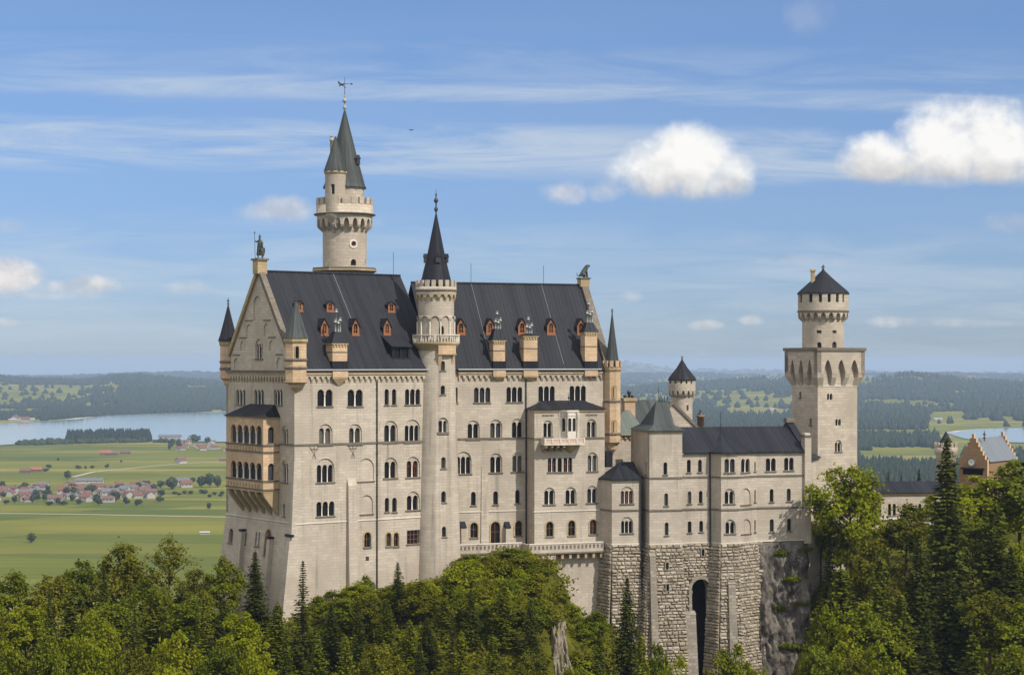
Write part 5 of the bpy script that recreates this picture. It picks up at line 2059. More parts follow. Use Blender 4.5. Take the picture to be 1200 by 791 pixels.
for i, (key, p, q) in enumerate(outline_pts):
    f = base_fr[key]
    bt_ = .075 if key not in ('A', 'B') else .055
    e0 = {'E': .042, 'U': .075, 'F': .042, 'B': .024}.get(key, 0)
    e1 = {'E': .042, 'D': .042, 'T': .075, 'A': .024, 'U': .03}.get(key, 0)
    if key in ('G', 'V'):
        continue
    rustic(bs, f, 0, f.L, zbot, zP - .004, bt_, skip_c if key == 'C' else None, 20 + i, e0, e1)
    pq = [(-e0 * (zP - zbot), zbot), (f.L + e1 * (zP - zbot), zbot), (f.L, zP - .01), (0, zP - .01)]
    hls = []
    if key == 'C':
        hls = [arch_poly(uo0, uo1, zbot + .5, zar0)]
    Pj = (lambda ff, b2: (lambda u, z, d=0.0: ff(u, z, d + .06 - b2 * (zP - z))))(f, bt_)
    wall(bs, Pj, pq, hls, 'joint_mortar', 2.2 if hls else 0, 'rubble')
    if hls:
        Pa = (lambda ff, b2: (lambda u, z, d=0.0: ff(u, z, d - b2 * (zP - z))))(f, bt_)
        g_ = .45
        ring_o = arch_poly(uo0 - g_, uo1 + g_, zbot + .4, zar0 + g_)
        wall(bs, Pa, ring_o, [hls[0]], 'grey_ashlar', 1.2, d=-.30)
        for i2 in range(len(ring_o)):
            p_, q_ = ring_o[i2], ring_o[(i2 + 1) % len(ring_o)]
            bs.face([Pa(p_[0], p_[1], -.3), Pa(q_[0], q_[1], -.3), Pa(q_[0], q_[1], .05), Pa(p_[0], p_[1], .05)], 'grey_ashlar')
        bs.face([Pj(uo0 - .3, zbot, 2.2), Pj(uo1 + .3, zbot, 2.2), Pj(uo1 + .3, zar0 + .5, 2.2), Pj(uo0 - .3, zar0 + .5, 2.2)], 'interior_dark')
f = base_fr['G']
rustic(bs, f, -.2, .9, zbot, zP - .004, .075, None, 77)
bs.build('rusticated_base', bower, 'rough boulder masonry with a tall dark arch')
for key, u_a, u_b, yt, dd, bot in (('U', -.15, .75, 649.5, 1.2, .55), ('C', -.2, 1.95, 719, 1.3, .9), ('E', .85, 1.95, 683, .9, .5)):
    f = base_fr[key]
    bp = MB()
    zt_ = zk(yt)
    hgt = zt_ - zbot
    bt_ = .075
    o_t, o_b = bt_ * (zP - zt_) + dd * .5, bt_ * (zP - zbot) + dd
    bp.hexa([f(u_a - .2, zbot, -o_b), f(u_b + .2, zbot, -o_b), f(u_b + .2, zbot, .2), f(u_a - .2, zbot, .2),
             f(u_a, zt_, -o_t), f(u_b, zt_, -o_t), f(u_b, zt_, .2), f(u_a, zt_, .2)], 'grey_ashlar')
    bp.hexa([f(u_a - .06, zt_, -o_t - .06), f(u_b + .06, zt_, -o_t - .06), f(u_b + .06, zt_, .2), f(u_a - .06, zt_, .2),
             f(u_a, zt_ + .5, -o_t + .5), f(u_b, zt_ + .5, -o_t + .5), f(u_b, zt_ + .5, .2), f(u_a, zt_ + .5, .2)], 'grey_ashlar')
    bp.build('buttress', bower)
for (x, y) in ((782, 663), (782.5, 688), (824, 647)):
    hw = MB()
    f = base_fr['U'] if x < 799 else base_fr['C']
    u_, zz = f.px(x, y)
    P = Fr(f(0, 0, -.075 * (zP - zz) - .34).xy, math.degrees(f.a))
    u_, zz = P.px(x, y)
    P.box(hw, u_ - .34, u_ + .34, 0, .3, zz - .62, zz + .62, 'grey_ashlar')
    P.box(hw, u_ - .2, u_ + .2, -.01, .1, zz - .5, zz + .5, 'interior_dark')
    hw.build('window', bower)
# retaining wall under the terrace's east end
rw = MB()
f = fr2(BF(BF.px(646)[0], 0, -.1), A0)
fr_w = Facade(f, palace)
fr_w.win(672, 656, 675.5, 663, 1, 'rect', sill=False)
fr_w.win(671.5, 669, 675.5, 678, 1, 'arcade', sill=False)
wall(rw, f, [(-.2, 104), (f.L + .2, 104), (f.L + .2, zk(650, 700)), (-.2, zk(650, 700))], fr_w.holes, 'limestone_tower')
rw.build('retaining_wall', palace)

# ================================================================== SQUARE TOWER
Yc = 300.0
cq = ((958.3 - 600) / F * Yc, Yc)
ang = 33
Rf = Fr(cq, ang)
sR = Rf.px(1004.5)[0]
Lf0 = Fr(cq, ang - 90)
sL = -Lf0.px(928.3)[0]
Lf = Fr(Lf0(-sL, 0), ang - 90)
print('square tower faces', sR, sL)
zq = lambda y: zat(y, Yc + 1)
sq = thing('tower', 'tall square stone tower with pointed-arch overhang and a round turret on top, right of centre', 'tower', (cq[0], cq[1] + 5, 128))
mb = MB()
fq = Facade(Rf, sq, 'limestone_tower')
for (x0, y0, x1, y1, n, s) in ((969.3, 461, 975.5, 468.5, 2, 'rect1'), (979, 491, 985.5, 498.5, 2, 'rect1'), (978.5, 515.5, 986.5, 529, 2, 'arch'), (968, 549, 976, 560, 2, 'arch')):
    fq.win(x0, y0, x1, y1, n, 'arcade' if s == 'rect1' else s, sill=(s == 'arch'))
fq2 = Facade(Lf, sq, 'limestone_tower')
fq2.win(948.5, 490, 951, 498, 1)
fq2.win(936.5, 459, 939, 466, 1)
zt_ = zq(410)
wall(mb, Rf, [(0, 118), (sR, 118), (sR, zt_), (0, zt_)], fq.holes, 'limestone_tower')
wall(mb, Lf, [(0, 118), (sL, 118), (sL, zt_), (0, zt_)], fq2.holes, 'limestone_tower')
Bk = fr2(Rf(sR, 0), Rf(sR, 0, sL))
Bk2 = fr2(Rf(sR, 0, sL), Lf(0, 0))
for f in (Bk, Bk2):
    wall(mb, f, [(0, 118), (f.L, 118), (f.L, zt_), (0, zt_)], [], 'limestone_tower', 0)
mb.build('shaft', sq)
mb = MB()
pq_ = .88
for f, w_ in ((Rf, sR), (Lf, sL), (Bk, sL), (Bk2, sR)):
    machicolation(mb, f, -pq_, w_ + pq_, zq(411), zq(437), zq(421.5), zq(453), 3, pq_, 1.05 if f in (Rf, Bk2) else .95, 'limestone_tower', True, foot=(0, w_), marg=.85)
    band(mb, f, 0, w_, zq(453), .16, .08, 'pale_stone', .02)
mb.build('overhang', sq)
pk = MB()
e = pq_ + .2
ringb = [Rf(-e, zq(411.2), -e), Rf(sR + e, zq(411.2), -e), Rf(sR + e, zq(411.2), sL + e), Rf(-e, zq(411.2), sL + e)]
ringt = [Vector((v.x, v.y, zq(407.5))) for v in ringb]
pk.hexa(ringb + ringt, 'weathered_trim')
pk.build('platform', sq)
tq = Rf(sR / 2 - .1, 0, sL / 2)
tq = (tq.x, tq.y)
tq = ((964.6 - 600) / F * (tq[1]), tq[1])
kq = tq[1] / F
zt2 = lambda y: zat(y, tq[1])
rt = MB()
rq0, rq1 = 24.3 * kq, 29.3 * kq
cq0, cq1 = Cyl(tq, rq0), Cyl(tq, rq1)
hq0, hq1, wq = [], [], []
def qw(cyx, x0, y0, x1, y1, st, rect=False):
    a, b_ = cyx.px(x0)[0], cyx.px(x1)[0]
    st.append([(a, zt2(y1)), (b_, zt2(y1)), (b_, zt2(y0)), (a, zt2(y0))] if rect else arcade_poly(a, b_, zt2(y1), zt2(y0), 1, .2)[0])
    wq.append((cyx, a, b_, zt2(y1), zt2(y0), 'rect2' if rect else 'arcade'))


qw(cq0, 957, 401, 962, 408, hq0)
qw(cq0, 974.5, 400.5, 980.2, 408, hq0)
qw(cq0, 956.5, 387.5, 962, 391, hq0, True)
qw(cq0, 975, 387.5, 980, 391, hq0, True)
for x in (940.5, 950, 960.5, 970.8, 980.8, 988.5):
    hw_ = 1.8 if 945 < x < 985 else 1.2
    qw(cq1, x - hw_, 345.5, x + hw_, 355, hq1, True)
cyl_wall(rt, cq0, zt2(408), zt2(362), hq0, 'limestone_tower')
cyl_wall(rt, cq1, zt2(366), zt2(344.5), hq1, 'limestone_tower')
machicolation(rt, cq0, -math.pi * rq0, math.pi * rq0, zt2(365.8), zt2(371.5), zt2(367.2), zt2(377), 20, rq1 - rq0 - .01, .4, 'limestone_tower')
rt.lathe(tq, [(rq1 + .003, zt2(366.6)), (rq1 + .12, zt2(366)), (rq1 + .12, zt2(364.6)), (rq1 + .003, zt2(364))], 40, 'weathered_trim')
rto = rt.build('turret', sq)
for (cyx, a, b_, za, zb2, stl) in wq:
    Facade(cyx, rto, 'limestone_tower', deep=False).win_m(a, b_, za, zb2, 1, stl, sill=False)
cn_ = MB()
cn_.lathe(tq, [(rq1 - .05, zt2(344.8)), (30.6 * kq, zt2(345)), (30.6 * kq, zt2(344)), (28 * kq, zt2(341)), (13 * kq, zt2(328)), (.15, zt2(316.5))], 16, 'slate_roof', .1, False)
cn_.build('cone_roof', rto)
fi = MB()
finial(fi, tq, zt2(318), zt2(309.5) - zt2(318), 1.3, 'dark_iron')
fi.build('finial', rto)
ch = MB()
cc = ((952.6 - 600) / F * (tq[1] - 1), tq[1] - 1)
ch.lathe(cc, [(.42, zt2(336)), (.42, zt2(319)), (.6, zt2(318.5)), (.6, zt2(316.3)), (.3, zt2(316))], 4, 'gold_trim', .8, False)
ch.build('chimney', rto)

# ================================================================== KNIGHTS' HOUSE AND ITS ROUND TOWER
G = Fr(((788 - 600) / F * 297, 297), 14)
kh = thing('building', 'gabled stone house with grey-green roofs behind the bower wing, partly hidden', 'house', G(-6, 130, 8))
zg = lambda y: zat(y, 297)
mb = MB()
gw = 5.0
wall(mb, G, [(-gw, 126), (gw, 126), (gw, zg(507)), (0, zg(471.5)), (-gw, zg(507))], [], 'limestone_tower', 0)
G.box(mb, -gw, -gw + .4, .05, 16, 126, zg(507) - .05, 'limestone_tower')
G.box(mb, gw - .4, gw, .05, 16, 126, zg(507) - .05, 'limestone_tower')
mb.build('wall', kh)
mb = MB()
for s in (-1, 1):
    ring = [G(s * (gw + .4), zg(507) - .5, -.25), G(s * (gw + .4), zg(507) + .05, -.25), G(0, zg(469.5), -.25), G(0, zg(469.5) - .6, -.25)]
    mb.prism(ring, G(0, 0, .6) - G(0, 0, 0), 'weathered_trim')
mb.build('gable_coping', kh)
mb = MB()
for s in (-1, 1):
    mb.face([G(s * (gw + .4), zg(507) - .1, .3), G(0, zg(470.5), .3), G(0, zg(470.5), 16), G(s * (gw + .4), zg(507) - .1, 16)], 'copper_roof')
# long wing running west
ux0 = G.px(742, d=6)[0]
zr3, ze3 = zg(469.8), zg(497)
mb.face([G(ux0 - 3, ze3 - .5, 1.5), G(0, ze3 - .5, 1.5), G(0, zr3, 6), G(ux0, zr3, 6)], 'copper_roof')
mb.face([G(ux0 - 3, ze3 - .5, 11), G(0, ze3 - .5, 11), G(0, zr3, 6), G(ux0, zr3, 6)], 'copper_roof')
mb.build('roof', kh)
mb = MB()
G.box(mb, ux0 - 3, -.1, 2, 10.5, 126, ze3 - .5, 'limestone_tower')
mb.build('wall', kh)
for (x0, x1, yt, lab) in ((732, 744.5, 470, 'tan stone chimney stack with a black pot'),):
    ch = MB()
    f = G.shift(-4)
    a, b_ = f.px(x0)[0], f.px(x1)[0]
    zt_ = f.px(738, yt)[1]
    f.box(ch, a, b_, 0, 1.6, 140, zt_, 'sandstone')
    f.box(ch, a - .2, b_ + .2, -.2, 1.8, zt_, zt_ + .5, 'gold_trim')
    ch.build('chimney', kh, lab)
    p = f((a + b_) / 2, 0, .8)
    for du, hh in ((-.6, .5), (.1, 1.2), (.65, .45)):
        pm = MB()
        q = f((a + b_) / 2 + du, 0, .8)
        pm.lathe((q.x, q.y), [(.2, zt_ + .4), (.2, zt_ + .4 + hh * .6), (.32, zt_ + .4 + hh * .62), (.32, zt_ + .4 + hh), (.05, zt_ + .45 + hh)], 8, 'dark_iron')
        pm.build('chimney_pot', kh)
ch = MB()
p = at(821, 495, 305)
ch.lathe((p.x, p.y), [(.55, 140), (.55, zat(489, 305)), (.75, zat(488.5, 305)), (.75, zat(486.5, 305)), (.5, zat(486, 305))], 8, 'brick')
ch.lathe((p.x, p.y), [(.62, zat(486.4, 305)), (.5, zat(484.5, 305)), (.22, zat(483, 305)), (.3, zat(481.5, 305)), (.05, zat(479.8, 305))], 8, 'dark_iron')
ch.build('chimney', kh, 'orange brick chimney with a black cowl')
# low house with a hipped pale green roof between palace and bower
M_ = Fr(((733 - 600) / F * 286, 286), 14)
lh = thing('building', 'low stone house with pale green hipped roof and golden cornice, right behind the palace', 'house', M_(2, 130, 4))
mb = MB()
zm = lambda y: zat(y, 286)
fM = Facade(M_, lh)
um = M_.px(756)[0]
fM.win(747, 525, 750.5, 538, 1)
wall(mb, M_, [(-4, 126), (um, 126), (um, zm(510)), (-4, zm(510))], fM.holes, 'limestone')
M_.box(mb, um - .3, um - .003, .05, 8, 126, zm(510), 'limestone')
mb.build('wall', lh)
mb = MB()
corbel_table(mb, M_, -4, um, zm(510) - .02, .9, .25, .8, 'gold_trim')
band(mb, M_, -4.1, um + .1, zm(511), .3, .35, 'gold_trim')
mb.build('cornice', lh)
mb = MB()
zt_ = zm(479.5)
mb.face([M_(-4.5, zm(510), -.5), M_(um + .4, zm(510), -.5), M_(um - 1.2, zt_, 5), M_(1.8, zt_, 5)], 'pale_copper')
mb.face([M_(um + .4, zm(510), -.5), M_(um + .4, zm(510), 9), M_(um - 1.2, zt_, 5)], 'pale_copper')
mb.face([M_(-4.5, zm(510), -.5), M_(1.8, zt_, 5), M_(-4.5, zm(510), 9)], 'pale_copper')
mb.face([M_(-4.5, zm(510), 9), M_(1.8, zt_, 5), M_(um - 1.2, zt_, 5), M_(um + .4, zm(510), 9)], 'pale_copper')
mb.build('roof', lh)

tr_ = ((799.3 - 600) / F * 318, 318.0)
kr = 318 / F
zr_ = lambda y: zat(y, 316.5)
rd = thing('tower', 'short round stone tower with a dark conical roof, behind the bower wing', 'tower', (tr_[0], tr_[1], 130))
mb = MB()
rA, rB = 12.2 * kr, 15.8 * kr
cA, cB = Cyl(tr_, rA), Cyl(tr_, rB)
hA, hB, wR_ = [], [], []
a, b_ = cA.px(804.5)[0], cA.px(807)[0]
hA.append(arcade_poly(a, b_, zr_(481), zr_(474.5), 1, .2)[0])
wR_.append((cA, a, b_, zr_(481), zr_(474.5), 'arcade'))
for x in (786, 791.5, 798, 804.3, 810.3):
    a, b_ = cB.px(x - 1.1)[0], cB.px(x + 1.1)[0]
    hB.append([(a, zr_(449.5)), (b_, zr_(449.5)), (b_, zr_(446)), (a, zr_(446))])
    wR_.append((cB, a, b_, zr_(449.5), zr_(446), 'rect2'))
cyl_wall(mb, cA, 130, zr_(455), hA, 'limestone_tower', seg=28)
cyl_wall(mb, cB, zr_(458), zr_(445.2), hB, 'limestone_tower', seg=28)
machicolation(mb, cA, -math.pi * rA, math.pi * rA, zr_(457.8), zr_(461.5), zr_(457.9), zr_(466), 15, rB - rA - .01, .38, 'limestone_tower')
mb.build('shaft', rd)
for (cyx, a, b_, za, zb2, stl) in wR_:
    Facade(cyx, rd, 'limestone_tower').win_m(a, b_, za, zb2, 1, stl, sill=False)
mb = MB()
mb.lathe(tr_, [(rB - .1, zr_(445.4)), (17 * kr, zr_(445.6)), (17 * kr, zr_(444.8)), (15 * kr, zr_(441.5)), (6.5 * kr, zr_(431)), (.1, zr_(421.5))], 16, 'slate_roof', .1, False)
mb.build('cone_roof', rd)
mb = MB()
finial(mb, tr_, zr_(423), zr_(416) - zr_(423), .9, 'dark_iron')
mb.build('finial', rd)

# ================================================================== LOW WING, TERRACE WALL AND GATEHOUSE
Q = Fr(((1022 - 600) / F * 325, 325), 8)
lw = thing('building', 'low white wing with arched windows and dark roof, half hidden behind trees', 'castle wing', Q(6, 128, 3))
zz_ = lambda y: zat(y, 325)
fQ = Facade(Q, lw)
for x in (1031, 1042.5, 1048, 1060, 1066, 1078):
    fQ.win(x - 1.8, 590, x + 1.8, 604, 1)
mb = MB()
uq = Q.px(1110)[0]
wall(mb, Q, [(-3, 118), (uq, 118), (uq, zz_(578)), (-3, zz_(578))], fQ.holes, 'limestone')
Q.box(mb, -3, uq, 6.5, 7, 118, zz_(578), 'limestone')
mb.build('wall', lw)
mb = MB()
band(mb, Q, -3.1, uq + .1, zz_(580.5), .3, .2, 'gold_trim')
band(mb, Q, -3.1, uq + .1, zz_(609), .4, .35, 'pale_stone')
mb.build('cornice', lw)
mb = MB()
zr3 = zz_(566)
mb.face([Q(-3.4, zz_(577.5), -.5), Q(uq + .4, zz_(577.5), -.5), Q(uq + .4, zr3, 4), Q(-3.4, zr3, 4)], 'slate_roof')
mb.face([Q(-3.4, zr3, 4), Q(uq + .4, zr3, 4), Q(uq + .4, zz_(577.5), 8), Q(-3.4, zz_(577.5), 8)], 'slate_roof')
mb.face([Q(-3.4, zz_(577.5), -.5), Q(-3.4, zz_(577.9), -.5), Q(uq + .4, zz_(577.9), -.5), Q(uq + .4, zz_(577.5), -.5)], 'slate_roof')
mb.build('roof', lw)
tw_ = MB()
f = fr2(K(uE + 1.1, 0, 2.2), at(990, 600, 291))
fT = Facade(f, None)
wall(tw_, f, [(0, 118), (f.L, 118), (f.L, zat(612, 285)), (0, zat(612, 285))], [], 'limestone_tower', 0)
f.box(tw_, 0, f.L, -.12, .6, zat(612, 285), zat(609, 285), 'weathered_trim')
o = tw_.build('wall')
tag(o, 'low grey parapet wall between the bower wing and the bright tree', 'wall')
# link building with the small dark lean-to roof beside the pier
lk = thing('building', 'narrow pale stone block with a dark lean-to roof, between bower wing and square tower', 'house', K(uE + 2, 128, 5))
mb = MB()
f = fr2(K(uE + 1.0, 0, 4.5), Rf(.2, 0, .05))
fl_ = Facade(f, lk)
ze4 = zat(542, 282)
wall(mb, f, [(0, 118), (f.L, 118), (f.L, ze4), (0, ze4)], [], 'limestone', 0)
mb.build('wall', lk)
mb = MB()
mb.face([f(-.2, ze4, -.4), f(f.L, ze4, -.4), f(f.L * .2, ze4 + 3.4, 5), f(-.4, ze4 + 3.6, 5)], 'slate_roof')
mb.face([f(-.2, ze4, -.4), f(-.2, ze4 - .2, -.4), f(f.L, ze4 - .2, -.4), f(f.L, ze4, -.4)], 'slate_roof')
mb.build('roof', lk)

Yg = 372.0
Gt = Fr(((1123.5 - 600) / F * Yg, Yg), -38)
gh = thing('building', 'orange brick gatehouse with stepped gables, clock and blue-grey roof behind trees at right', 'gatehouse', (Gt(4, 0, 5).x, Gt(4, 0, 5).y, 126))
wg = Gt.px(1157)[0]
zgh = lambda y: zat(y, Yg - 2)
mb = MB()
def stepped(u0, u1, zlo, zev, ztop, n):
    pts = [(u0, zlo), (u1, zlo)]
    half = (u1 - u0) / 2
    st = half / (n + .45)
    up = (ztop - zev) / n
    for i in range(n):
        pts += [(u1 - st * i, zev + up * i), (u1 - st * (i + 1), zev + up * i)]
    pts += [(u1 - st * n, ztop), (u0 + st * n, ztop)]
    for i in range(n - 1, -1, -1):
        pts += [(u0 + st * (i + 1), zev + up * i), (u0 + st * i, zev + up * i)]
    out = []
    for p in pts:
        if not out or (abs(p[0] - out[-1][0]) + abs(p[1] - out[-1][1])) > 1e-6:
            out.append(p)
    return out


sg = stepped(0, wg, 120, zgh(538), zgh(508.5), 6)
for dd in (0.0, 14.5):
    for off_ in (0.0, .8):
        wall(mb, Gt, sg, [], 'brick', 0, d=dd + off_)
    for i in range(len(sg)):
        p, q = sg[i], sg[(i + 1) % len(sg)]
        mb.face([Gt(p[0], p[1], dd), Gt(q[0], q[1], dd), Gt(q[0], q[1], dd + .8), Gt(p[0], p[1], dd + .8)], 'sandstone')
Gt.box(mb, 0.02, .5, .8, 14.5, 120, zgh(540), 'brick')
Gt.box(mb, wg - .5, wg - .02, .8, 14.5, 120, zgh(540), 'brick')
mb.build('wall', gh)
mb = MB()
for s in (0, 1):
    u_ = -.3 if s == 0 else wg + .3
    mb.face([Gt(u_, zgh(541), .8), Gt(wg / 2, zgh(513.5), .8), Gt(wg / 2, zgh(513.5), 14.5), Gt(u_, zgh(541), 14.5)], 'blue_sheet')
mb.build('roof', gh)
mb = MB()
uc, zc = Gt.px(1138.6, 541.5)
P = lambda r, t, d: Gt(uc + r * math.cos(t), zc + r * math.sin(t), d)
rings = [(.95, -.02), (.95, -.22), (.70, -.22), (.70, -.12)]
ns = 20
vs = [P(r, 2 * math.pi * i / ns, d) for r, d in rings for i in range(ns)]
fs = [(k2 * ns + i, k2 * ns + (i + 1) % ns, (k2 + 1) * ns + (i + 1) % ns, (k2 + 1) * ns + i) for k2 in range(3) for i in range(ns)]
mb.mesh(vs, fs, 'weathered_trim')
mb.face([P(.71, 2 * math.pi * i / ns, -.12) for i in range(ns)], 'clock_face')
for t, l_ in ((1.9, .5), (.6, .35)):
    mb.prism([P(.05, t + 1.57, -.14), P(.05, t - 1.57, -.14), P(l_, t, -.14)], Gt(0, 0, -.02) - Gt(0, 0, 0), 'dark_iron')
mb.build('clock', gh)
mb = MB()
Gt.box(mb, wg * .1, wg * .9, -.6, .02, zgh(549.5), zgh(548), 'slate_roof')
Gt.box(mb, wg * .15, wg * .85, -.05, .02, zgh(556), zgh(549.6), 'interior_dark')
mb.build('window', gh)
gt_c = ((1108.5 - 600) / F * 376, 376.0)
kg = 376 / F
mb = MB()
zc_ = lambda y: zat(y, 374)
mb.lathe(gt_c, [(11.5 * kg, 122), (11.5 * kg, zc_(534)), (13.5 * kg, zc_(531)), (13.5 * kg, zc_(524)), (12.6 * kg, zc_(524))], 16, 'limestone_tower')
to = mb.build('turret', gh)
mb = MB()
merlons(mb, gt_c, 13.5 * kg, zc_(524), .9, 14, .4, 'limestone_tower', .1, .6)
mb.build('battlement', to)
mb = MB()
mb.lathe(gt_c, [(11.2 * kg, zc_(523.5)), (6 * kg, zc_(516)), (.1, zc_(506))], 12, 'slate_roof', 0, False)
mb.build('cone_roof', to)
mb = MB()
p = Gt(wg * .72, 0, 2.5)
finial(mb, (p.x, p.y), zgh(517), zgh(504) - zgh(517), 1.3, 'dark_iron')
mb.build('finial', gh)

# ================================================================== LAND
def vnoise(x, y, seed=0):
    """smooth value noise, vectorised"""
    x = np.asarray(x, float)
    y = np.asarray(y, float)
    xi, yi = np.floor(x), np.floor(y)
    xf, yf = x - xi, y - yi
    u, v = xf * xf * (3 - 2 * xf), yf * yf * (3 - 2 * yf)

    def h(a, b):
        q = np.sin(a * 127.1 + b * 311.7 + seed * 74.7) * 43758.5453
        return q - np.floor(q)
    return (h(xi, yi) * (1 - u) + h(xi + 1, yi) * u) * (1 - v) + (h(xi, yi + 1) * (1 - u) + h(xi + 1, yi + 1) * u) * v


def fbm(x, y, seed=0, o=4):
    s, a, t = 0, .5, 0
    for i in range(o):
        s = s + a * vnoise(x * 2 ** i, y * 2 ** i, seed + i)
        t += a
        a *= .5
    return s / t


def np_mesh(name, verts, quads, mname, uv=None, smooth=False, parent=None):
    verts = np.asarray(verts, np.float32)
    quads = np.asarray(quads, np.int32)
    me = bpy.data.meshes.new(name)
    k = quads.shape[1]
    me.vertices.add(len(verts))
    me.vertices.foreach_set('co', verts.ravel())
    me.loops.add(quads.size)
    me.loops.foreach_set('vertex_index', quads.ravel())
    me.polygons.add(len(quads))
    me.polygons.foreach_set('loop_start', np.arange(0, quads.size, k, dtype=np.int32))
    me.polygons.foreach_set('loop_total', np.full(len(quads), k, np.int32))
    if smooth:
        me.polygons.foreach_set('use_smooth', np.ones(len(quads), bool))
    me.materials.append(MAT[mname])
    me.update(calc_edges=True)
    o = bpy.data.objects.new(name, me)
    COL.objects.link(o)
    if parent is not None:
        o.parent = parent
    return o


# ---- the castle hill: control points (photo column, distance, height)
CP = [(-250, 240, 112), (-60, 235, 115), (40, 240, 117.5), (120, 245, 118.5), (230, 250, 121), (0, 200, 106), (120, 200, 106), (230, 200, 107), (345, 200, 108), (345, 232, 117), (340, 246, 124.5), (415, 255, 127), (415, 236, 119.5),
      (500, 259, 128.3), (515, 240, 122.5), (555, 262, 131.3), (600, 262, 132.3), (635, 263, 131.5), (585, 247, 128.0), (640, 250, 124), (600, 228, 118), (600, 200, 108), (690, 266, 121), (720, 262, 116.5), (780, 262, 110), (780, 245, 105),
      (780, 220, 100), (860, 260, 104), (860, 240, 101), (905, 263, 98), (935, 264, 98), (905, 250, 96), (940, 250, 97), (972, 264, 106), (990, 272, 118), (1002, 280, 127), (1060, 290, 128.5), (1000, 250, 113), (1000, 225, 105), (1150, 290, 128), (1150, 250, 118), (1150, 220, 107),
      (1320, 290, 126), (1320, 230, 108), (345, 275, 127), (500, 290, 131), (700, 305, 132), (900, 305, 131), (1000, 315, 131), (1140, 372, 131), (1300, 390, 128), (240, 268, 121), (100, 285, 113), (0, 285, 108), (-250, 300, 98),
      (300, 325, 105), (600, 345, 110), (900, 360, 116), (1100, 430, 116), (1320, 460, 105), (345, 150, 82), (0, 150, 82), (700, 150, 78), (1100, 150, 82), (600, 60, 60), (-300, 60, 70), (1500, 60, 70),
      (-250, 450, 45), (200, 450, 52), (600, 480, 60), (1000, 540, 64), (1300, 580, 56), (0, 680, 2), (400, 700, 2), (800, 760, 4), (1200, 800, 4), (-400, 640, -4), (1600, 700, 0),
      (0, 900, -14), (600, 950, -14), (1200, 1000, -14), (-500, 900, -14), (1700, 950, -14)]
cpx = np.array([((p - 600) / F * Y, Y, z) for p, Y, z in CP])


def hill_z(x, y):
    x = np.atleast_1d(np.asarray(x, float))
    y = np.atleast_1d(np.asarray(y, float))
    d2 = (x[:, None] - cpx[None, :, 0]) ** 2 + (y[:, None] - cpx[None, :, 1]) ** 2
    w_ = 1.0 / (d2 + 6.0) ** 1.9
    z = (w_ * cpx[None, :, 2]).sum(1) / w_.sum(1)
    return z + (fbm(x / 9, y / 9, 3) - .5) * 2.2 + (fbm(x / 2.6, y / 2.6, 8, 3) - .5) * .8


def hz(x, y):
    return float(hill_z(x, y)[0])


xs = np.concatenate([np.arange(-420, -90, 15), np.arange(-90, 130, 1.8), np.arange(130, 480, 15)])
ys = np.concatenate([np.arange(20, 180, 12), np.arange(180, 300, 1.6), np.arange(300, 420, 5), np.arange(420, 1000, 14)])
gx, gy = np.meshgrid(xs, ys)
gz = np.concatenate([hill_z(a, b) for a, b in zip(gx, gy)])
nx, ny = len(xs), len(ys)
ii = np.arange(nx * ny).reshape(ny, nx)
q = np.stack([ii[:-1, :-1], ii[:-1, 1:], ii[1:, 1:], ii[1:, :-1]], -1).reshape(-1, 4)
hill = np_mesh('hill', np.stack([gx.ravel(), gy.ravel(), gz.ravel()], 1), q, 'forest_floor', smooth=True)
kind(hill, 'structure', 'wooded castle hill under the trees')

# ---- the countryside out to the horizon, with low ridges
R1 = np.array([(-900, 446), (-100, 444), (0, 444), (40, 447), (70, 448), (100, 449), (140, 443), (165, 442), (200, 446), (260, 450), (400, 455), (740, 456), (790, 452), (850, 449), (890, 446), (940, 444), (1020, 446), (1060, 442), (1100, 443), (1140, 447), (1200, 450), (1300, 452), (2100, 452)])
R2 = np.array([(-900, 442), (-50, 443), (60, 444), (150, 440), (220, 438), (260, 439), (500, 440), (740, 440), (900, 440), (1010, 440), (1100, 439), (1200, 441), (2100, 440)])
R3 = np.array([(-900, 441), (100, 441), (170, 440), (210, 437), (260, 438), (420, 434), (700, 424), (733, 424), (765, 428), (795, 433), (860, 434.5), (917, 434), (1015, 434), (1090, 436), (1200, 437), (2100, 436)])


def country_z(x, y):
    x, y = np.asarray(x, float), np.asarray(y, float)
    D = np.maximum(y, 1.0)
    px = 600 + F * x / D
    base = -D ** 2 / 1.44e7
    z = base.copy()
    for Rr, Di, w1, w2, seed in ((R1, 9000., 3600., 2500., 5), (R2, 15000., 3500., 4000., 9), (R3, 27000., 7000., 6000., 13)):
        yt = np.interp(px, Rr[:, 0], Rr[:, 1])
        top = H - (yt - HZ) / F * Di - (-Di ** 2 / 1.44e7)
        t = (D - Di)
        pf = np.where(t < 0, np.clip(1 + t / w1, 0, 1), np.clip(1 - t / w2, 0, 1))
        pf = pf * pf * (3 - 2 * pf)
        lump = 1 + .55 * (fbm(x / 900, D / 900, seed) - .5) * np.clip(1 - np.abs(t) / w1 * .2, 0, 1) * (pf < .97)
        z = z + np.maximum(top, 0) * pf * lump
    flat = np.clip((D - 3500) / 2500, 0, 1)
    z = z + (fbm(x / 400, y / 400, 21) - .5) * 14 * flat
    return z


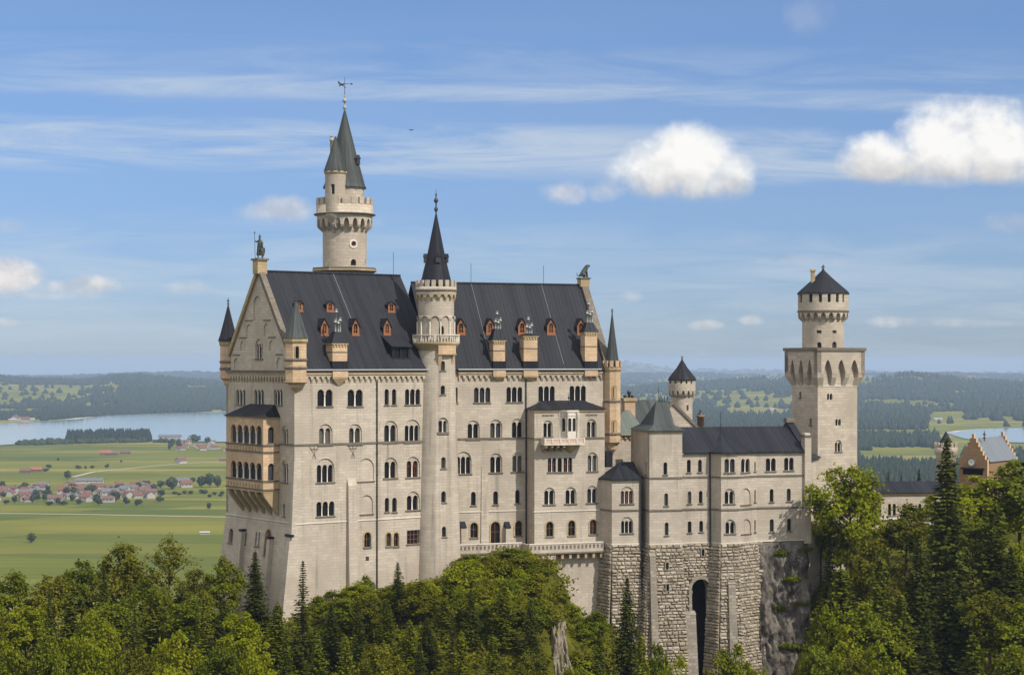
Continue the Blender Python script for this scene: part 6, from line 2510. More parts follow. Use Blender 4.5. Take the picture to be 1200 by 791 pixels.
daz = np.concatenate([np.linspace(-3200, -120, 24)[:-1], np.linspace(-120, 1320, 300), np.linspace(1320, 4400, 24)[1:]])
dd = np.concatenate([np.linspace(500, 6000, 90)[:-1], np.geomspace(6000, 40000, 150)])
px_, D_ = np.meshgrid(daz, dd)
X_ = (px_ - 600) / F * D_
Z_ = country_z(X_, D_)
n0, n1 = D_.shape
ii = np.arange(n0 * n1).reshape(n0, n1)
q = np.stack([ii[:-1, :-1], ii[:-1, 1:], ii[1:, 1:], ii[1:, :-1]], -1).reshape(-1, 4)

t, b = mat('fields', (0.1, 0.14, 0.04), 1.0, 0.05)
po = t.new('ShaderNodeNewGeometry').outputs['Position']
mp = t.new('ShaderNodeMapping')
t.l.new(po, mp.inputs[0])
mp.inputs['Rotation'].default_value = (0, 0, R(8))
mp.inputs['Scale'].default_value = (1 / 380, 1 / 70, 0)
vo = t.new('ShaderNodeTexVoronoi', distance='CHEBYCHEV')
t.l.new(mp.outputs[0], vo.inputs['Vector'])
vo.inputs['Scale'].default_value = 1.0
sc_ = t.new('ShaderNodeSeparateColor')
t.l.new(vo.outputs['Color'], sc_.inputs[0])
c = t.ramp(sc_.outputs[0], [(0.0, (0.085, 0.108, 0.014)), (0.25, (0.165, 0.165, 0.020)), (0.45, (0.062, 0.090, 0.013)), (0.62, (0.220, 0.195, 0.032)), (0.8, (0.115, 0.138, 0.016)), (1.0, (0.27, 0.22, 0.05))])
nb = t.noise(po, 1 / 260, 5, 0.6)
nf = t.noise(t.scale(po, (1 / 160, 1 / 9, 1)), 1.0, 4, 0.6)
c = t.mix(t.math('MULTIPLY', t.smooth(nb, 0.4, 0.7), 0.45), c, (0.062, 0.088, 0.013))
c = t.mix(t.math('MULTIPLY', t.smooth(nf, 0.42, 0.72), 0.35), c, (0.19, 0.175, 0.032))
t.l.new(c, b.inputs['Base Color'])
fields = np_mesh('fields', np.stack([X_.ravel(), D_.ravel(), Z_.ravel()], 1), q, 'fields', smooth=True)
kind(fields, 'structure', 'green meadows and low hills reaching to the horizon')

t, b = mat('lake_water', (0.21, 0.265, 0.245), 0.10, 0.5)
po = t.new('ShaderNodeNewGeometry').outputs['Position']
bump(t, b, t.noise(t.scale(po, (1 / 60, 1 / 30, 1)), 1.0, 4), 0.35, 0.4)
mat('sand', (0.52, 0.47, 0.38), 1.0, 0.1)
mat('gravel_road', (0.40, 0.36, 0.29), 1.0, 0.1)


def gp(px, py, up=0.0):
    x, y, z = ground_pt(px, py, 0)
    for _ in range(6):
        zz = float(country_z(np.array([x]), np.array([y]))[0])
        x, y, _q = ground_pt(px, py, min(zz, H - 1))
    return Vector((x, y, float(country_z(np.array([x]), np.array([y]))[0]) + up))


def sheet(name, poly_px, m, up, label):
    me = bpy.data.meshes.new(name)
    P = [gp(x, y) for x, y in poly_px]
    vs2 = [Vector((p.x, p.y)) for p in P]
    n = len(vs2)
    V, _, Fc, *_ = delaunay_2d_cdt(vs2, [(i, (i + 1) % n) for i in range(n)], [], 0, 1e-3)
    poly = [(p.x, p.y) for p in vs2]
    zz = max(float(country_z(np.array([v.x]), np.array([v.y]))[0]) for v in V) if False else None
    fs = [f for f in Fc if inside(poly, sum(V[i].x for i in f) / 3, sum(V[i].y for i in f) / 3)]
    zc = up
    me.from_pydata([(v.x, v.y, zc) for v in V], [], fs)
    me.materials.append(MAT[m])
    o = bpy.data.objects.new(name, me)
    COL.objects.link(o)
    kind(o, 'structure', label)
    return o


def ribbon(name, pts_px, wid, m, up, label):
    P = []
    for i in range(len(pts_px) - 1):
        a, b_ = pts_px[i], pts_px[i + 1]
        for k2 in range(6):
            t_ = k2 / 6
            P.append(gp(a[0] + (b_[0] - a[0]) * t_, a[1] + (b_[1] - a[1]) * t_))
    P.append(gp(*pts_px[-1]))
    vs, fs = [], []
    for i, p in enumerate(P):
        d = (P[min(i + 1, len(P) - 1)] - P[max(i - 1, 0)]).normalized()
        nrm = Vector((-d.y, d.x, 0)) * wid / 2
        for s in (-1, 1):
            q_ = p + nrm * s
            vs.append((q_.x, q_.y, float(country_z(np.array([q_.x]), np.array([q_.y]))[0]) + up))
        if i:
            k2 = 2 * i
            fs.append((k2 - 2, k2 - 1, k2 + 1, k2))
    o = np_mesh(name, vs, fs, m)
    kind(o, 'structure', label)
    return o


far_l = [(-120, 500.5), (-40, 498), (0, 497), (30, 496), (60, 494), (77, 492.5), (93, 490.5), (125, 488.3), (163, 486.5), (210, 484.5), (264, 483), (340, 482), (430, 483), (500, 486), (545, 492), (560, 497)]
near_l = [(545, 503), (500, 509), (430, 515), (340, 519), (264, 518.5), (215, 517.5), (180, 516), (150, 516), (110, 517), (80, 518), (46, 519), (20, 521), (0, 522.5), (-120, 528)]
sheet('lake', far_l + near_l, 'lake_water', 0.8, 'pale blue-green lake beyond the fields on the left')
ribbon('beach', [(x, y) for x, y in far_l], 26, 'sand', 1.6, 'pale sand shore of the lake')
far_r = [(1108, 508), (1125, 505.5), (1150, 503.5), (1180, 502.5), (1230, 501), (1330, 500), (1430, 501), (1500, 505)]
near_r = [(1490, 513), (1420, 519), (1330, 522), (1230, 520), (1180, 519), (1150, 518), (1128, 514)]
sheet('lake', far_r + near_r, 'lake_water', 0.8, 'pale lake arm at the right edge behind the gatehouse')
ribbon('beach', far_r, 16, 'sand', 1.6, 'pale shore of the right lake arm')
ribbon('road', [(-40, 601.2), (35, 602), (110, 603), (190, 604.5), (270, 606)], 6.5, 'gravel_road', .3, 'pale farm track crossing the left fields')
ribbon('road', [(85, 559), (110, 553), (141, 550), (175, 546.5), (209, 543.5), (262, 541)], 7, 'gravel_road', .3, 'pale road running from the village to the lake')
ribbon('road', [(1000, 533), (1040, 535), (1085, 534), (1130, 536)], 6, 'gravel_road', .3, 'pale road on the right-hand plain')

# ------------------------------------------------------------------ trees
def leaf_quads(c, n, size, asp, rg):
    """square-ish leaf sprays: centres, facing directions, sizes"""
    N = len(c)
    n = n / (np.linalg.norm(n, axis=1, keepdims=True) + 1e-9)
    r = rg.normal(size=(N, 3))
    a = np.cross(n, r)
    a /= np.linalg.norm(a, axis=1, keepdims=True) + 1e-9
    b_ = np.cross(n, a)
    a = a * (size * asp)[:, None]
    b_ = b_ * size[:, None]
    bend = n * (size * .25)[:, None]
    v = np.stack([c - a, c - b_ * .75 + bend * .4, c + a, c + b_ * .75 + bend * .4], 1).reshape(-1, 3)
    q_ = np.arange(4 * N).reshape(N, 4)
    return v, q_


def broadleaf(seed, H0=16.0, Rc=4.6, nc=95, per=85, low=.22, leaf=.27, cr=1.15, airy=1.0):
    rg = np.random.default_rng(seed)
    d = rg.normal(size=(nc, 3))
    d /= np.linalg.norm(d, axis=1, keepdims=True)
    d[:, 2] = np.abs(d[:, 2]) * np.where(rg.random(nc) < .72, 1, -.75)
    az_ = np.arctan2(d[:, 1], d[:, 0])
    lob = 1 + .34 * np.sin(3 * az_ + seed) * np.cos(2.2 * d[:, 2] + seed) + .30 * np.sin(5 * d[:, 2] + 2 * seed + 2 * az_)
    rad = rg.uniform(.45, 1.0, nc) ** .6 * lob
    zc, hz_ = H0 * (.5 + low / 2), H0 * (.5 - low / 2)
    cen = np.stack([d[:, 0] * rad * Rc, d[:, 1] * rad * Rc, zc + d[:, 2] * np.minimum(rad, 1.02) * hz_ * .92], 1)
    # narrower towards the top
    t_ = np.clip((cen[:, 2] - zc) / hz_, 0, 1)
    cen[:, :2] *= (1 - .55 * t_ ** 1.6)[:, None]
    cr_ = cr * rg.uniform(.45, 1.3, nc)
    off_ = rg.normal(size=(nc, per, 3)) * np.array([.52, .52, .30]) * cr_[:, None, None]
    # leaves sit in flattened sprays: droop at the rim of a spray
    off_[:, :, 2] -= .22 * (off_[:, :, 0] ** 2 + off_[:, :, 1] ** 2) / cr_[:, None]
    pos = (cen[:, None, :] + off_).reshape(-1, 3)
    outw = (pos - np.array([0, 0, zc * .85]))
    outw /= np.linalg.norm(outw, axis=1, keepdims=True) + 1e-9
    nrm = outw * .55 + np.array([0, 0, .65]) + rg.normal(size=pos.shape) * .55
    size = leaf * rg.uniform(.6, 1.25, len(pos)) * airy
    v, q_ = leaf_quads(pos, nrm, size, .85, rg)
    tk = MB()
    tk.tube((0, 0, -1.5), (0, 0, H0 * .32), .30, 'bark', 8, .22)
    tk.tube((0, 0, H0 * .32), (.1, .05, H0 * .82), .22, 'bark', 7, .05)
    for i in rg.choice(nc, 22, replace=False):
        c_ = cen[i]
        zs = max(1.5, min(H0 * .75, c_[2] - .55 * math.hypot(c_[0], c_[1])))
        tk.tube((0, 0, zs), tuple(c_), .10, 'bark', 5, .025)
    return v, q_, tk, H0


def spruce(seed, H0=25.0, Rb=4.3, step=.44, dens=1.25, droop=.30, z0=1.0, pw=.85, leaf=.27):
    rg = np.random.default_rng(seed)
    P_, N_, S_ = [], [], []
    z = z0
    tk = MB()
    tk.tube((0, 0, -2.0), (0, 0, H0 * .5), .34, 'bark', 8, .2)
    tk.tube((0, 0, H0 * .5), (0, 0, H0), .2, 'bark', 6, .02)
    while z < H0 - .25:
        r = Rb * (1 - z / H0) ** pw
        nb_ = max(5, int((6 + r * 1.7) * dens))
        a0 = rg.uniform(0, 6.28)
        gap = rg.uniform(.75, 1.1)
        for k_ in range(nb_):
            a = a0 + 6.283 * k_ / nb_ + rg.normal() * .18
            ln = r * rg.uniform(.6, 1.15) * gap * (1 + .20 * math.sin(3 * a + z * .8 + seed) + .12 * math.sin(2 * a - z * .35 + 2 * seed)) + .15
            dv = np.array([math.cos(a), math.sin(a), 0])
            sd_ = np.array([-math.sin(a), math.cos(a), 0])
            ns = max(3, int(ln / .19))
            for j in range(ns):
                t_ = (j + rg.uniform(.2, .8)) / ns
                if t_ < .12:
                    continue
                lat = (1 - t_) * .42 * ln * rg.uniform(-1, 1) * .8
                zz = z - droop * ln * t_ ** 1.3 + .16 * ln * t_ ** 3 - abs(lat) * .2
                P_.append(dv * ln * t_ + sd_ * lat + np.array([0, 0, zz]))
                N_.append(np.array([0, 0, 1.0]) + dv * .35 + rg.normal(size=3) * .42)
                S_.append(leaf * rg.uniform(.6, 1.25) * (.7 + .3 * min(1, r)))
            if rg.random() < .25 and r > 1:
                tk.tube((0, 0, z), tuple(dv * ln * .8 + np.array([0, 0, z - droop * ln * .7])), .05, 'bark', 4, .02)
        z += step * rg.uniform(.7, 1.25) * (.55 + .45 * min(1, r / 2.5))
    for j in range(10):
        P_.append(np.array([rg.normal() * .05, rg.normal() * .05, H0 - .1 * j]))
        N_.append(rg.normal(size=3))
        S_.append(.16)
    v, q_ = leaf_quads(np.array(P_), np.array(N_), np.array(S_), 1.25, rg)
    return v, q_, tk, H0


PROTO = {}


def proto(key, gen, leafm, crown_r):
    v, q_, tk, H0 = gen
    me_c = np_mesh('crown', v, q_, leafm)
    me_t = tk.build('trunk')
    PROTO[key] = (me_c.data, me_t.data, H0, crown_r)
    bpy.data.objects.remove(me_c)
    bpy.data.objects.remove(me_t)


for i in range(3):
    proto('bright%d' % i, broadleaf(11 + i, 16, 4.6, 100, 85), 'leaf_bright', 4.9)
    proto('green%d' % i, broadleaf(31 + i, 16, 4.5, 100, 85), 'leaf_green', 4.8)
    proto('olive%d' % i, broadleaf(51 + i, 15, 4.4, 90, 80, leaf=.25), 'leaf_olive', 4.7)
    proto('spruce%d' % i, spruce(71 + i, 26, 4.6), 'needle_dark', 4.6)
    proto('pine%d' % i, spruce(81 + i, 24, 4.4, .44, 1.3, .12, 1.0, .62), 'needle_mid', 4.4)
proto('thin0', spruce(91, 20, 2.5, .55, 1.0, .28, 1.0, .9, .22), 'needle_dark', 2.5)
proto('thin1', spruce(92, 20, 2.9, .48, 1.15, .22, 1.0, .8, .24), 'needle_dark', 2.9)
proto('airy0', broadleaf(95, 15, 4.6, 70, 38, .3, .22, 1.1), 'leaf_olive', 4.9)
for i in range(3):
    proto('bush%d' % i, broadleaf(101 + i, 5, 2.4, 44, 75, .05, .22, .85), ('leaf_green', 'leaf_olive', 'leaf_bright')[i], 2.6)
CAT = {'bright': 'broadleaf_tree', 'green': 'broadleaf_tree', 'olive': 'broadleaf_tree', 'airy': 'broadleaf_tree', 'spruce': 'spruce_tree', 'pine': 'conifer_tree', 'thin': 'spruce_tree', 'bush': 'bush'}
CT2 = {'broadleaf_tree': 'tree', 'spruce_tree': 'tree', 'conifer_tree': 'tree', 'bush': 'bush'}


def plant(key, x, y, z, h, wid, label, group=None, rot=None):
    mc, mt, H0, cr = PROTO[key]
    nm = CAT[key.rstrip('0123456789')]
    r_ = thing(nm, label, CT2[nm], (x, y, z), group)
    r_.rotation_euler = (0, 0, rng.uniform(0, 6.28) if rot is None else rot)
    r_.scale = (wid / (2 * cr), wid / (2 * cr), h / H0)
    for nm2, me in (('crown', mc), ('trunk', mt)):
        o = bpy.data.objects.new(nm2, me)
        COL.objects.link(o)
        o.parent = r_
    return r_


def tree(key, px, ytop, Y, wpx, label, group=None, sink=0.4):
    x = (px - 600) / F * Y
    zt = zat(ytop, Y)
    zb_ = hz(x, Y) - sink
    h = max(3.0, zt - zb_)
    return plant(key, x, Y, zb_, h, wpx / F * Y, label, group)

# ---- far woods: small conifers and broadleaf crowns, one mass each
def low_trees(name, X, Y, Z, h, w_, m, label, rg, round_=False):
    N = len(X)
    k_ = 6
    ang = np.linspace(0, 2 * np.pi, k_ + 1)[:-1]
    rot = rg.uniform(0, 6.28, N)
    rings = []
    prof = ((.55, .0), (1.0, .16), (.62, .55), (.06, 1.0)) if not round_ else ((.5, .0), (1.0, .35), (.86, .70), (.25, 1.0))
    for rr, zz in prof:
        jit = rg.uniform(.75, 1.25, (N, k_))
        a = ang[None] + rot[:, None]
        rings.append(np.stack([X[:, None] + np.cos(a) * (rr * w_ / 2)[:, None] * jit, Y[:, None] + np.sin(a) * (rr * w_ / 2)[:, None] * jit, np.repeat((Z + zz * h)[:, None], k_, 1)], -1))
    v = np.stack(rings, 1)                       # N,4,k,3
    idx = np.arange(N * 4 * k_).reshape(N, 4, k_)
    qs = []
    for r_ in range(3):
        a = idx[:, r_, :]
        b_ = idx[:, r_ + 1, :]
        qs.append(np.stack([a, np.roll(a, -1, 1), np.roll(b_, -1, 1), b_], -1).reshape(-1, 4))
    o = np_mesh(name, v.reshape(-1, 3), np.concatenate(qs), m)
    kind(o, 'stuff', label)
    return o


rg = np.random.default_rng(5)


def scatter(n, pxr, yr, mask):
    """points on the land, evenly spread over the picture rows yr, kept where mask(px, y, x, y_world) holds"""
    px = rg.uniform(pxr[0], pxr[1], n)
    D0, D1 = yr
    u = rg.random(n)
    D = 1 / (1 / D0 + u * (1 / D1 - 1 / D0))
    D = D * (1 + 0 * u)
    X = (px - 600) / F * D
    Z = country_z(X, D)
    row = HZ + (H - Z) / D * F
    k_ = mask(px, row, X, D)
    return X[k_], D[k_], Z[k_]


def m_hills(px, row, X, D):
    n = fbm(X / 480, D / 620, 41) + .60 * (fbm(X / 170, D / 170, 47) - .5)
    thr = np.where(px < 300, np.where(px > 140, .47, .55), .54) + .05 * np.clip((row - 455) / 20, -1, 1) * (px < 140)
    ok = (n > thr) | (rg.random(len(px)) < .05)
    lake = ((px < 570) & (row > 481.5)) | ((px > 1085) & (row > 497))
    clear = ((px > 1088) & (px < 1133) & (row > 482) & (row < 497)) | ((px > 850) & (px < 925) & (row > 479) & (row < 497)) | ((px > 1010) & (px < 1090) & (row > 448) & (row < 461) & (n < .56))
    return ok & ~lake & ~clear


X, D, Z = scatter(60000, (-140, 1340), (5000, 15000), m_hills)
X2, D2, Z2 = scatter(26000, (-900, -140), (5000, 15000), m_hills)
X3, D3, Z3 = scatter(26000, (1340, 2100), (5000, 15000), m_hills)
X, D, Z = np.concatenate([X, X2, X3]), np.concatenate([D, D2, D3]), np.concatenate([Z, Z2, Z3])
low_trees('forest', X, D, Z - 1, rg.uniform(15, 27, len(X)), rg.uniform(16, 30, len(X)), 'far_needle', 'dark woods on the low hills below the horizon', rg)


def m_far(px, row, X, D):
    return fbm(X / 2200, D / 2600, 61) > .45


X, D, Z = scatter(16000, (-900, 2100), (12500, 30000), m_far)
low_trees('forest', X, D, Z - 2, rg.uniform(20, 32, len(X)), rg.uniform(50, 120, len(X)), 'far_needle', 'hazy blue woods on the farthest ridge', rg, True)


def m_right(px, row, X, D):
    n = fbm(X / 170, D / 260, 71)
    b1 = (row > 486) & (row < 503.5) & ((px < 1088) | (px > 1134)) & (px < 1108)
    b2 = (row > 511) & (row < 528) & (n > .30) & (px < 1100)
    b3 = (row > 534) & (row < 540.5) & (n > .50)
    b4 = (row > 545) & (row < 575) & (n > .52)
    b5 = (px > 1085) & (row > 496) & (row < 501) & (n > .5)
    b6 = (row > 499) & (row < 503) & (px > 1100) & (n > .55)
    return b1 | b2 | b3 | b4 | b5 | b6


X, D, Z = scatter(22000, (700, 1340), (2150, 6500), m_right)
low_trees('forest', X, D, Z - 1, rg.uniform(12, 22, len(X)), rg.uniform(9, 16, len(X)), 'far_needle', 'belts of wood crossing the plain on the right', rg)


def m_copse(px, row, X, D):
    n = fbm(X / 230, D / 260, 171)
    return (n > .60) & ~((px < 600) & (row < 530)) & ~((px > 1080) & (row < 524))


for a_, b_ in ((-900, -60), (275, 700), (1330, 2100)):
    X, D, Z = scatter(5000, (a_, b_), (1500, 5200), m_copse)
    low_trees('forest', X, D, Z - 1, rg.uniform(11, 20, len(X)), rg.uniform(9, 16, len(X)), 'far_leaf', 'copses scattered over the plain', rg, True)


def m_pen(px, row, X, D):
    top = np.interp(px, [70, 100, 130, 175, 178], [518.5, 517, 516, 516, 516])
    return (row > top - .4) & (row < top + 2.2) & (px > 78) & (px < 176)


X, D, Z = scatter(40000, (70, 182), (3500, 4100), m_pen)
X, D, Z = X[:420], D[:420], Z[:420]
low_trees('forest', X, D, Z - 1, rg.uniform(19, 28, len(X)), rg.uniform(9, 14, len(X)), 'far_needle', 'dark block of spruce wood on the near lake shore', rg)


def m_shore(px, row, X, D):
    n = fbm(X / 120, D / 120, 91)
    top = np.interp(px, [-140, 0, 20, 46, 80, 176, 264], [528, 522.5, 521, 519, 518, 516, 518.5])
    return (row > top) & (row < top + 2.4) & (n > .47)


X, D, Z = scatter(16000, (-140, 264), (3200, 4100), m_shore)
X, D, Z = X[:330], D[:330], Z[:330]
low_trees('shore_trees', X, D, Z - 1, rg.uniform(5, 12, len(X)), rg.uniform(7, 15, len(X)), 'far_leaf', 'hedge-like line of trees along the near lake shore', rg, True)


def m_far_shore(px, row, X, D):
    top = np.interp(px, [-140, 0, 30, 93, 163, 264, 340], [499.5, 496, 495, 489.5, 485.5, 482, 481])
    n = fbm(X / 200, D / 200, 95)
    return (row < top - .3) & (row > top - 9) & (n > np.where(px < 60, .56, .42))


X, D, Z = scatter(30000, (-140, 345), (4500, 7600), m_far_shore)
low_trees('forest', X, D, Z - 1, rg.uniform(12, 22, len(X)), rg.uniform(14, 24, len(X)), 'far_needle', 'woods along the far shore of the left lake', rg)

# ---- single trees and bushes of the plain
def small_tree_proto(seed, n=260, m='far_leaf'):
    r2 = np.random.default_rng(seed)
    d = r2.normal(size=(n, 3))
    d /= np.linalg.norm(d, axis=1, keepdims=True)
    p = d * r2.uniform(.6, 1.0, (n, 1)) * np.array([4.6, 4.6, 4.4]) * (1 + .2 * np.sin(4 * d[:, :1] + seed))
    p[:, 2] += 6.0
    v, q_ = leaf_quads(p, d + r2.normal(size=(n, 3)) * .3, r2.uniform(.7, 1.3, n), 1.0, r2)
    o = np_mesh('crown', v, q_, m)
    me = o.data
    bpy.data.objects.remove(o)
    tk = MB()
    tk.tube((0, 0, -.5), (0, 0, 5), .35, 'bark', 6, .2)
    o = tk.build('trunk')
    mt = o.data
    bpy.data.objects.remove(o)
    return me, mt


STP = [small_tree_proto(s) for s in (1, 2, 3)]


def plain_tree(px, row, hpx, wpx, label, group=None, i=0):
    p = gp(px, row)
    me, mt = STP[i % 3]
    r_ = thing('broadleaf_tree', label, 'tree', p, group)
    k_ = p.y / F
    r_.scale = (wpx * k_ / 9.5, wpx * k_ / 9.5, hpx * k_ / 10.6)
    r_.rotation_euler = (0, 0, rng.uniform(0, 6.28))
    for nm, m_ in (('crown', me), ('trunk', mt)):
        o = bpy.data.objects.new(nm, m_)
        COL.objects.link(o)
        o.parent = r_


plain_tree(37, 636, 12, 10, 'lone round dark tree standing in the open meadow at lower left', i=0)
plain_tree(245, 596.5, 8, 6, 'lone small tree beside the farm track near the palace corner', i=1)
plain_tree(116, 592, 9, 8, 'larger pale tree at the near edge of the village, left one of two', i=2)
plain_tree(160, 593, 8, 6, 'pale tree at the near edge of the village, right one of two', i=0)
plain_tree(189.5, 580.5, 7, 7, 'small round tree at the right end of the village houses', i=1)
plain_tree(79, 562, 11, 9, 'round tree at the start of the pale road behind the village', i=2)
plain_tree(142, 542, 3.5, 3, 'tiny lone tree in the meadow below the orange-roofed barns', i=1)
plain_tree(68, 540, 4, 3.5, 'tiny lone tree in the yellow meadow behind the village', i=0)
for i, (a, b_, hh, ww) in enumerate(((201, 573, 14, 19), (236, 571, 14, 13), (246, 571, 17, 12), (255, 571, 14, 11), (225, 566, 7, 9), (228, 519, 10, 16), (243, 519, 7, 9))):
    plain_tree(a, b_, hh, ww, ['broad round tree at the right end of the village, largest of its row', 'round dark tree second in the row by the village end', 'tallest dark tree in the row near the palace corner', 'dark tree last in the row, next to the palace wall',
                               'low tree behind the red house at the village end', 'round tree on the lake shore behind the red-roofed hamlet', 'smaller round tree on the shore right of the hamlet tree'][i], None, i)
r3 = random.Random(17)
for i in range(74):
    plain_tree(r3.uniform(-30, 190), r3.uniform(570, 592), r3.uniform(5, 10), r3.uniform(6, 11), 'small rounded tree among the village houses on the left plain', 'trees between the village houses', i)
for i in range(14):
    plain_tree(r3.uniform(188, 262), r3.uniform(577, 583), r3.uniform(3, 5), r3.uniform(5, 8), 'low bush in the hedge line right of the village', 'bushes in the hedge by the village', i)
for i in range(9):
    plain_tree(r3.uniform(50, 128), r3.uniform(548, 553), r3.uniform(3, 5.5), r3.uniform(4, 8), 'small bush in the meadow behind the village', 'bushes in the meadow behind the village', i)
for i in range(10):
    plain_tree(r3.uniform(196, 212), r3.uniform(521, 528), r3.uniform(5, 10), r3.uniform(4, 7), 'dark tree at the left side of the red-roofed hamlet', 'trees beside the hamlet', i)

# ---- houses
mat('house_white', (0.36, 0.345, 0.32), .9, .1)
mat('house_timber', (0.17, 0.11, 0.075), .9, .1)
mat('tile_red', (0.165, 0.080, 0.060), .9, .1)
mat('tile_orange', (0.27, 0.115, 0.06), .9, .1)
mat('tile_grey', (0.14, 0.14, 0.155), .9, .1)
mat('tile_brown', (0.15, 0.09, 0.07), .9, .1)


def house_proto(wl, ww, he, hr, wm_, rm_):
    mb, rf = MB(), MB()
    ring = [(-wl / 2, -ww / 2), (wl / 2, -ww / 2), (wl / 2, ww / 2), (-wl / 2, ww / 2)]
    for i in range(4):
        a, b_ = ring[i], ring[(i + 1) % 4]
        mb.face([(a[0], a[1], -1), (b_[0], b_[1], -1), (b_[0], b_[1], he), (a[0], a[1], he)], wm_)
    for s in (-1, 1):
        mb.face([(s * wl / 2, -ww / 2, he), (s * wl / 2, ww / 2, he), (s * wl / 2, 0, hr)], wm_)
        for k_ in range(3):
            x0 = -wl / 2 + wl * (k_ + .28) / 3
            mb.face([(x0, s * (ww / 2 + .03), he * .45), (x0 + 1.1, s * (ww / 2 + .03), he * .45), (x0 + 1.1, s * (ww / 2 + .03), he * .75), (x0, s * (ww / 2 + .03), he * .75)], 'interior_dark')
        e = .8
        sl = (hr - he) / (ww / 2)
        ring2 = [(-wl / 2 - e, s * (ww / 2 + e), he - e * sl), (-wl / 2 - e, 0, hr + .05), (-wl / 2 - e, 0, hr + .35), (-wl / 2 - e, s * (ww / 2 + e), he - e * sl + .3)]
        rf.prism(ring2, Vector((wl + 2 * e, 0, 0)), rm_)
    rf.hexa([(wl * .2, -.4, hr - .5), (wl * .2 + .8, -.4, hr - .5), (wl * .2 + .8, .4, hr - .5), (wl * .2, .4, hr - .5), (wl * .2, -.4, hr + 1), (wl * .2 + .8, -.4, hr + 1), (wl * .2 + .8, .4, hr + 1), (wl * .2, .4, hr + 1)], wm_)
    a, b_ = mb.build('wall'), rf.build('roof')
    r_ = (a.data, b_.data)
    bpy.data.objects.remove(a)
    bpy.data.objects.remove(b_)
    return r_


HP = {'red': house_proto(15, 11, 5.5, 9.5, 'house_white', 'tile_red'), 'brown': house_proto(16, 11, 5.5, 9, 'house_white', 'tile_brown'), 'grey': house_proto(20, 12, 5.5, 9, 'house_white', 'tile_grey'),
      'orange': house_proto(20, 12, 5, 9.5, 'house_timber', 'tile_orange'), 'barn': house_proto(17, 9, 3.6, 6.5, 'house_timber', 'tile_brown'), 'long': house_proto(42, 13, 5, 8.5, 'house_white', 'tile_grey'),
      'white': house_proto(14, 7, 3, 4.5, 'house_white', 'house_white')}


def house(px, row, key, label, group=None, rot=None, s=1.0, name='house', cat='house'):
    p = gp(px, row)
    r_ = thing(name, label, cat, p, group)
    r_.rotation_euler = (0, 0, r3.choice((0.2, 1.7)) + r3.uniform(-.35, .35) if rot is None else rot)
    r_.scale = (s, s, s)
    for nm, me in (('wall', HP[key][0]), ('roof', HP[key][1])):
        o = bpy.data.objects.new(nm, me)
        COL.objects.link(o)
        o.parent = r_


LB = {'red': 'white-walled house with a red roof in the village on the left plain', 'brown': 'white-walled house with a brown roof in the village on the left plain', 'grey': 'white-walled house with a grey roof in the village on the left plain'}
for i in range(84):
    px = r3.uniform(-35, 185)
    row = r3.uniform(570, 589) if px > 40 else r3.uniform(574, 590)
    if px > 130:
        row = r3.uniform(569, 584)
    kk = r3.choice(('red', 'red', 'brown', 'brown', 'grey'))
    house(px, row, kk, LB[kk], 'village houses with %s roofs' % kk, s=r3.uniform(.6, .9))
house(105, 566.5, 'long', 'long low grey-roofed hall behind the village', rot=.1, s=.85)
house(218, 571, 'red', 'white house with a red roof at the right end of the village tree row', rot=.4, s=.95)
house(213, 568, 'grey', 'grey-roofed house just behind the red house by the tree row', rot=.2)
house(65, 588.5, 'brown', 'wide brown-roofed farmhouse at the near edge of the village', rot=.1, s=1.0)
house(75, 579, 'red', 'broad red-roofed farmhouse in the middle of the village', rot=.2, s=1.05)
house(129, 581, 'grey', 'big blue-grey roofed house near the pale yard of the village', rot=.3, s=1.0)
for i in range(40):
    px = r3.uniform(210, 300)
    house(px, r3.uniform(519.5, 528), 'red' if r3.random() < .75 else 'brown', 'small house in the dense red-roofed hamlet by the lake', 'houses of the hamlet by the lake', s=r3.uniform(.6, .85))
house(199, 514.5, 'long', 'long pale building at the lake shore left of the hamlet', rot=.1, s=1.1)
house(124, 533.5, 'orange', 'barn with a bright orange roof in the middle meadow', rot=.15, s=.95, name='barn', cat='barn')
house(132, 533.5, 'barn', 'brown barn joined to the right of the orange-roofed barn', rot=.15, name='barn', cat='barn')
house(147, 532, 'barn', 'small brown barn right of the orange-roofed pair', rot=.3, name='barn', cat='barn')
house(212, 543, 'red', 'lone house with white gable beside the pale road', rot=.9, s=1.0)
house(43, 553, 'orange', 'low barn with dull orange roof in the left meadow', rot=.1, s=.8, name='barn', cat='barn')
house(30, 554, 'barn', 'low dark barn in the left meadow next to the dull orange one', rot=.1, s=.9, name='barn', cat='barn')
house(240, 626, 'white', 'small white shed in the near meadow beside the palace', rot=.1, s=.62, name='shed', cat='shed')
house(262, 540, 'barn', 'dark hut on the meadow right beside the palace loggia', rot=.3, s=.7, name='hut', cat='hut')
for i in range(16):
    house(r3.uniform(-40, 38), r3.uniform(487, 494.5), 'white' if i % 3 else 'red', 'tiny pale house on the far shore of the left lake', 'houses on the far lake shore', s=r3.uniform(1.0, 1.7))
for i in range(14):
    house(r3.uniform(1088, 1136), r3.uniform(456.5, 460), ('white', 'red', 'red')[i % 3], 'tiny house of the far hill village on the right', 'houses of the far hill village', s=r3.uniform(1.3, 2.2))
for px, row in ((62, 475), (118, 462), (152, 452), (835, 488), (905, 482), (1099, 493)):
    house(px, row, 'white', {62: 'pale farmhouse low on the left hillside', 118: 'pale farmhouse halfway up the left hills', 152: 'pale farmhouse near the top of the left hills', 835: 'white farmhouse left of the square tower in the valley',
                             905: 'white farmhouse on the bright meadow left of the square tower', 1099: 'long white farmhouse on the bright meadow at right'}[px], s=1.6)

